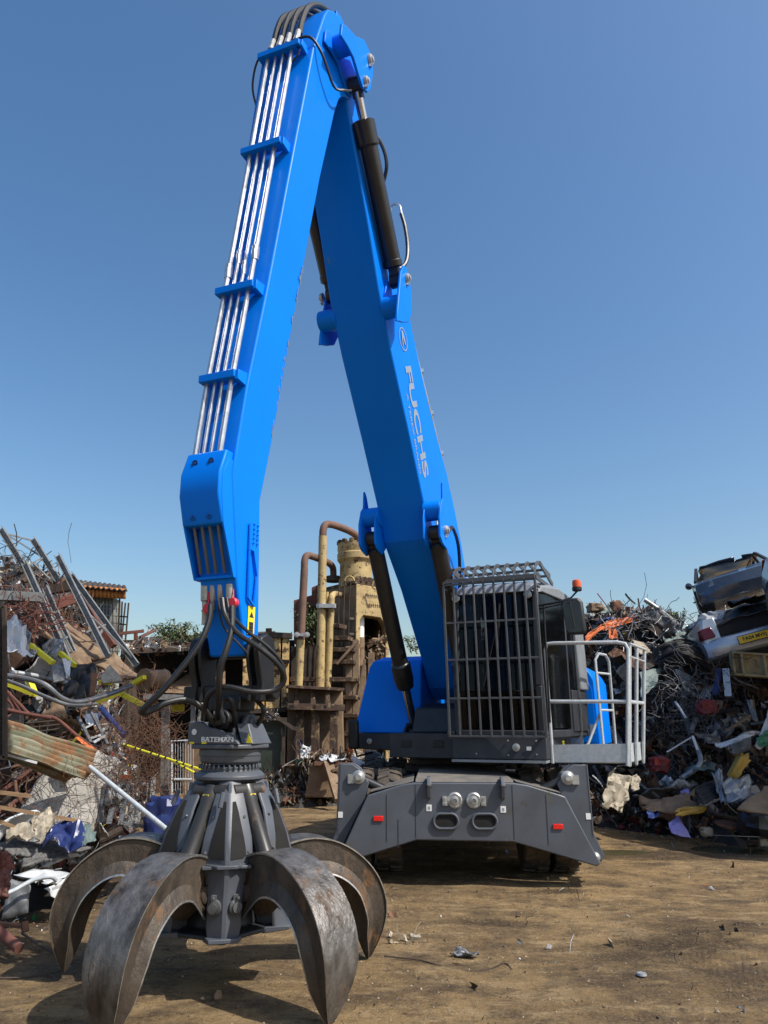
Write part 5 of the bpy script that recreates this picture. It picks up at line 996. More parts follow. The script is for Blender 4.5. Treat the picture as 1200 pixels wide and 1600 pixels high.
# rusty bent pipes
for i, (pts, lb) in enumerate([([(8, 1078, 7.9), (30, 1100, 7.9), (50, 1118, 7.9), (85, 1122, 8.0), (118, 1148, 8.0), (150, 1172, 8.1)], 'longest red brown bent bar sweeping over the corrugated sheet'), ([(4, 1085, 7.9), (18, 1100, 7.9), (22, 1112, 7.9)], 'short red brown bar branching at the left edge'), ([(14, 1082, 7.9), (28, 1105, 7.9), (35, 1114, 7.9)], 'red brown bar between the two branching ones'), ([(6, 1108, 7.8), (40, 1115, 7.85), (80, 1122, 7.9)], 'level red brown bar joining the sweeping bar')]):
    pipe('rusty_bar', lb, 'bar', pts, .018, 'rustred', 8)
g0 = 'rusty thin bars stacked under the sweeping bar'
for k in range(6): tag(pipe('thin_bar', 'x', 'bar', [(40+8*k, 1130+7*k, 8.4), (88+5*k, 1126+6*k, 8.6)], .011, 'rustdark', 6), 'thin dark rusty bar in the loose row above the corrugated sheet', 'bar', g0)
# corrugated sheet
o = sheet('corrugated_sheet', 'big green and rust streaked corrugated sheet sloping down from the left edge', 'corrugated sheet', [(-6, 1118, 7.2), (153, 1172, 7.9), (135, 1216, 7.6), (-6, 1165, 6.9)], 'corr', .012, (14, 56), .004, corr=(.028, 6.5), sharp=60)
sheet('corrugated_sheet', 'shaded lower corrugated sheet tucked under the big one', 'corrugated sheet', [(0, 1160, 7.3), (120, 1208, 7.8), (110, 1222, 7.8), (0, 1180, 7.2)], 'corr', .02, (10, 30), .004, corr=(.025, 3.5), sharp=60)
bars('white_bar', 'white painted bar poking out below the corrugated sheet', 'bar', [((8, 1178, 7.1), (58, 1192, 7.2))], .035, 'bwhite', .02)
sheet('orange_strip', 'small orange strip lying on the lower end of the corrugated sheet', 'strip', [(118, 1152, 7.9), (122, 1151, 8.0), (152, 1172, 7.9), (132, 1166, 7.85)], 'sorange', .01)
# ladder-like white frame
lad = empty('broken_ladder', P(140, 1160, 8.6), 'black and white broken ladder hanging above the corrugated sheet end', 'ladder')
mb = MB(); mb.bar(P(122, 1120, 8.7), P(142, 1160, 8.5), .035, .02); mb.bar(P(141, 1110, 8.8), P(168, 1163, 8.6), .035, .02); mb.build('stile', M['greysteel'], lad)
for a, b in (((128, 1140, 8.7), (150, 1129, 8.75)), ((136, 1155, 8.6), (158, 1148, 8.65)), ((146, 1160, 8.5), (163, 1150, 8.6))):
    mb = MB(); mb.bar(P(*a), P(*b), .03, .02); mb.build('rung', M['bwhite'], lad)
sheet('white_board', 'white triangular board caught behind the broken ladder', 'board', [(130, 1120, 9.0), (150, 1112, 9.1), (157, 1128, 9.0), (138, 1132, 8.9)], 'bwhite', .02)
bars('blue_pipe', 'steel blue pipe slanting beside the broken ladder', 'pipe', [((157, 1106, 8.9), (195, 1150, 8.7))], .035, 'bluetarp', kind='cyl')
bars('grey_rail', 'grey rail bridging above the perforated frames', 'rail', [((165, 1172, 8.7), (195, 1158, 8.9))], .05, 'galvdirty', .04)
bars('grey_rail', 'dark grey rail running down from the corrugated sheet end', 'rail', [((150, 1180, 8.4), (205, 1202, 8.6))], .05, 'greysteel', .03)
bars('orange_rail', 'orange shelf rail behind the perforated plate frame', 'rail', [((122, 1212, 9.2), (205, 1214, 9.6))], .08, 'sorange', .05)
bars('long_pole', 'long thin grey pole slanting down toward the grapple', 'pole', [((140, 1198, 7.6), (263, 1298, 7.2))], .022, 'galv', kind='cyl')
# perforated plate frames
def pframe(label, q, legs, m='greysteel'):
    r = empty('perforated_frame', P(*legs[0][1]), label, 'machine frame'); mb = grid_sheet([P(*p) for p in q], 4, 4, .01, 3); o = mb.build('plate', M[m], r); solid(o, .02)
    mb = MB(); A = [P(*p) for p in q]; nn = (A[1]-A[0]).cross(A[3]-A[0]).normalized()
    if nn.y > 0: nn = -nn
    for u, v_, rr in ((.2, .2, .022), (.8, .2, .022), (.5, .35, .03), (.5, .8, .03), (.2, .9, .015), (.85, .85, .015)):
        c = (A[0]*(1-u)+A[1]*u)*(1-v_)+(A[3]*(1-u)+A[2]*u)*v_; mb.cyl(c+nn*.016, c+nn*.020, rr, n=14)
    mb.build('holes', M['dark'], o); mb = MB()
    for a, b in legs: mb.bar(P(*a), P(*b), .05, .03)
    mb.build('legs', M[m], r); return r
pframe('grey plate frame with bolt holes standing in the lower left heap', [(168, 1222, 8.2), (200, 1224, 8.3), (196, 1255, 8.2), (162, 1258, 8.1)], [((166, 1225, 8.2), (156, 1285, 8.1)), ((200, 1224, 8.3), (188, 1290, 8.1)), ((176, 1258, 8.2), (170, 1288, 8.1)), ((188, 1285, 8.1), (228, 1292, 8.2))])
pframe('darker plate frame with bolt holes directly right of the grey one', [(212, 1222, 8.6), (232, 1224, 8.7), (228, 1250, 8.6), (208, 1250, 8.5)], [((212, 1224, 8.6), (204, 1290, 8.4)), ((234, 1224, 8.6), (228, 1292, 8.4)), ((220, 1250, 8.6), (214, 1290, 8.4)), ((240, 1215, 8.6), (236, 1275, 8.4))], 'galvdirty')
# concrete slab, timber, sheets in the foreground of the heap
def lump(name, label, cat, c, size, m, seed, rot=None, rough=.18, sub=14):
    mb = MB(); rings = []; rot = rot or rotm(); n = sub
    for j in range(1, n):
        th = math.pi*j/n; ring = []
        for i in range(n*2):
            ph = math.pi*i/n; d = V((math.sin(th)*math.cos(ph), math.sin(th)*math.sin(ph), math.cos(th)))
            k = 1/max(abs(d.x), abs(d.y), abs(d.z))**.75; k *= 1+rough*noise.noise(d*2.3+V((seed, 0, 0)))+rough*.5*noise.noise(d*6+V((seed, 3, 0)))
            ring.append(V(c)+rot @ V((d.x*k*size[0]/2, d.y*k*size[1]/2, d.z*k*size[2]/2)))
        rings.append(ring)
    mb.loft(rings); return tag(mb.build(name, M[m], None, sharp=28), label, cat)
lump('concrete_slab', 'pale crumbling concrete slab leaning in the lower left heap', 'concrete slab', P(112, 1240, 8.2), (.75, .25, .95), 'concrete', 2, rotm(-25, 20, 10), .12, 18)
for a, b, wd, lb in (((-8, 1237, 7.0), (48, 1244, 7.1), .05, 'weathered plank at the left edge above the rust stained timber'), ((-8, 1260, 6.9), (120, 1282, 7.4), .06, 'long rust stained timber crossing the lower left heap'), ((-5, 1282, 6.8), (22, 1292, 6.9), .03, 'short timber batten at the left edge near the torn cream sheets')):
    bars('timber', lb, 'timber', [(a, b)], wd, 'wood', .03)
sheet('cream_sheet', 'torn cream sheet standing up beside the dark blue sheet', 'sheet', [(48, 1275, 7.0), (82, 1262, 7.2), (90, 1278, 7.1), (60, 1320, 6.9)], 'cream', .08)
sheet('cream_sheet', 'dirty cream sheet lying flat at the far left', 'sheet', [(8, 1300, 6.9), (52, 1282, 7.1), (56, 1305, 6.95), (12, 1316, 6.8)], 'cream', .08)
sheet('blue_sheet', 'dark blue tarpaulin like sheet folded on the heap edge', 'sheet', [(68, 1312, 7.0), (95, 1280, 7.4), (140, 1285, 7.4), (128, 1322, 7.0)], 'bluetarp', .10)
sheet('teal_sheet', 'faded teal flap at the right end of the dark blue sheet', 'sheet', [(133, 1282, 7.4), (140, 1290, 7.4), (152, 1310, 7.3), (126, 1322, 7.05)], 'teal', .04)
sheet('felt_sheet', 'broad speckled grey roofing felt lying in front of the blue sheet', 'roofing felt', [(-6, 1318, 6.9), (70, 1312, 7.4), (146, 1322, 7.6), (20, 1342, 6.8)], 'slate', .05, thick=.02)
sheet('felt_sheet', 'second strip of grey felt just under the broad one', 'roofing felt', [(30, 1338, 6.9), (90, 1330, 7.3), (110, 1338, 7.2), (40, 1350, 6.85)], 'slate', .04, thick=.02)
# white appliance panels bottom left
ap = empty('crushed_white_casing', G(60, 1420), 'crushed white appliance casing with dark openings at the lower left', 'appliance casing')
def part_sheet(name, pts, m, par, cr=.03, n=(7, 7), th=.006):
    o = grid_sheet([P(*p) for p in pts], n[0], n[1], cr, len(name)).build(name, M[m], par); return solid(o, th)
part_sheet('top_panel', [(16, 1368, 6.7), (70, 1362, 7.1), (116, 1366, 7.1), (75, 1388, 6.7)], 'bwhite', ap, .05)
part_sheet('side_panel', [(74, 1386, 6.7), (116, 1366, 7.1), (104, 1405, 6.95), (90, 1418, 6.8)], 'bwhite', ap, .04)
part_sheet('front_panel', [(14, 1374, 6.68), (48, 1380, 6.70), (44, 1424, 6.66), (5, 1436, 6.6)], 'greysteel', ap, .02)
part_sheet('liner', [(48, 1380, 6.95), (88, 1388, 6.98), (92, 1420, 6.9), (42, 1424, 6.85)], 'dark', ap, .02)
sheet('white_strip', 'curved white strip arching over the dark hole beside the grapple', 'strip', [(62, 1355, 7.3), (95, 1332, 7.6), (138, 1333, 7.6), (95, 1340, 7.5)], 'bwhite', .04)
pipe('grey_hose', 'grey flexible hose lying over the crushed white casing', 'hose', [(-8, 1402, 6.4), (20, 1392, 6.5), (50, 1376, 6.6), (78, 1370, 6.65), (88, 1376, 6.7)], .017, 'galv')
sheet('rusty_pillar', 'rust red torn column at the bottom left edge of the photo', 'column', [(-12, 1325, 6.1), (20, 1348, 6.1), (8, 1405, 5.9), (-14, 1402, 5.9)], 'rustred', .08, thick=.05)
bars('rusty_tube', 'short rusty tube lying on the dirt at the bottom left edge', 'tube', [((-10, 1448, 5.95), (30, 1482, 5.75))], .035, 'rustred', kind='cyl')
bars('rusty_bracket', 'small rusty bracket above the short rusty tube', 'bracket', [((-6, 1442, 6.3), (38, 1448, 6.3)), ((38, 1440, 6.3), (40, 1456, 6.28))], .05, 'rust', .02)
pipe('rusty_wire', 'thin rusty rod on the dirt between the tube and the grapple claw', 'rod', [(34, 1458, 6.25), (55, 1472, 6.1), (88, 1492, 5.9)], .009, 'rustdark', 6)
pipe('rusty_wire', 'long rusty wire lying on the dirt left of the grapple claw', 'wire', [(-5, 1528, 5.42), (40, 1527, 5.43), (80, 1520, 5.5), (100, 1515, 5.52)], .006, 'rustdark', 6)
sheet('wood_board', 'mossy board lying behind the left claws of the grapple', 'board', [(185, 1320, 7.6), (250, 1300, 8.2), (262, 1308, 8.1), (200, 1330, 7.5)], 'tan', .02, thick=.02)
sheet('white_card', 'white card with a dark mark lying left of the grapple body', 'card', [(222, 1318, 7.5), (240, 1305, 7.9), (262, 1310, 7.9), (252, 1322, 7.5)], 'bwhite', .01)
lump('blue_drum', 'dark blue crumpled drum in the shade beside the grapple', 'drum', P(258, 1278, 8.0), (.35, .3, .38), 'bluetarp', 6, None, .25, 12)
for a, b, lb in (((193, 1163, 8.0), (325, 1206, 7.4), 'upper yellow and black striped rod reaching behind the grapple head'), ((262, 1185, 7.7), (312, 1212, 7.4), 'lower yellow rod beside the striped one')):
    A, B = P(*a), P(*b); r = empty('yellow_rod', A, lb, 'rod'); mb = MB(); mb.cyl(A, B, .0115, n=10); mb.build('rod', M['syellow'], r); mb = MB(); d = (B-A); n_ = int(d.length/.12)
    for k in range(n_): mb.cyl(A+d*((k+.3+.2*math.sin(k*2.3))/n_), A+d*((k+.5+.2*math.sin(k*2.3))/n_), .0121, n=10)
    mb.build('stripes', M['black'], r)
# brush tangle of thin rusty wire (left centre)
def tangle(name, label, cat, c, rad, n, m, seed, r=.004, L=.5):
    rng = random.Random(seed); mb = MB()
    for k in range(n):
        p = V(c)+V([rng.gauss(0, rad[i]) for i in range(3)]); d = V((rng.gauss(0, 1), rng.gauss(0, .6), rng.gauss(0, 1))).normalized(); path = [p]
        for i in range(5): d = (d+V((rng.uniform(-.6, .6), rng.uniform(-.4, .4), rng.uniform(-.6, .6)))).normalized(); p = p+d*L/5*rng.uniform(.6, 1.3); path.append(p)
        mb.tube(path, r*rng.uniform(.6, 1.5), 4, caps=False)
    return tag(mb.build(name, M[m], None), label, cat, kind='stuff')
tangle('wire_tangle', 'reddish brush of tangled rusty wire left of the grapple head', 'wire tangle', P(222, 1180, 8.3), (.22, .2, .34), 700, 'rust', 1, .002, .3)
tangle('wire_tangle', 'brown wire tangle below the dark beam at the far left', 'wire tangle', P(30, 962, 9.6), (.3, .25, .12), 160, 'rustred', 2, .005, .4)
tangle('wire_tangle', 'loose grey wires sticking out at the top of the left heap', 'wire tangle', P(12, 895, 11), (.35, .3, .10), 50, 'greysteel', 3, .006, .6)
tangle('wire_tangle', 'dark wire nest hanging in the middle of the right heap', 'wire tangle', P(1068, 1095, 12.4), (.3, .3, .32), 240, 'greysteel', 4, .0035, .4)
tangle('wire_tangle', 'pale curling wires at the crest of the right heap', 'wire tangle', P(1010, 985, 14.2), (.5, .3, .16), 200, 'silver', 5, .007, .4)
tangle('wire_tangle', 'wire curls hanging under the silver car', 'wire tangle', P(1122, 1055, 12.2), (.18, .12, .14), 45, 'rustdark', 6, .004, .35)
tangle('wire_tangle', 'rusty mesh tangle over the concrete slab', 'wire tangle', P(70, 1230, 7.7), (.35, .2, .16), 110, 'rust', 7, .002, .4)
# assorted repeats on both heaps
def scatter(kind, n, area, group, label, cat, seed, mats_, build, pl_):
    protos = [build(random.Random(seed+i), M[mn]) for i, mn in enumerate(mats_)]; rng = random.Random(seed+77)
    for k in range(n):
        src = protos[k % len(protos)]
        o = src if k < len(protos) else src.copy()
        if k >= len(protos): COL.objects.link(o)
        x, y, z = pl_(rng); o.location = (x, y, z); o.rotation_euler = (rng.uniform(-1, 1), rng.uniform(-1, 1), rng.uniform(0, 6.28)); s = rng.uniform(.6, 1.35); o.scale = (s, s, s)
        cw = CW[mats_[k % len(protos)]]; tag(o, cw+' '+label, cat, cw+' '+group)
CW = dict(rust='brown rusty', galvdirty='weathered galvanised', rustdark='dark rusty', greysteel='grey', rustred='red brown', bwhite='white painted', tan='tan brown', silver='shiny', cream='dirty cream', slate='speckled grey', galv='pale grey', dkscrap='blackened', teal='grey green')
def b_beam(rng, m):
    mb = MB(); L = rng.uniform(.7, 1.5); mb.angle(V((-L/2, 0, 0)), V((L/2, rng.uniform(-.1, .1), rng.uniform(-.1, .1))), rng.uniform(.05, .1), .008, channel=rng.random() < .5); return mb.build('steel_section', m, None)
def b_sheet(rng, m):
    a, b = rng.uniform(.15, .38), rng.uniform(.12, .3); mb = grid_sheet([V((-a, -b, 0)), V((a, -b, 0)), V((a, b, 0)), V((-a, b, 0))], 21, 14, rng.uniform(.10, .2), rng.randint(1, 99)); o = mb.build('crumpled_sheet', m, None, sharp=12); solid(o, .005); return o
def b_pipe(rng, m):
    mb = MB(); L = rng.uniform(.6, 1.4); mb.tube(smooth_path([V((-L/2, 0, 0)), V((-L/5, rng.uniform(-.08, .08), 0)), V((L/4, rng.uniform(-.15, .15), .03)), V((L/2, rng.uniform(-.2, .2), rng.uniform(-.2, .2)))]), rng.uniform(.015, .04), 10); return mb.build('bent_pipe', m, None)
def on(hf, x0, x1, y0, y1, up=.12, hmin=.15):
    def f(rng):
        while True:
            x, y = rng.uniform(x0, x1), rng.uniform(y0, y1); h = hf(x, y)
            if h > hmin: return x, y, h+rng.uniform(0, up)
    return f
L_ = on(left_h, -9.5, -3.4, 7.2, 11.5); R_ = on(right_h, 2.2, 8.5, 10.5, 14.2)
scatter('b', 42, None, 'steel sections loose in the left heap', 'steel section lying loose in the left heap', 'steel section', 11, ['rust', 'galvdirty', 'rustdark', 'greysteel', 'rustred'], b_beam, L_)
scatter('s', 40, None, 'crumpled sheets loose in the left heap', 'crumpled piece of sheet metal lying in the left heap', 'sheet metal', 21, ['greysteel', 'rust', 'bwhite', 'tan', 'silver', 'cream', 'rustdark', 'slate'], b_sheet, L_)
scatter('p', 34, None, 'bent pipes loose in the left heap', 'bent pipe lying in the left heap', 'pipe', 31, ['rust', 'greysteel', 'rustdark', 'galv'], b_pipe, L_)
scatter('b', 46, None, 'steel sections loose in the right heap', 'steel section lying loose in the right heap', 'steel section', 41, ['greysteel', 'rustdark', 'rust', 'dkscrap', 'galvdirty'], b_beam, R_)
scatter('s', 60, None, 'crumpled sheets loose in the right heap', 'crumpled piece of sheet metal lying in the right heap', 'sheet metal', 51, ['dkscrap', 'greysteel', 'rust', 'silver', 'rustdark', 'teal', 'bwhite', 'slate'], b_sheet, R_)
scatter('p', 44, None, 'bent pipes loose in the right heap', 'bent pipe lying in the right heap', 'pipe', 61, ['greysteel', 'rustdark', 'silver', 'dkscrap'], b_pipe, R_)
def b_rim(rng, m):
    mb = MB(); r_ = rng.uniform(.16, .24); mb.lathe(V((0, 0, 0)), UP, [(r_*.3, .05), (r_*.35, .0), (r_*.8, .02), (r_*.85, -.07), (r_, -.08), (r_, -.07), (r_*.9, -.05), (r_*.9, .07), (r_, .09), (r_, .10), (r_*.84, .09), (r_*.8, .04), (r_*.3, .06)], 24); return mb.build('wheel_rim', m, None)
def b_spring(rng, m):
    mb = MB(); L = rng.uniform(.3, .45); r_ = rng.uniform(.05, .08); mb.tube([V((math.cos(t*.5)*r_, math.sin(t*.5)*r_, L*t/70-L/2)) for t in range(70)], .008, 5); return mb.build('coil_spring', m, None)
def b_tub(rng, m):
    mb = MB(); a = rng.uniform(.15, .26); b = rng.uniform(.5, .9)
    def ring(k, z, j=.0): return [V((k*math.cos(2*math.pi*i/16)*(1+j*math.sin(i*2.1)), b*k*math.sin(2*math.pi*i/16)*(1+j*math.cos(i*1.3)), z)) for i in range(16)]
    mb.loft([ring(a*.95, -.2, .05), ring(a, -.05, .14), ring(a*.97, .1, .1), ring(a, .22, .16), ring(a*.94, .22, .16), ring(a*.9, .0, .1), ring(a*.88, -.16, .06)]); return mb.build('crushed_drum', m, None, sharp=25)
def b_panel(rng, m):      # dented body panel with a window opening and a folded rim
    a, b = rng.uniform(.35, .5), rng.uniform(.25, .35); mb = grid_sheet([V((-a, -b, 0)), V((a, -b, 0)), V((a*.9, b, 0)), V((-a*.8, b, 0))], 21, 14, .07, rng.randint(1, 99)); keep = [(f, mi) for f, mi in zip(mb.f, mb.m) if not all(-.45*a < mb.v[i][0] < .65*a and .0 < mb.v[i][1] < .7*b for i in f)]
    mb.f = [k[0] for k in keep]; mb.m = [k[1] for k in keep]; o = mb.build('body_panel', m, None, sharp=12); solid(o, .014); return o
scatter('r', 10, None, 'wheel rims loose in the left heap', 'wheel rim lying loose in the left heap', 'wheel rim', 71, ['rust', 'greysteel', 'silver'], b_rim, L_)
scatter('r', 14, None, 'wheel rims loose in the right heap', 'wheel rim lying loose in the right heap', 'wheel rim', 72, ['rust', 'greysteel', 'rustdark'], b_rim, R_)
scatter('c', 14, None, 'coil springs loose in the right heap', 'coil spring lying loose in the right heap', 'coil spring', 73, ['rustdark', 'greysteel'], b_spring, R_)
scatter('t', 8, None, 'crushed drums loose in the left heap', 'crushed drum lying in the left heap', 'drum', 74, ['rust', 'bwhite', 'galvdirty', 'rustred'], b_tub, L_)
scatter('t', 14, None, 'crushed drums loose in the right heap', 'crushed drum lying in the right heap', 'drum', 75, ['rust', 'greysteel', 'cream', 'dkscrap', 'galvdirty'], b_tub, R_)
scatter('d', 12, None, 'dented body panels in the left heap', 'dented body panel lying in the left heap', 'body panel', 76, ['bwhite', 'rust', 'greysteel', 'galvdirty'], b_panel, L_)
scatter('d', 20, None, 'dented body panels in the right heap', 'dented body panel lying in the right heap', 'body panel', 77, ['greysteel', 'rust', 'silver', 'rustdark', 'bwhite'], b_panel, R_)
# mesh panel at the left edge
mp = empty('mesh_panel', P(-4, 1185, 6.3), 'dark steel mesh panel standing at the left edge of the photo', 'mesh panel')
mb = MB(); mb.bar(P(7, 948, 6.3), P(8, 1184, 6.3), .03, .03); mb.bar(P(-60, 948, 6.3), P(7, 948, 6.3), .03, .03); mb.bar(P(-60, 1184, 6.3), P(8, 1184, 6.3), .03, .03); mb.build('frame', M['rustdark'], mp)
mb = MB()
for k in range(26): mb.bar(P(-60, 955+k*9, 6.3), P(7, 955+k*9, 6.3), .006, .006)
for k in range(6): mb.bar(P(0-k*11, 948, 6.3), P(0-k*11, 1184, 6.3), .006, .006)
mb.build('mesh', M['dkscrap'], mp)
mb = MB(); mb.prism([P(-60, 950, 6.36), P(3, 950, 6.36), P(3, 1182, 6.36), P(-60, 1182, 6.36)], V((0, .01, 0))); mb.build('backing', M['dark'], mp)
# --- right heap pieces
sheet('teal_plate', 'large grey green plate standing on edge behind the walkway railing', 'steel plate', [(1000, 1052, 12.5), (1035, 1042, 12.9), (1022, 1072, 12.4), (1002, 1090, 12.1)], 'teal', .02, thick=.02)
sheet('teal_plate', 'pale grey green sheet on the crest beside the black cable bundle', 'steel plate', [(1035, 990, 13.8), (1078, 986, 14.1), (1082, 1000, 13.8), (1040, 1004, 13.5)], 'teal', .06)
def bundle():
    rng = random.Random(3); mb = MB()
    for k in range(70):
        a = rng.uniform(0, 1); pts = []
        for i in range(7):
            t = i/6; px = 1030+85*t; py = 1012+44*a-26*math.sin(t*math.pi*.9)+30*t*(1-a)*.4+rng.uniform(-2, 2)+16*t; pts.append(P(px, py, 12.9-.35*math.sin(t*3.1)*math.sin(a*3.1)+rng.uniform(-.08, .08)))
        mb.tube(smooth_path(pts, 3), rng.uniform(.015, .035), 6)
    return mb.build('cable_bundle', M['dkscrap'], None)
tag(bundle(), 'thick drooping bundle of black cable on the right heap below the silver car', 'cable bundle')
for pts, m, lb in (([(912, 995, 13.0), (940, 975, 13.4), (944, 982, 13.4), (914, 1006, 13.0)], 'sorange', 'orange red strip with a white edge beside the wing mirror'), ([(950, 985, 13.6), (962, 982, 13.6), (966, 1000, 13.4), (952, 1000, 13.4)], 'sorange', 'crumpled orange piece under the beam of orange scrap'), ([(940, 975, 13.9), (985, 962, 14.2), (1000, 966, 14.2), (945, 985, 13.8)], 'sorange', 'long orange angle lying on the crest of the right heap')):
    sheet('orange_scrap', lb, 'scrap', pts, m, .05)
sheet('turquoise_scrap', 'turquoise crumpled sheet near the top of the right heap', 'scrap', [(935, 950, 14.3), (955, 946, 14.4), (960, 954, 14.2), (938, 958, 14.1)], 'teal', .08)
lump('tan_lump', 'tan rounded casing topping the right heap', 'casing', P(930, 950, 14.3), (.3, .3, .18), 'tan', 4, None, .2, 10); lump('tan_lump', 'small brown casing right of the turquoise sheet', 'casing', P(963, 949, 14.3), (.22, .2, .25), 'rust', 9, None, .3, 10)
pipe('bent_rod', 'thin dark rod curling up into the sky from the right heap', 'rod', [(997, 935, 13.8), (1000, 950, 13.8), (1005, 958, 13.8), (1008, 952, 13.8), (1000, 962, 13.9), (990, 968, 14)], .014, 'rustdark', 6)
sheet('striped_sheet', 'pale ribbed sheet behind the top corner of the walkway railing', 'sheet metal', [(988, 1000, 12.4), (1005, 1004, 12.5), (1017, 1020, 12.2), (1000, 1022, 12.0)], 'cream', .01, (6, 30), corr=(.01, 6))
for a, b, wd, m, lb in (((1123, 1045, 12.3), (1118, 1086, 12.2), .09, 'bluetarp', 'dark blue grey leaning prop below the yellow girder'), ((1134, 1045, 12.2), (1138, 1088, 12.1), .10, 'galv', 'pale grey upright prop below the yellow girder'), ((1135, 1142, 11.8), (1175, 1116, 12), .05, 'wood', 'timber batten sticking out of the right heap'), ((1042, 1175, 11.6), (1080, 1152, 11.7), .03, 'galv', 'thin grey bar bent at a joint low in the right heap'), ((1082, 1150, 11.7), (1090, 1172, 11.6), .04, 'galv', 'short grey flat at the joint of the thin bar'), ((1055, 1096, 12), (1072, 1122, 11.9), .05, 'galv', 'short pale flat bar in the dark middle of the right heap'), ((1115, 1305, 10.7), (1200, 1308, 10.9), .02, 'silver', 'thin bright rod by the edge of the large puddle')):
    bars('steel_bar', lb, 'bar', [(a, b)], wd, m, wd*.4)
# yellow girder under the car
yg = empty('yellow_girder', P(1150, 1053, 12.2), 'cream yellow channel girder carrying the silver car', 'girder')
A, B = P(1146, 1036, 12.2), P(1290, 1046, 12.0); d = (B-A).normalized()
mb = MB(); mb.hexa([A-UP*.19, B-UP*.19, B-UP*.19+V((0, .25, 0)), A-UP*.19+V((0, .25, 0))], [A-UP*.16, B-UP*.16, B-UP*.16+V((0, .25, 0)), A-UP*.16+V((0, .25, 0))]); mb.hexa([A+UP*.16, B+UP*.16, B+UP*.16+V((0, .25, 0)), A+UP*.16+V((0, .25, 0))], [A+UP*.19, B+UP*.19, B+UP*.19+V((0, .25, 0)), A+UP*.19+V((0, .25, 0))])
mb.hexa([A-UP*.16+V((0, .1, 0)), B-UP*.16+V((0, .1, 0)), B-UP*.16+V((0, .13, 0)), A-UP*.16+V((0, .13, 0))], [A+UP*.16+V((0, .1, 0)), B+UP*.16+V((0, .1, 0)), B+UP*.16+V((0, .13, 0)), A+UP*.16+V((0, .13, 0))])
for t in (0.005, .1, .35, .6): mb.box(A+(B-A)*t+V((0, .05, 0)), (.03, .12, .33))
mb.build('girder_web', mat('cream_yellow_girder_paint', (.42, .34, .18), .7, rust=(.15, .09, .05), rust_amt=.35), yg)
for a, b, lb in (((1150, 1062, 12.6), (1100, 1200, 12.4), 'x'),): pass
# foot of the right heap
sheet('silver_sheet', 'large bright creased silver sheet at the foot of the right heap', 'sheet metal', [(1130, 1222, 10.9), (1165, 1210, 11.2), (1182, 1240, 10.9), (1140, 1258, 10.5)], 'silver', .12, (10, 10))
sheet('silver_sheet', 'narrow crumpled silver sheet left of the large bright one', 'sheet metal', [(1110, 1212, 11.1), (1128, 1206, 11.2), (1142, 1250, 10.7), (1128, 1252, 10.7)], 'silver', .10)
sheet('rust_panel', 'flat brown rusty panel sloping up out of the photo at the lower right', 'steel panel', [(1146, 1264, 10.3), (1195, 1228, 10.8), (1260, 1230, 10.9), (1260, 1276, 10.2)], 'tan', .01, thick=.03)
lump('black_box', 'black crushed box under the brown rusty panel', 'box', P(1190, 1290, 10.35), (.5, .4, .28), 'black', 8, rotm(0, 10, 20), .15, 12)
sheet('dark_panel', 'dark ribbed panel left of the silver sheets', 'panel', [(1085, 1232, 11.1), (1115, 1218, 11.3), (1132, 1240, 11.0), (1098, 1258, 10.7)], 'dkscrap', .02, (6, 40), .02, corr=(.008, 9))
sheet('violet_panel', 'violet blue plastic panel standing in the mud by the puddle', 'plastic panel', [(1044, 1285, 10.95), (1060, 1274, 11.1), (1080, 1308, 10.65), (1050, 1302, 10.7)], 'purple', .02, thick=.012)
sheet('blue_scrap', 'small bright blue scrap above the violet panel', 'scrap', [(1010, 1266, 11.3), (1028, 1265, 11.4), (1030, 1276, 11.2), (1012, 1278, 11.2)], 'sblue', .03)
sheet('blue_scrap', 'small violet blue scrap higher up in the right heap', 'scrap', [(1062, 1236, 11.6), (1078, 1232, 11.7), (1076, 1244, 11.5), (1064, 1246, 11.4)], 'purple', .03)
sheet('brown_cloth', 'wide brown crumpled sheet across the foot of the right heap', 'sheet', [(1000, 1245, 11.7), (1090, 1242, 11.5), (1088, 1262, 11.1), (1005, 1262, 11.3)], 'tan', .10, (12, 6))
sheet('torn_board', 'cream torn panel leaning beside the right outrigger leg', 'panel', [(955, 1200, 10.6), (990, 1218, 10.8), (975, 1268, 10.6), (939, 1258, 10.4)], 'cream', .09)
sheet('torn_board', 'beige pointed sheet right of the cream torn panel', 'panel', [(980, 1215, 11.2), (998, 1210, 11.4), (1000, 1232, 11.2), (990, 1238, 11.1)], 'cream', .05)
lump('yellow_casting', 'yellow machine casting in the lower right heap', 'casting', P(1153, 1200, 11.3), (.14, .14, .42), 'sochre', 5, rotm(0, 35, 0), .35, 12)
lump('yellow_casting', 'flat yellow piece low down beside the dark panel', 'casting', P(1078, 1267, 10.95), (.4, .12, .1), 'sochre', 7, rotm(0, -8, 0), .3, 10)
mb = MB(); c = P(1138, 1290, 10.75); mb.lathe(c, V((.1, -.15, 1)), [(.06, 0), (.17, .0), (.17, .03), (.12, .035), (.10, .05), (.05, .05)], 26); tag(mb.build('brake_disc', M['rust'], None), 'rusty brake disc lying flat at the edge of the large puddle', 'brake disc')
mb = MB(); c = P(1186, 1318, 10.6); mb.lathe(c, V((0, 0, 1)), [(.001, 0), (.16, .0), (.15, .025), (.001, .03)], 22); tag(mb.build('rusty_cover', M['rust'], None), 'flat rusty lid lying in the large puddle', 'cover')
lump('cream_lump', 'pale yellow foam lump at the edge of the large puddle', 'foam lump', P(1104, 1300, 10.9), (.16, .12, .12), 'cream', 3, None, .3, 10); lump('cream_lump', 'small pale lump at the right edge of the puddle', 'foam lump', P(1192, 1316, 10.4), (.1, .08, .1), 'cream', 13, None, .3, 10)
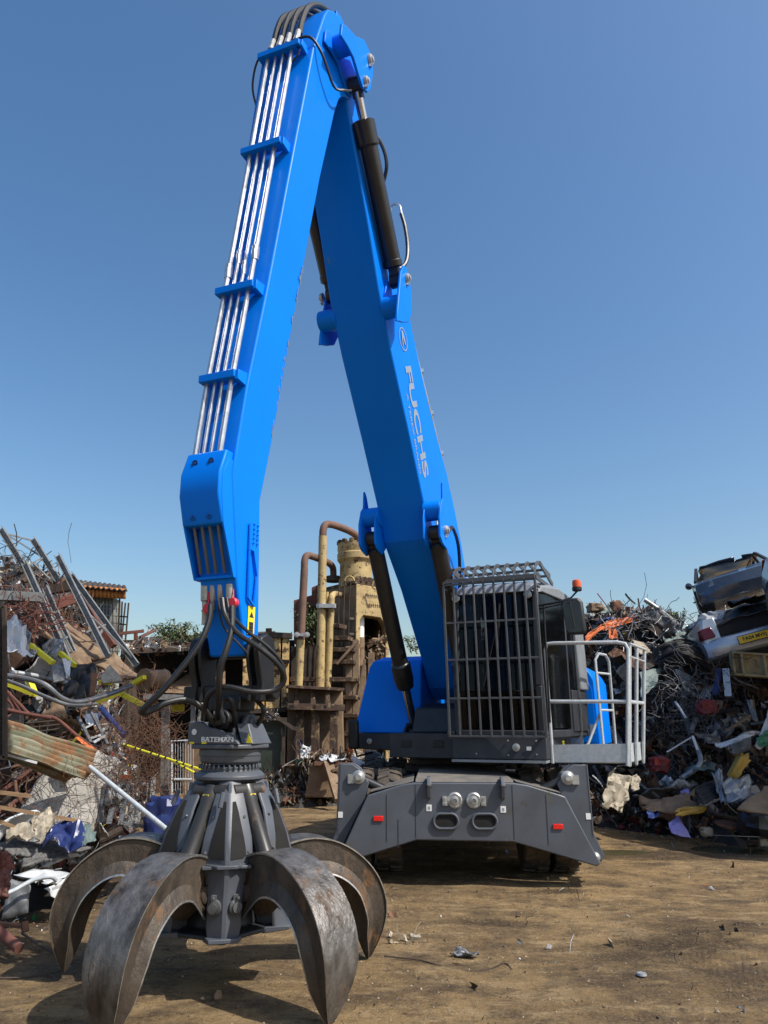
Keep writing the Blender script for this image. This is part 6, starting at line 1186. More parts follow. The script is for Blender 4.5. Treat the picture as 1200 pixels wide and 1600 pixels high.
sheet('printed_sheet', 'white and green printed sheet at the right edge of the photo', 'sheet', [(1180, 1165, 11.0), (1210, 1085, 11.6), (1235, 1090, 11.5), (1212, 1172, 10.9)], 'bwhite', .08)
sheet('green_patch', 'bright green sheet corner below the printed sheet', 'sheet', [(1180, 1156, 10.95), (1202, 1138, 11.1), (1215, 1160, 10.9), (1190, 1168, 10.85)], 'sgreen', .03)
sheet('bent_white_sheet', 'white blade shaped panel with a blue edge on the right heap', 'panel', [(1116, 1162, 11.5), (1170, 1146, 11.6), (1182, 1146, 11.6), (1128, 1168, 11.4)], 'bwhite', .03)
sheet('ribbed_cover', 'grey ribbed cover below the white blade panel', 'cover', [(1140, 1165, 11.4), (1172, 1152, 11.5), (1172, 1172, 11.3), (1145, 1180, 11.2)], 'greysteel', .02, (6, 36), corr=(.012, 7))
# green tinted drum and red rags
lump('red_scrap', 'dull red crushed piece in the shaded right heap', 'scrap', P(1030, 1195, 11.8), (.28, .2, .22), 'sred', 5, None, .4, 10); lump('red_scrap', 'dark red bent piece above the white blade panel', 'scrap', P(1105, 1105, 12.0), (.3, .2, .22), 'sred', 12, None, .4, 10)
sheet('long_plate', 'curved pale plate in the upper right of the dark heap', 'plate', [(1166, 1092, 11.9), (1176, 1094, 11.9), (1182, 1128, 11.7), (1176, 1126, 11.7)], 'galvdirty', .05)
# things lying on the yard floor
pipe('wire', 'thin wire trailing over the dirt right of the grapple', 'wire', [(600, 1494, 5.86), (660, 1501, 5.80), (712, 1517, 5.64), (760, 1516, 5.65), (788, 1505, 5.77), (800, 1516, 5.65)], .005, 'rustdark', 6)
sheet('flat_scrap', 'flat curved metal scrap lying on the dirt above the thin wire', 'scrap', [(704, 1489, 5.93), (716, 1482, 6.0), (748, 1490, 5.93), (742, 1496, 5.87)], 'greysteel', .03)
mb = MB(); c = G(1003, 1529); c.z = gz(c.x, c.y)+.01; mb.lathe(c, UP, [(.001, 0), (.035, 0), (.03, .012), (.001, .014)], 12); tag(mb.build('washer', M['silver'], None), 'small pale round piece on the dirt at the lower right', 'scrap')
def trash(label, px, py, n, seed, m):
    rng = random.Random(seed); mb = MB(); c = G(px, py)
    for k in range(n): bit(mb, c+V((rng.gauss(0, .12), rng.gauss(0, .08), gz(c.x, c.y)+.015)), rng.uniform(.02, .07), rng, 0)
    return tag(mb.build('torn_wrapper', M[m], None), label, 'wrapper', kind='stuff')
trash('torn pale wrapper shreds right of the right hand grapple claw', 640, 1473, 22, 3, 'cream'); trash('clear plastic scrap on the dirt in the middle of the yard', 845, 1480, 5, 6, 'silver'); trash('dark oily shreds on the dirt below the machine', 815, 1432, 5, 7, 'dkscrap')
trash('black shreds in a dark patch at the right of the yard', 1130, 1460, 6, 9, 'dkscrap')
blobm = mat('oil_stained_dirt', (.035, .026, .02), .6, col2=(.06, .045, .03), scale=20, bump=.3)
for (px, py, rx, ry, rot, sd_, lb) in ():
    c = G(px, py); o = blob('oil_patch', c.x, c.y, rx, ry, 0, blobm, rot, sd_)
    for v_ in o.data.vertices: 
        wv = o.location+v_.co; v_.co.z = gz(wv.x, wv.y)+.004-o.location.z
    tag(o, kind='structure')
# ============================================================ THE OLD PRESS AND THE SHEDS BEHIND
DEPTH = 1.25; SZ = 1.25      # the press and sheds stand 16 to 20 m away
def quadbox(q, depth, mb=None):      # a panel given by four survey points, thickened straight back
    mb = mb or MB(); q = [P(*p) for p in q]; mb.hexa(q, [p+V((0, depth, 0)) for p in q]); return mb
pr = empty('scrap_press', V((-1.1, 19.0, 0)), 'tall rusty press tower with flaking yellow paint, a round topped cylinder and stacked frames', 'scrap press')
def pp(name, mb, m, bev=0.0): return mb.build(name, M[m], pr, bev)
# upper block: side face (left, tan), front face (yellow, with arch)
mb = MB()
z1 = P(560, 905, 15).z
def B(x, y, z): return V((x, y, z))
xl, xm, xr = P(495, 920, 15.4).x, P(557, 920, 14.6).x, P(607, 920, 15.2).x; zt = P(560, 912, 14.6).z
# side wall
mb.hexa([B(xl, 19.500, .0), B(xm, 18.250, .0), B(xm+.08, 18.375, .0), B(xl+.08, 19.625, .0)], [B(xl, 19.500, zt), B(xm, 18.250, zt), B(xm+.08, 18.375, zt), B(xl+.08, 19.625, zt)]); pp('side_wall', mb, 'tan', .02)
# front face as an arch
A0, A1 = V((xm, 18.25, 0)), V((xr, 18.875, 0)); fd = (A1-A0)
def FQ(u, z): return A0+fd*u+UP*z
za = P(575, 962, 14.8).z; mb = MB()
prof = [(0, 0), (.12, 0), (.12, za-.12), (.22, za), (.75, za-.02), (.90, za-.2), (.90, 0), (1, 0), (1, zt-.02), (0, zt)]
mb.prism([FQ(u, z) for u, z in prof], V((-.1, .44, 0))); pp('front_arch', mb, 'yrust', .015)
mb = MB(); mb.hexa([FQ(0, 0)+V((-.38, 1.25, 0)), FQ(1, 0)+V((-.38, 1.25, 0)), FQ(1, 0)+V((-.44, 1.37, 0)), FQ(0, 0)+V((-.44, 1.37, 0))], [FQ(0, zt)+V((-.38, 1.25, 0)), FQ(1, zt)+V((-.38, 1.25, 0)), FQ(1, zt)+V((-.44, 1.37, 0)), FQ(0, zt)+V((-.44, 1.37, 0))]); pp('rear_wall', mb, 'rustdark')
mb = MB(); mb.hexa([FQ(.93, 0)+V((0, .1, 0)), FQ(1, 0)+V((0, .1, 0)), FQ(1, 0)+V((-.38, 1.25, 0)), FQ(.93, 0)+V((-.38, 1.25, 0))], [FQ(.93, zt-.1)+V((0, .1, 0)), FQ(1, zt-.1)+V((0, .1, 0)), FQ(1, zt-.1)+V((-.38, 1.25, 0)), FQ(.93, zt-.1)+V((-.38, 1.25, 0))]); pp('inner_side_wall', mb, 'tan')
mb = MB(); mb.prism([FQ(-.04, zt), FQ(1.03, zt-.02), FQ(1.03, zt-.02)+V((-.44, 1.44, 0)), B(xl-.04, 19.625, zt), ], UP*.09); tp = pp('top_plate', mb, 'yrust2', .01)
# castellated rim
mb = MB()
for k in range(6):
    c = FQ(.06+.17*k, zt+.12); mb.prism([c+V((-.09, 0, -.06)), c+V((.09, .02, -.06)), c+V((.09, .02, .04)), c+V((.05, .02, .09)), c+V((-.05, 0, .09)), c+V((-.09, 0, .04))], V((0, .10, 0)))
mb.build('top_lugs', M['yrust2'], tp, .008)
lt = lettering('worn_lettering', 'HARTES', FQ(.52, zt-.22)+V((0, -.004, 0)), fd, UP, .12, M['rustdark'], pr, sx=1.1)
bpy.data.objects.remove(lt)      # too worn to read: marks only
mb = MB(); rng = random.Random(2)
for row, n_ in ((zt-.27, 9), (zt-.50, 6)):
    for k in range(n_):
        c = FQ(.30+.062*k+(0 if n_ == 9 else .1), row+rng.uniform(-.01, .01))+V((.001, -.004, 0)); dx = fd.normalized()*.023
        mb.add([c-dx-UP*.044, c+dx*.2-UP*.044, c+dx*.5+UP*.044, c-dx*.6+UP*.044], [(0, 1, 2, 3)]); mb.add([c-dx+UP*.02*rng.uniform(-1, 1), c+dx+UP*.01, c+dx+UP*.022, c-dx+UP*.03], [(0, 1, 2, 3)])
pp('worn_marks', mb, 'rustdark')
# round cylinder on top
cc = P(556, 905, 15.1); cc.z = zt; R0 = .34
mb = MB(); ztop = P(556, 846, 15.1).z-zt; mb.lathe(cc, UP, [(a_*R0, b_*ztop/SZ) for a_, b_ in [(.98, .0), (.98, .50), (1.02, .52), (1.15, .58), (1.16, .70), (1.10, .73), (1.12, .76), (1.15, .80), (1.14, .93), (1.02, .94), (1.0, .90), (.003, .90)]], 40); cyl_ = pp('press_cylinder', mb, 'yrust')
mb = MB()
for k in range(14):
    a = k*2*math.pi/14; mb.box(cc+V((math.cos(a)*R0*1.07*SZ, math.sin(a)*R0*1.07*SZ, ztop*.955)), (.085, .085, .07), rotm(0, 0, math.degrees(a)))
mb.build('rim_bolts', M['yrust2'], cyl_, .01)
# white inner column seen in the arch
mb = MB(); c0 = P(562, 1000, 14.95); mb.cyl(V((c0.x, 18.69, P(562, 990, 14.95).z-.1)), V((c0.x, 18.69, P(562, 955, 14.95).z)), .09, n=24); pp('white_ram', mb, 'white')
mb = MB(); mb.cyl(V((c0.x, 18.69, 0)), V((c0.x, 18.69, P(562, 990, 14.95).z-.1)), .10, n=20); pp('ram_sleeve', mb, 'tan')
lump_o = MB(); 
mb = MB(); rng = random.Random(8)
for k in range(60): bit(mb, P(590+rng.gauss(0, 6), 1010+rng.uniform(-14, 30), 15.0), .17, rng, 0)
pp('caught_scrap', mb, 'tan')
mb = MB(); mb.hexa([FQ(.15, 0)+V((-.1, .3, 0)), FQ(.9, 0)+V((-.1, .3, 0)), FQ(.9, 0)+V((-.2, .6, 0)), FQ(.15, 0)+V((-.2, .6, 0))], [FQ(.15, 0)+V((-.1, .3, P(590, 1015, 15).z)), FQ(.9, 0)+V((-.1, .3, P(590, 1015, 15).z)), FQ(.9, 0)+V((-.2, .6, P(590, 1015, 15).z)), FQ(.15, 0)+V((-.2, .6, P(590, 1015, 15).z))]); pp('ram_block', mb, 'rustdark')
# stacked shelves of frames left of the side wall
mb = MB()
for y_, xa, xb in ((1062, 455, 560), (1035, 520, 556), (1016, 520, 556), (998, 520, 548), (979, 520, 536), (1090, 530, 560), (1118, 530, 562), (1146, 530, 565)):
    a, b = P(xa, y_, 14.4), P(xb, y_, 14.3); mb.bar(a, b, .3, .08)
pp('side_shelves', mb, 'yrust2', .008)
mb = MB()
for x_, ya, yb in ((556, 1000, 1170), (545, 1010, 1170), (567, 1040, 1165), (580, 1020, 1160)): mb.bar(P(x_, ya, 14.35), P(x_, yb, 14.35), .10, .12)
mb.bar(P(526, 1038, 14.2), P(560, 1000, 14.2), .12, .05); mb.bar(P(570, 1030, 14.3), P(560, 1090, 14.3), .06, .05); pp('upright_frames', mb, 'tan', .006)
mb = MB(); mb.hexa([P(455, 1230, 14.9), P(600, 1230, 14.9), P(600, 1230, 15.2), P(455, 1230, 15.2)], [P(455, 1010, 14.9), P(556, 1010, 14.9), P(556, 1010, 15.2), P(455, 1010, 15.2)]); pp('back_plate', mb, 'rustdark')
# roofed box left of the block (brown housing with dark mouth)
mb = MB(); q = [P(459, 938, 15.6), P(459, 1005, 15.6), P(472, 1005, 15.6), P(472, 950, 15.6), P(500, 946, 15.6), P(500, 926, 15.6)]; mb.prism(q, V((0, 1.2, 0))); mb.hexa([P(487, 931, 15.7), P(505, 928, 15.7), P(505, 928, 16.6), P(487, 931, 16.6)], [P(487, 918, 15.7), P(505, 910, 15.7), P(505, 910, 16.6), P(487, 918, 16.6)]); pp('brown_housing', mb, 'rustred', .01)
mb = MB(); mb.hexa([P(462, 1070, 15.9), P(520, 1070, 15.9), P(520, 1070, 16.3), P(462, 1070, 16.3)], [P(462, 940, 15.9), P(520, 925, 15.9), P(520, 925, 16.3), P(462, 940, 16.3)]); pp('dark_mouth', mb, 'dark')
mb = MB(); c = P(521, 903, 15.2); mb.lathe(c, UP, [(.17, -.08), (.17, .0), (.15, .03), (.001, .03)], 22); pp('small_cap', mb, 'rustdark')
# tall pipes
def vpipe(name, pts, r, m, k=5):
    mb = MB(); mb.tube(smooth_path([P(*p) for p in pts], k), r, 16); return pp(name, mb, m)
def straight(name, p0, p1, r, m):
    mb = MB(); mb.cyl(P(*p0), P(*p1), r, n=16); return pp(name, mb, m)
straight('tall_pipe', (500, 1074, 14.2), (504.5, 838, 14.2), .083, 'yrust')
vpipe('pipe_elbow', [(504.5, 842, 14.2), (505, 828, 14.2), (509, 820, 14.25), (520, 820, 14.35), (540, 827, 14.7), (550, 832, 14.9), (557, 838, 15.0), (559, 848, 15.1), (559, 853, 15.1)], .074, 'pipebrown')
straight('tall_pipe', (466.5, 1073, 13.9), (470, 1000, 13.9), .075, 'yrust'); straight('tall_pipe', (470, 1002, 13.9), (475.5, 890, 13.9), .072, 'pipebrown')
vpipe('pipe_elbow', [(475.5, 892, 13.9), (476, 876, 13.9), (480, 868, 13.95), (490, 870, 14.1), (505, 876, 14.6), (514, 880, 14.9), (520, 887, 15.1), (521, 900, 15.2)], .068, 'pipebrown')
straight('short_pipe', (512, 1074, 14.25), (518, 935, 14.25), .065, 'yrust')
vpipe('pipe_elbow', [(518, 938, 14.25), (519, 931, 14.3), (524, 928, 14.5), (532, 930, 14.9)], .06, 'yrust')
straight('small_pipe', (508, 1000, 14.3), (511, 925, 14.3), .035, 'yrust')
mb = MB()
for x_, y_, rr in ((503, 947, .11), (518, 947, .09)): c = P(x_, y_, 14.2); mb.cyl(c-UP*.05, c+UP*.05, rr, n=18)
mb.bar(P(498, 947, 14.1), P(523, 947, 14.1), .05, .07)
for x_ in (464, 480): mb.lathe(P(x_, 992, 13.8), V((0, -1, 0)), [(.05, 0), (.05, .05), (.001, .06)], 14)
mb.bar(P(464, 992, 13.8), P(480, 992, 13.8), .05, .05); pp('pipe_clamps', mb, 'bolt')
# front box of the press with pockets
mb = MB(); quadbox([(447, 1236, 13.7), (538, 1225, 13.9), (534, 1078, 13.9), (450, 1073, 13.7)], .5, mb); pp('front_box', mb, 'tan', .01)
mb = MB(); mb.bar(P(448, 1073, 13.55), P(536, 1078, 13.75), .35, .05); mb.bar(P(448, 1104, 13.5), P(537, 1106, 13.7), .30, .11)
for x_ in (463, 489, 512): mb.prism([P(x_-3, 1078, 13.6), P(x_+2, 1078, 13.6), P(x_+4, 1100, 13.5), P(x_-4, 1100, 13.5)], V((0, .12, 0)))
for x_ in (469, 493, 522): mb.bar(P(x_, 1110, 13.62), P(x_-1, 1215, 13.62), .09, .14)
mb.bar(P(455, 1195, 13.3), P(460, 1230, 13.4), .5, .1); mb.bar(P(452, 1200, 13.4), P(470, 1200, 13.4), .25, .10); pp('box_ribs', mb, 'yrust2', .006)
mb = MB()
for x_, w_ in ((455, 8), (491, 5), (508, 5)): mb.prism([P(x_-w_/2, 1102, 13.33), P(x_+w_/2, 1102, 13.33), P(x_+w_/2, 1107, 13.33), P(x_-w_/2, 1107, 13.33)], V((0, .01, 0)))
pp('pockets', mb, 'dark')
mb = MB(); mb.bar(P(420, 1112, 13.2), P(458, 1138, 13.3), .08, .06); mb.bar(P(458, 1138, 13.3), P(468, 1139, 13.3), .08, .06); pp('linkage_arm', mb, 'rustdark')
mb = MB()
for i in range(3): mb.tube(smooth_path([P(530+i*9, 905+i*2, 14.5), P(529+i*8, 960, 14.5), P(531+i*7, 1040, 14.5)]), .012, 6)
for y_ in (968, 992): mb.cyl(P(545, y_, 14.55), P(552, y_, 14.6), .04, n=12)
pp('thin_pipework', mb, 'rustdark')
mb = MB()
for k in range(3):
    c = P(545+0*k, 905, 14.6)
for px, py in ((546, 908), (589, 915)):
    c = P(px, py, 14.6); mb.tube([c+V((math.cos(t)*.12, 0, math.sin(t)*.12)) for t in [k*math.pi/8 for k in range(9)]], .018, 8)
mb.build('lifting_eyes', M['yrust'], tp)
# scrap bin in front of the press
bn = empty('steel_bin', V((-1.4, 15.7, 0)), 'open rusty steel bin heaped with white and brown scrap between the press and the machine', 'steel bin')
mb = MB(); quadbox([(476, 1246, 12.5), (520, 1246, 12.5), (515, 1196, 12.5), (486, 1192, 12.5)], .9, mb); mb.bar(P(512, 1190, 12.4), P(530, 1250, 12.0), .16, .06); mb.bar(P(519, 1204, 12.3), P(535, 1200, 12.3), .12, .05); mb.bar(P(525, 1225, 12.2), P(535, 1222, 12.2), .12, .05); mb.build('bin_wall', M['tan'], bn, .008)
mb = MB(); mb.bar(P(490, 1192, 12.6), P(560, 1193, 12.7), .5, .05); mb.build('bin_rim', M['rust'], bn)
mb = MB(); rng = random.Random(31)
for k in range(420): bit(mb, P(rng.uniform(470, 560), 1186+rng.gauss(0, 5), rng.uniform(12.5, 13.3)), rng.uniform(.04, .16), rng, rng.choices(range(13), PAL['bright'])[0])
tag(mb.build('bin_scrap', SM, None), 'bright mixed scrap piled on top of the rusty bin', 'scrap', kind='stuff')
sheet('white_scrap_sheet', 'white crumpled sheet lying on top of the rusty bin', 'sheet metal', [(497, 1184, 12.5), (515, 1178, 12.7), (548, 1186, 12.6), (520, 1188, 12.3)], 'bwhite', .06)
sheet('white_scrap_sheet', 'curled white scrap on the left corner of the rusty bin', 'sheet metal', [(468, 1172, 12.7), (486, 1166, 12.8), (484, 1180, 12.6), (470, 1184, 12.5)], 'bwhite', .12)
DEPTH = 1.0; SZ = 1.0
sheet('tub_panel', 'pale curved tub panel standing right of the bin by the outrigger', 'panel', [(552, 1168, 12.9), (580, 1182, 13.1), (575, 1190, 13.0), (556, 1186, 12.8)], 'cream', .05)
sheet('white_door_panel', 'plain white panel leaning behind the left outrigger leg', 'panel', [(550, 1180, 12.4), (576, 1196, 12.5), (565, 1220, 12.3), (556, 1218, 12.2)], 'bwhite', .0, thick=.02)
sheet('slatted_board', 'pale slatted board lying on the scrap under the engine cover', 'board', [(592, 1192, 13.0), (602, 1184, 13.2), (608, 1202, 13.0), (594, 1204, 12.9)], 'cream', .01, thick=.02)
fr = empty('scrap_steel_frame', P(590, 1215, 12.2), 'dark grey steel frame lying behind the left wheels of the machine', 'steel frame')
mb = MB(); mb.bar(P(565, 1200, 12.1), P(672, 1204, 12.1), .12, .12); mb.bar(P(568, 1216, 12.1), P(672, 1218, 12.1), .10, .06)
for x_ in (568, 590, 612, 640): mb.bar(P(x_, 1196, 12.08), P(x_, 1220, 12.08), .09, .10)
mb.build('frame_rails', M['dgrey'], fr, .006)
# --- left shed / open container
DEPTH = 1.25; SZ = 1.25
shd = empty('open_container', V((-4.9, 17.0, 0)), 'long dark open steel container with debris and weeds on its roof', 'container')
mb = MB(); a = P(196, 1022, 13.0); b = P(330, 1018, 13.2); mb.hexa([P(190, 1022, 12.9), P(352, 1014, 13.3), P(430, 992, 15.8), P(215, 1002, 15.8)], [P(190, 1016, 12.9), P(352, 1008, 13.3), P(430, 986, 15.8), P(215, 996, 15.8)]); mb.build('roof', M['rustdark'], shd)
mb = MB(); quadbox([(170, 1330, 15.9), (460, 1300, 15.9), (460, 1000, 15.9), (190, 1000, 15.9)], .1, mb); mb.build('rear_wall', M['dark'], shd)
mb = MB(); quadbox([(175, 1330, 12.9), (185, 1330, 12.9), (205, 1020, 12.9), (196, 1020, 12.9)], 3, mb); mb.build('side_wall', M['rustdark'], shd)
mb = MB(); mb.bar(P(225, 1088, 13), P(345, 1092, 13.1), .10, .09); mb.build('cross_rail', M['galvdirty'], shd)
mb = MB(); mb.hexa([P(252, 1082, 13.15), P(352, 1086, 13.3), P(352, 1086, 13.4), P(252, 1082, 13.25)], [P(310, 1040, 14.6), P(352, 1030, 14.9), P(352, 1030, 15.0), P(310, 1040, 14.7)]); mb.build('sloping_plate', M['tan'], shd)
mb = MB()
for x_ in (256, 262, 302): mb.bar(P(x_, 1096, 13.2), P(x_-2, 1290, 13.2), .07, .07)
mb.build('posts', M['galvdirty'], shd)
mb = MB(); mb.prism([P(268, 1102, 13.7), P(288, 1100, 13.7), P(288, 1112, 13.7), P(268, 1113, 13.7)], V((0, .02, 0))); mb.build('yellow_sign', M['syellow'], shd)
# skip with yellow ribs
sk = empty('ribbed_skip', P(430, 1110, 14.2), 'rusty yellow skip with vertical ribs raised behind the stick of the machine', 'skip')
mb = MB(); quadbox([(380, 1112, 14.2), (446, 1108, 14.2), (452, 992, 14.4), (378, 990, 14.4)], .08, mb); mb.build('panel', M['yrust2'], sk)
mb = MB()
for x_ in (384, 396, 408, 421, 432, 445): mb.bar(P(x_, 1110, 14.12), P(x_+2, 996, 14.3), .09, .12)
mb.build('ribs', mat('orange_yellow_rib_paint', (.50, .30, .09), .7, col2=(.52, .42, .22), scale=5, rust=(.11, .05, .025), rust_amt=.5, rust_scale=5), sk)
mb = MB(); mb.bar(P(378, 1112, 14.1), P(447, 1109, 14.1), .14, .08); mb.bar(P(415, 992, 14.3), P(456, 994, 14.3), .2, .10); mb.bar(P(415, 1032, 14.1), P(452, 1034, 14.1), .14, .06); mb.build('rails', M['rustdark'], sk)
mb = MB(); mb.cyl(P(420, 992, 14.3), P(420, 982, 14.3), .06, n=12); mb.build('vent_stub', M['rustdark'], sk)
gd = empty('green_door', P(420, 1235, 13.4), 'dark green steel door panel below the ribbed skip', 'door panel')
mb = MB(); quadbox([(396, 1240, 13.4), (443, 1238, 13.4), (447, 1125, 13.4), (398, 1122, 13.4)], .05, mb); mb.build('panel', M['greendoor'], gd)
mb = MB(); mb.bar(P(398, 1121, 13.35), P(448, 1124, 13.35), .06, .06); mb.bar(P(444, 1124, 13.33), P(441, 1240, 13.33), .05, .05); mb.build('edge_frame', M['rustdark'], gd)
tb = MB(); rng = random.Random(14)
mb = MB()
for k in range(160): bit(mb, P(rng.gauss(424, 5), rng.gauss(1118, 3), 13.2), .04, rng, rng.choice((2, 5, 0)))
tag(mb.build('wire_fluff', SM, None), 'silvery shreds hanging under the ribbed skip', 'shreds', kind='stuff')
bx = empty('brown_crate', P(292, 1240, 12.4), 'brown rusty crate standing behind the grapple head', 'crate')
mb = MB(); quadbox([(286, 1255, 12.4), (318, 1255, 12.4), (318, 1158, 12.4), (288, 1158, 12.4)], .6, mb); mb.build('walls', M['tan'], bx, .01)
fn = empty('fence_panel', P(270, 1240, 12.2), 'galvanised wire fence panel standing beside the brown crate', 'fence panel')
mb = MB(); mb.tube([P(268, 1244, 12.2), P(268, 1158, 12.2), P(318, 1156, 12.2)], .02, 8); mb.tube([P(268, 1218, 12.2), P(300, 1218, 12.2)], .02, 8); mb.build('frame', M['galv'], fn)
mb = MB()
for k in range(9): mb.tube([P(270+k*4, 1242, 12.2), P(270+k*4, 1160, 12.2)], .004, 4)
mb.build('wires', M['galv'], fn)
# orange roofed hut
ht = empty('hut', P(165, 1030, 13.8), 'small caged hut with a dark corrugated roof and an orange ribbed band', 'hut')
mb = grid_sheet([P(100, 912, 13.6), P(199, 921, 13.6), P(196, 914, 15.2), P(104, 903, 15.2)], 120, 3, 0, 1, corr=None)
for i, v_ in enumerate(mb.v): mb.v[i] = (v_[0], v_[1], v_[2]+.02*math.sin(v_[0]*50)-.035)
o = mb.build('roof', M['rustdark'], ht, sharp=80); solid(o, .03)
mb = MB(); n_ = 44; fr_, bk_ = [], []
for i in range(n_+1):
    t = i/n_; x0_ = 105+91*t; yy = 13.7+.024*math.sin(t*95); fr_.append((P(x0_, 913+7*t, yy), P(x0_, 930+6*t, yy)))
mb.add([p for q in fr_ for p in q], [(2*i, 2*i+2, 2*i+3, 2*i+1) for i in range(n_)]); o = mb.build('orange_band', M['orangeyel'], ht, sharp=80); solid(o, .02)
mb = MB(); quadbox([(120, 1040, 14.0), (172, 1040, 14.0), (178, 934, 14.0), (125, 930, 14.0)], .5, mb); mb.build('wall', mat('grimy_pale_hut_wall', (.24, .24, .20), .8, col2=(.1, .095, .08), scale=3), ht)
mb = MB(); quadbox([(145, 975, 13.96), (173, 978, 13.96), (174, 943, 13.96), (147, 941, 13.96)], .03, mb); wd_ = mb.build('window', mat('pale_window_frame', (.45, .44, .36), .6), ht); mb = MB(); quadbox([(149, 972, 13.94), (170, 974, 13.94), (171, 947, 13.94), (150, 945, 13.94)], .01, mb); mb.build('pane', M['greysteel'], wd_)
mb = MB()
for k in range(13): mb.tube([P(126+k*5, 1020, 13.8), P(127+k*5, 934, 13.8)], .007, 4)
for k in range(8): mb.tube([P(125, 938+k*11, 13.8), P(188, 941+k*11, 13.8)], .006, 4)
mb.build('wire_cage', M['galvdirty'], ht)
ld = empty('side_cage', P(196, 1000, 13.8), 'thin rusty bar frame standing on the right side of the hut', 'bar frame')
mb = MB()
for a, b in (((187, 935), (184, 998)), ((191, 940), (188, 998)), ((196, 942), (190, 1000)), ((201, 942), (196, 1002)), ((187, 963), (200, 964)), ((186, 975), (197, 976))): mb.bar(P(*a, 13.7), P(*b, 13.7), .025, .025)
mb.build('bars', M['rustdark'], ld)
bars('red_bracket', 'red brown beam on a stub post beside the weeds on the container roof', 'beam', [((186, 990, 13.3), (225, 986, 13.4)), ((212, 988, 13.35), (212, 1000, 13.35)), ((219, 996, 13.4), (243, 984, 13.6))], .07, 'rustred', .05)
# debris and weeds on the container roof
mb = MB(); rng = random.Random(44)
for k in range(420):
    x_ = rng.uniform(192, 335); bit(mb, P(x_, 1016-.06*(x_-192)*.4+rng.gauss(0, 3.2)-4, rng.uniform(13.0, 14.6)), rng.uniform(.05, .22), rng, rng.choices(range(13), [26, 16, 8, 4, 8, 6, 6, 5, 0, 1, 0, 1, 14])[0])
tag(mb.build('roof_debris', SM, None), 'loose litter lying along the roof of the dark open container', 'debris', kind='stuff')
sheet('pink_cloth', 'pink and white rag on the container roof', 'rag', [(213, 1012, 13.2), (240, 1008, 13.3), (258, 1004, 13.5), (225, 1018, 13.1)], 'bwhite', .06)
def weed(name, label, c, h_, w_, n, m='leaf', seed=1, stem='twig'):
    h_ *= SZ; w_ *= SZ; rng = random.Random(seed); r = empty(name, c, label, 'plant'); mb = MB(); lf = MB()
    for k in range(max(4, n//60)):
        top = V(c)+V((rng.gauss(0, w_*.5), rng.gauss(0, w_*.3), h_*rng.uniform(.6, 1))); mb.tube(smooth_path([V(c)+V((rng.gauss(0, w_*.15), 0, 0)), (V(c)+top)/2+V((rng.gauss(0, .05), 0, 0)), top], 3), .006, 4)
        for j in range(n//max(4, n//60)):
            t = rng.uniform(.25, 1.05); p = V(c).lerp(top, t)+V((rng.gauss(0, w_*.14), rng.gauss(0, w_*.12), rng.gauss(0, h_*.06))); s = rng.uniform(.02, .05)*SZ; R_m = rotm(rng.uniform(-60, 60), rng.uniform(-60, 60), rng.uniform(0, 360))
            lf.add([p+R_m @ V(q) for q in ((0, 0, 0), (s*.6, s*.35, .005), (s*1.6, 0, -.01), (s*.6, -s*.35, .005))], [(0, 1, 2, 3)])
    mb.build('stems', M[stem], r); lf.build('leaves', M[m], r); return r
weed('weed', 'bushy grey green weed at the left of the container roof', P(262, 1002, 14.2), .40, .55, 900, 'leaf', 1)
weed('weed', 'bright green weed in the middle of the container roof', P(285, 1010, 13.6), .28, .35, 700, 'leaf', 2); weed('weed', 'leggy weed next to the stick on the container roof', P(318, 1008, 13.5), .3, .3, 350, 'leaf', 3)
weed('weed', 'dark creeper growing inside the housing of the press', P(482, 1010, 15.0), .8, .5, 900, 'leaf', 4); weed('weed', 'sparse weed behind the boom cylinder above the engine cover', P(648, 1022, 15.5), .35, .3, 260, 'leaf', 5)
DEPTH = 1.0; SZ = 1.0
for i, (px_, lb) in enumerate(((1038, 'leftmost of three dark weeds on the crest of the right heap'), (1052, 'middle one of three dark weeds on the crest of the right heap'), (1065, 'rightmost of three dark weeds on the crest of the right heap'))): weed('weed', lb, P(px_, 978, 14.6), .30, .12, 260, 'leaf', 10+i)

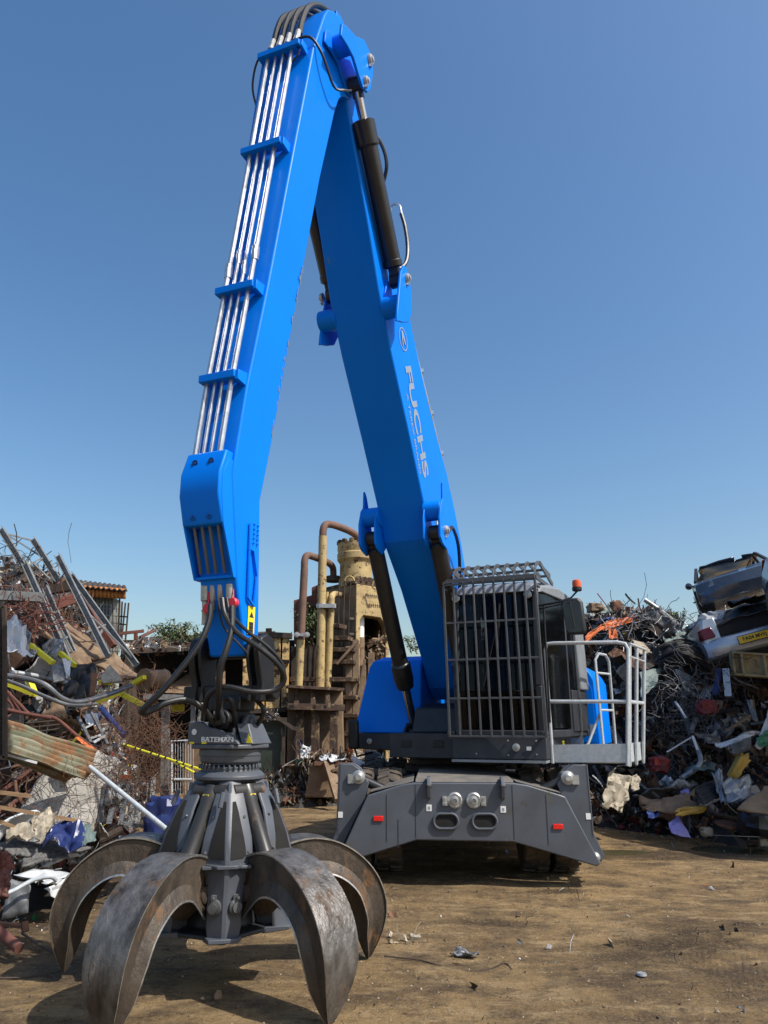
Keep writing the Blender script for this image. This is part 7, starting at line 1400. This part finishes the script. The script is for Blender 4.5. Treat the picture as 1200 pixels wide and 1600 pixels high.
# ============================================================ CRUSHED CARS ON THE RIGHT HEAP
def car(label, loc, rot, paint, seed, hatch=True, silver=False):
    r = empty('scrapped_car', loc, label, 'car', rot=rot); m4 = WM[r.name]; rng = random.Random(seed)
    def X(x, y, z): return m4 @ V((x, y, z))      # x across, y towards the nose, z up
    sidep = [(0, .30), (.0, .62), (.10, .86), (.55, .93), (1.3, .90), (2.8, .90), (3.55, .80), (3.98, .66), (4.05, .45), (3.98, .25), (3.5, .2), (.5, .2)]
    rings = []
    for x, k in ((-.84, .80), (-.82, 1.0), (-.55, 1.03), (0, 1.045), (.55, 1.03), (.82, 1.0), (.84, .80)):
        ring = []
        for y, z in sidep:
            yc, zc = 2.02, .52; kk = 1-(abs(x)/.84)**3*.05; p = V((x*(1-.04*max(0, z-.6)/.3), yc+(y-yc)*kk, zc+(z-zc)*(k if abs(x) > .83 else 1)))
            p += V((noise.noise(p*1.7+V((seed, 0, 0)))*.05, noise.noise(p*1.3+V((0, seed, 0)))*.06, noise.noise(p*1.9+V((0, 0, seed)))*.06)); ring.append(X(*p))
        rings.append(ring)
    mb = MB(); mb.loft(rings); body = mb.build('body', M[paint], r, .02, sharp=40)
    # wheel openings and wheels
    for y in (.78, 3.2):
        for s in (-1, 1):
            mb = MB(); mb.cyl(X(s*.60, y, .32), X(s*.875, y, .32), .36, n=26); mb.build('wheel_arch', M['dark'], body)
            mb = MB(); nn = (X(1, 0, 0)-X(0, 0, 0)); mb.lathe(X(s*.70, y, .28), nn*s, [(.18, 0), (.29, .0), (.30, .05), (.30, .15), (.28, .185), (.18, .18), (.15, .12), (.001, .12)], 26); mb.build('wheel', M['tyre'], r)
    # greenhouse: pillars, roof skin, glass
    if not silver:
        ph = [(.55, .92), (1.05, 1.36), (1.5, 1.42), (2.2, 1.38), (2.95, .92)]
        mb = MB()
        for s in (-1, 1):
            for (a, b) in ((0, 1), (3, 4)): mb.bar(X(s*.74, *ph[a]) if a in (0, 4) else X(s*.62, *ph[a]), X(s*.62, *ph[b]) if b in (1, 3) else X(s*.76, *ph[b]), .06, .05)
            mb.bar(X(s*.62, *ph[1]), X(s*.62, *ph[2]), .06, .05); mb.bar(X(s*.62, *ph[2]), X(s*.62, *ph[3]), .06, .05); mb.bar(X(s*.76, 1.75, .9), X(s*.62, 1.8, 1.4), .07, .05)
        mb.build('window_frames', M['black'], r)
        mb = grid_sheet([X(-.6, 1.0, 1.36), X(.6, 1.0, 1.36), X(.6, 2.2, 1.40), X(-.6, 2.2, 1.40)], 8, 8, .05, seed); o = mb.build('roof', M[paint], r); solid(o, .02)
        for s in (-1, 1):
            mb = MB(); mb.prism([X(s*.73, .72, .95), X(s*.735, 1.72, .95), X(s*.62, 1.76, 1.36), X(s*.61, 1.1, 1.34)], (X(s, 0, 0)-X(0, 0, 0))*.006); mb.build('side_window', M['glass'], r)
            mb = MB(); mb.prism([X(s*.735, 1.80, .95), X(s*.74, 2.82, .95), X(s*.62, 2.18, 1.36), X(s*.62, 1.84, 1.37)], (X(s, 0, 0)-X(0, 0, 0))*.006); mb.build('side_window', M['glass'], r)
            mb = MB(); c = X(s*.90, 2.60, .97); mb.lathe(c, X(0, 1, 0)-X(0, 0, 0), [(.04, -.04), (.075, -.035), (.065, .02), (.02, .06)], 16); mb.tube([X(s*.78, 2.6, .93), c], .02, 6); mb.build('door_mirror', M[paint], r)
            mb = MB(); mb.bar(X(s*.86, 1.76, .3), X(s*.85, 1.78, .9), .012, .01); mb.bar(X(s*.86, 2.8, .35), X(s*.85, 2.85, .9), .012, .01); mb.box(X(s*.868, 1.95, .74), (.02, .14, .03)); mb.build('door_line', M['black'], body)
        for s in (-1, 1):
            mb = MB(); mb.prism([X(s*.50, 4.0, .52), X(s*.78, 3.88, .52), X(s*.76, 3.8, .68), X(s*.5, 3.93, .68)], (X(0, 1, 0)-X(0, 0, 0))*.02); mb.build('headlight', M['silver'], r)
        for s in (-1, 1):
            mb = MB(); mb.prism([X(s*.55, -.04, .58), X(s*.80, .0, .58), X(s*.79, .04, .80), X(s*.55, -.0, .80)], (X(0, -1, 0)-X(0, 0, 0))*.02); mb.build('tail_light', M['carlight'], r)
    return r, X
# silver car seen from behind, tilted to the right
sc_loc = P(1203, 1035, 12.25); rot = Matrix.Rotation(R(-14), 3, 'Y') @ Matrix.Rotation(R(-6), 3, 'X')
rotz = Matrix.Rotation(R(-9), 3, 'Z')
scar, X = car('crushed silver car seen from behind with its boot open and a yellow number plate', sc_loc, (rotz @ rot).to_euler(), 'carsilver', 5, silver=True)
back = lambda v: v
def bk(x, z, y=-.03): return X(x, y, z)
mb = MB(); rings = []
for x in np.linspace(-.87, .87, 15):
    e = max(0, abs(x)-.6)*.45; rings.append([X(x, -.02+e, .26), X(x, -.09+e, .30), X(x, -.12+e, .42), X(x, -.09+e, .55), X(x, .0+e, .60), X(x, .06+e, .58), X(x, .06+e, .28)])
mb.loft(rings); mb.build('bumper', M['carsilver'], scar, .01, sharp=50)
mb = MB(); yd_ = (X(0, 0, 1)-X(0, 0, 0)); xd_ = (X(1, 0, 0)-X(0, 0, 0)); nd_ = (X(0, -1, 0)-X(0, 0, 0))
c = X(-.10, -.125, .44); mb.prism([c+xd_*a*.26+yd_*b*.056 for a, b in ((-1, -1), (1, -1), (1, 1), (-1, 1))], nd_*.008); npl = mb.build('number_plate', M['plate'], scar)
lettering('plate_text', 'FA04 MWJ', c+nd_*.009, xd_, yd_, .085, M['stickerblack'], npl, sx=1.02, bold=.02)
mb = MB(); c2 = [c+xd_*a*.268+yd_*b*.064+nd_*.003 for a, b in ((-1, -1), (1, -1), (1, 1), (-1, 1), (-1, -1))]; mb.tube(c2, .005, 4); mb.build('plate_edge', M['stickerblack'], npl)
for s in (-1, 1):
    mb = MB(); mb.hexa([X(s*.66, -.10, .60), X(s*.86, -.04, .60), X(s*.885, .14, .60), X(s*.66, .14, .60)], [X(s*.68, -.08, .78), X(s*.83, -.03, .78), X(s*.86, .14, .78), X(s*.68, .14, .78)]); mb.build('tail_light', M['carlight'], scar, .012)
    mb = MB(); mb.loft([[X(s*.56, -.03, z), X(s*(.84-d_), .0, z), X(s*(.88-d_), .12, z), X(s*(.88-d_), 1.0, z), X(s*.60, 1.0, z)] for z, d_ in ((.30, .02), (.55, 0), (.80, .03), (.93, .09))]); mb.build('rear_quarter_panel', M['carsilver'], scar, .02)
mb = MB(); mb.prism([X(-.56, -.035, .60), X(.56, -.035, .60), X(.57, .02, .80), X(-.57, .02, .80)], nd_*.012); mb.build('boot_shade', M['dark'], scar)  # dark slab standing in for the shade inside the open boot
for q, m, cr, nm in (([X(-.70, .0, .80), X(.70, -.05, .86), X(.75, 1.1, 1.20), X(-.72, 1.2, 1.05)], 'black', .14, 'crushed_boot_lid'), ([X(-.80, .12, .93), X(-.25, .05, 1.02), X(-.2, .9, 1.20), X(-.78, 1.0, 1.10)], 'silver', .16, 'torn_trim'), ([X(-.1, .1, 1.02), X(.8, .0, 1.1), X(.8, .9, 1.3), X(.0, .9, 1.25)], 'black', .14, 'crushed_roof_lining'), ([X(-.78, 1.1, 1.05), X(.78, 1.1, 1.1), X(.7, 2.4, 1.12), X(-.7, 2.4, 1.05)], 'carsilver', .2, 'crushed_roof')):
    o = grid_sheet(q, 12, 12, cr, len(nm)).build(nm, M[m], scar, sharp=25); solid(o, .01)
# dark car behind it, nose to the left, showing its side
ea = (Matrix.Rotation(R(-9), 3, 'X') @ Matrix.Rotation(R(-10), 3, 'Y') @ Matrix.Rotation(R(156), 3, 'Z')).to_euler()
c1, _ = car('dark blue grey scrapped car with an open window and door mirror behind the silver one', V((8.6, 17.7, 3.5)), ea, 'cardark', 7)
ea = (Matrix.Rotation(R(-10), 3, 'Y') @ Matrix.Rotation(R(28), 3, 'X') @ Matrix.Rotation(R(165), 3, 'Z')).to_euler()
c3, _ = car('dark grey scrapped car piled highest at the right edge of the photo', P(1272, 938, 12.4), ea, 'cardark', 9)
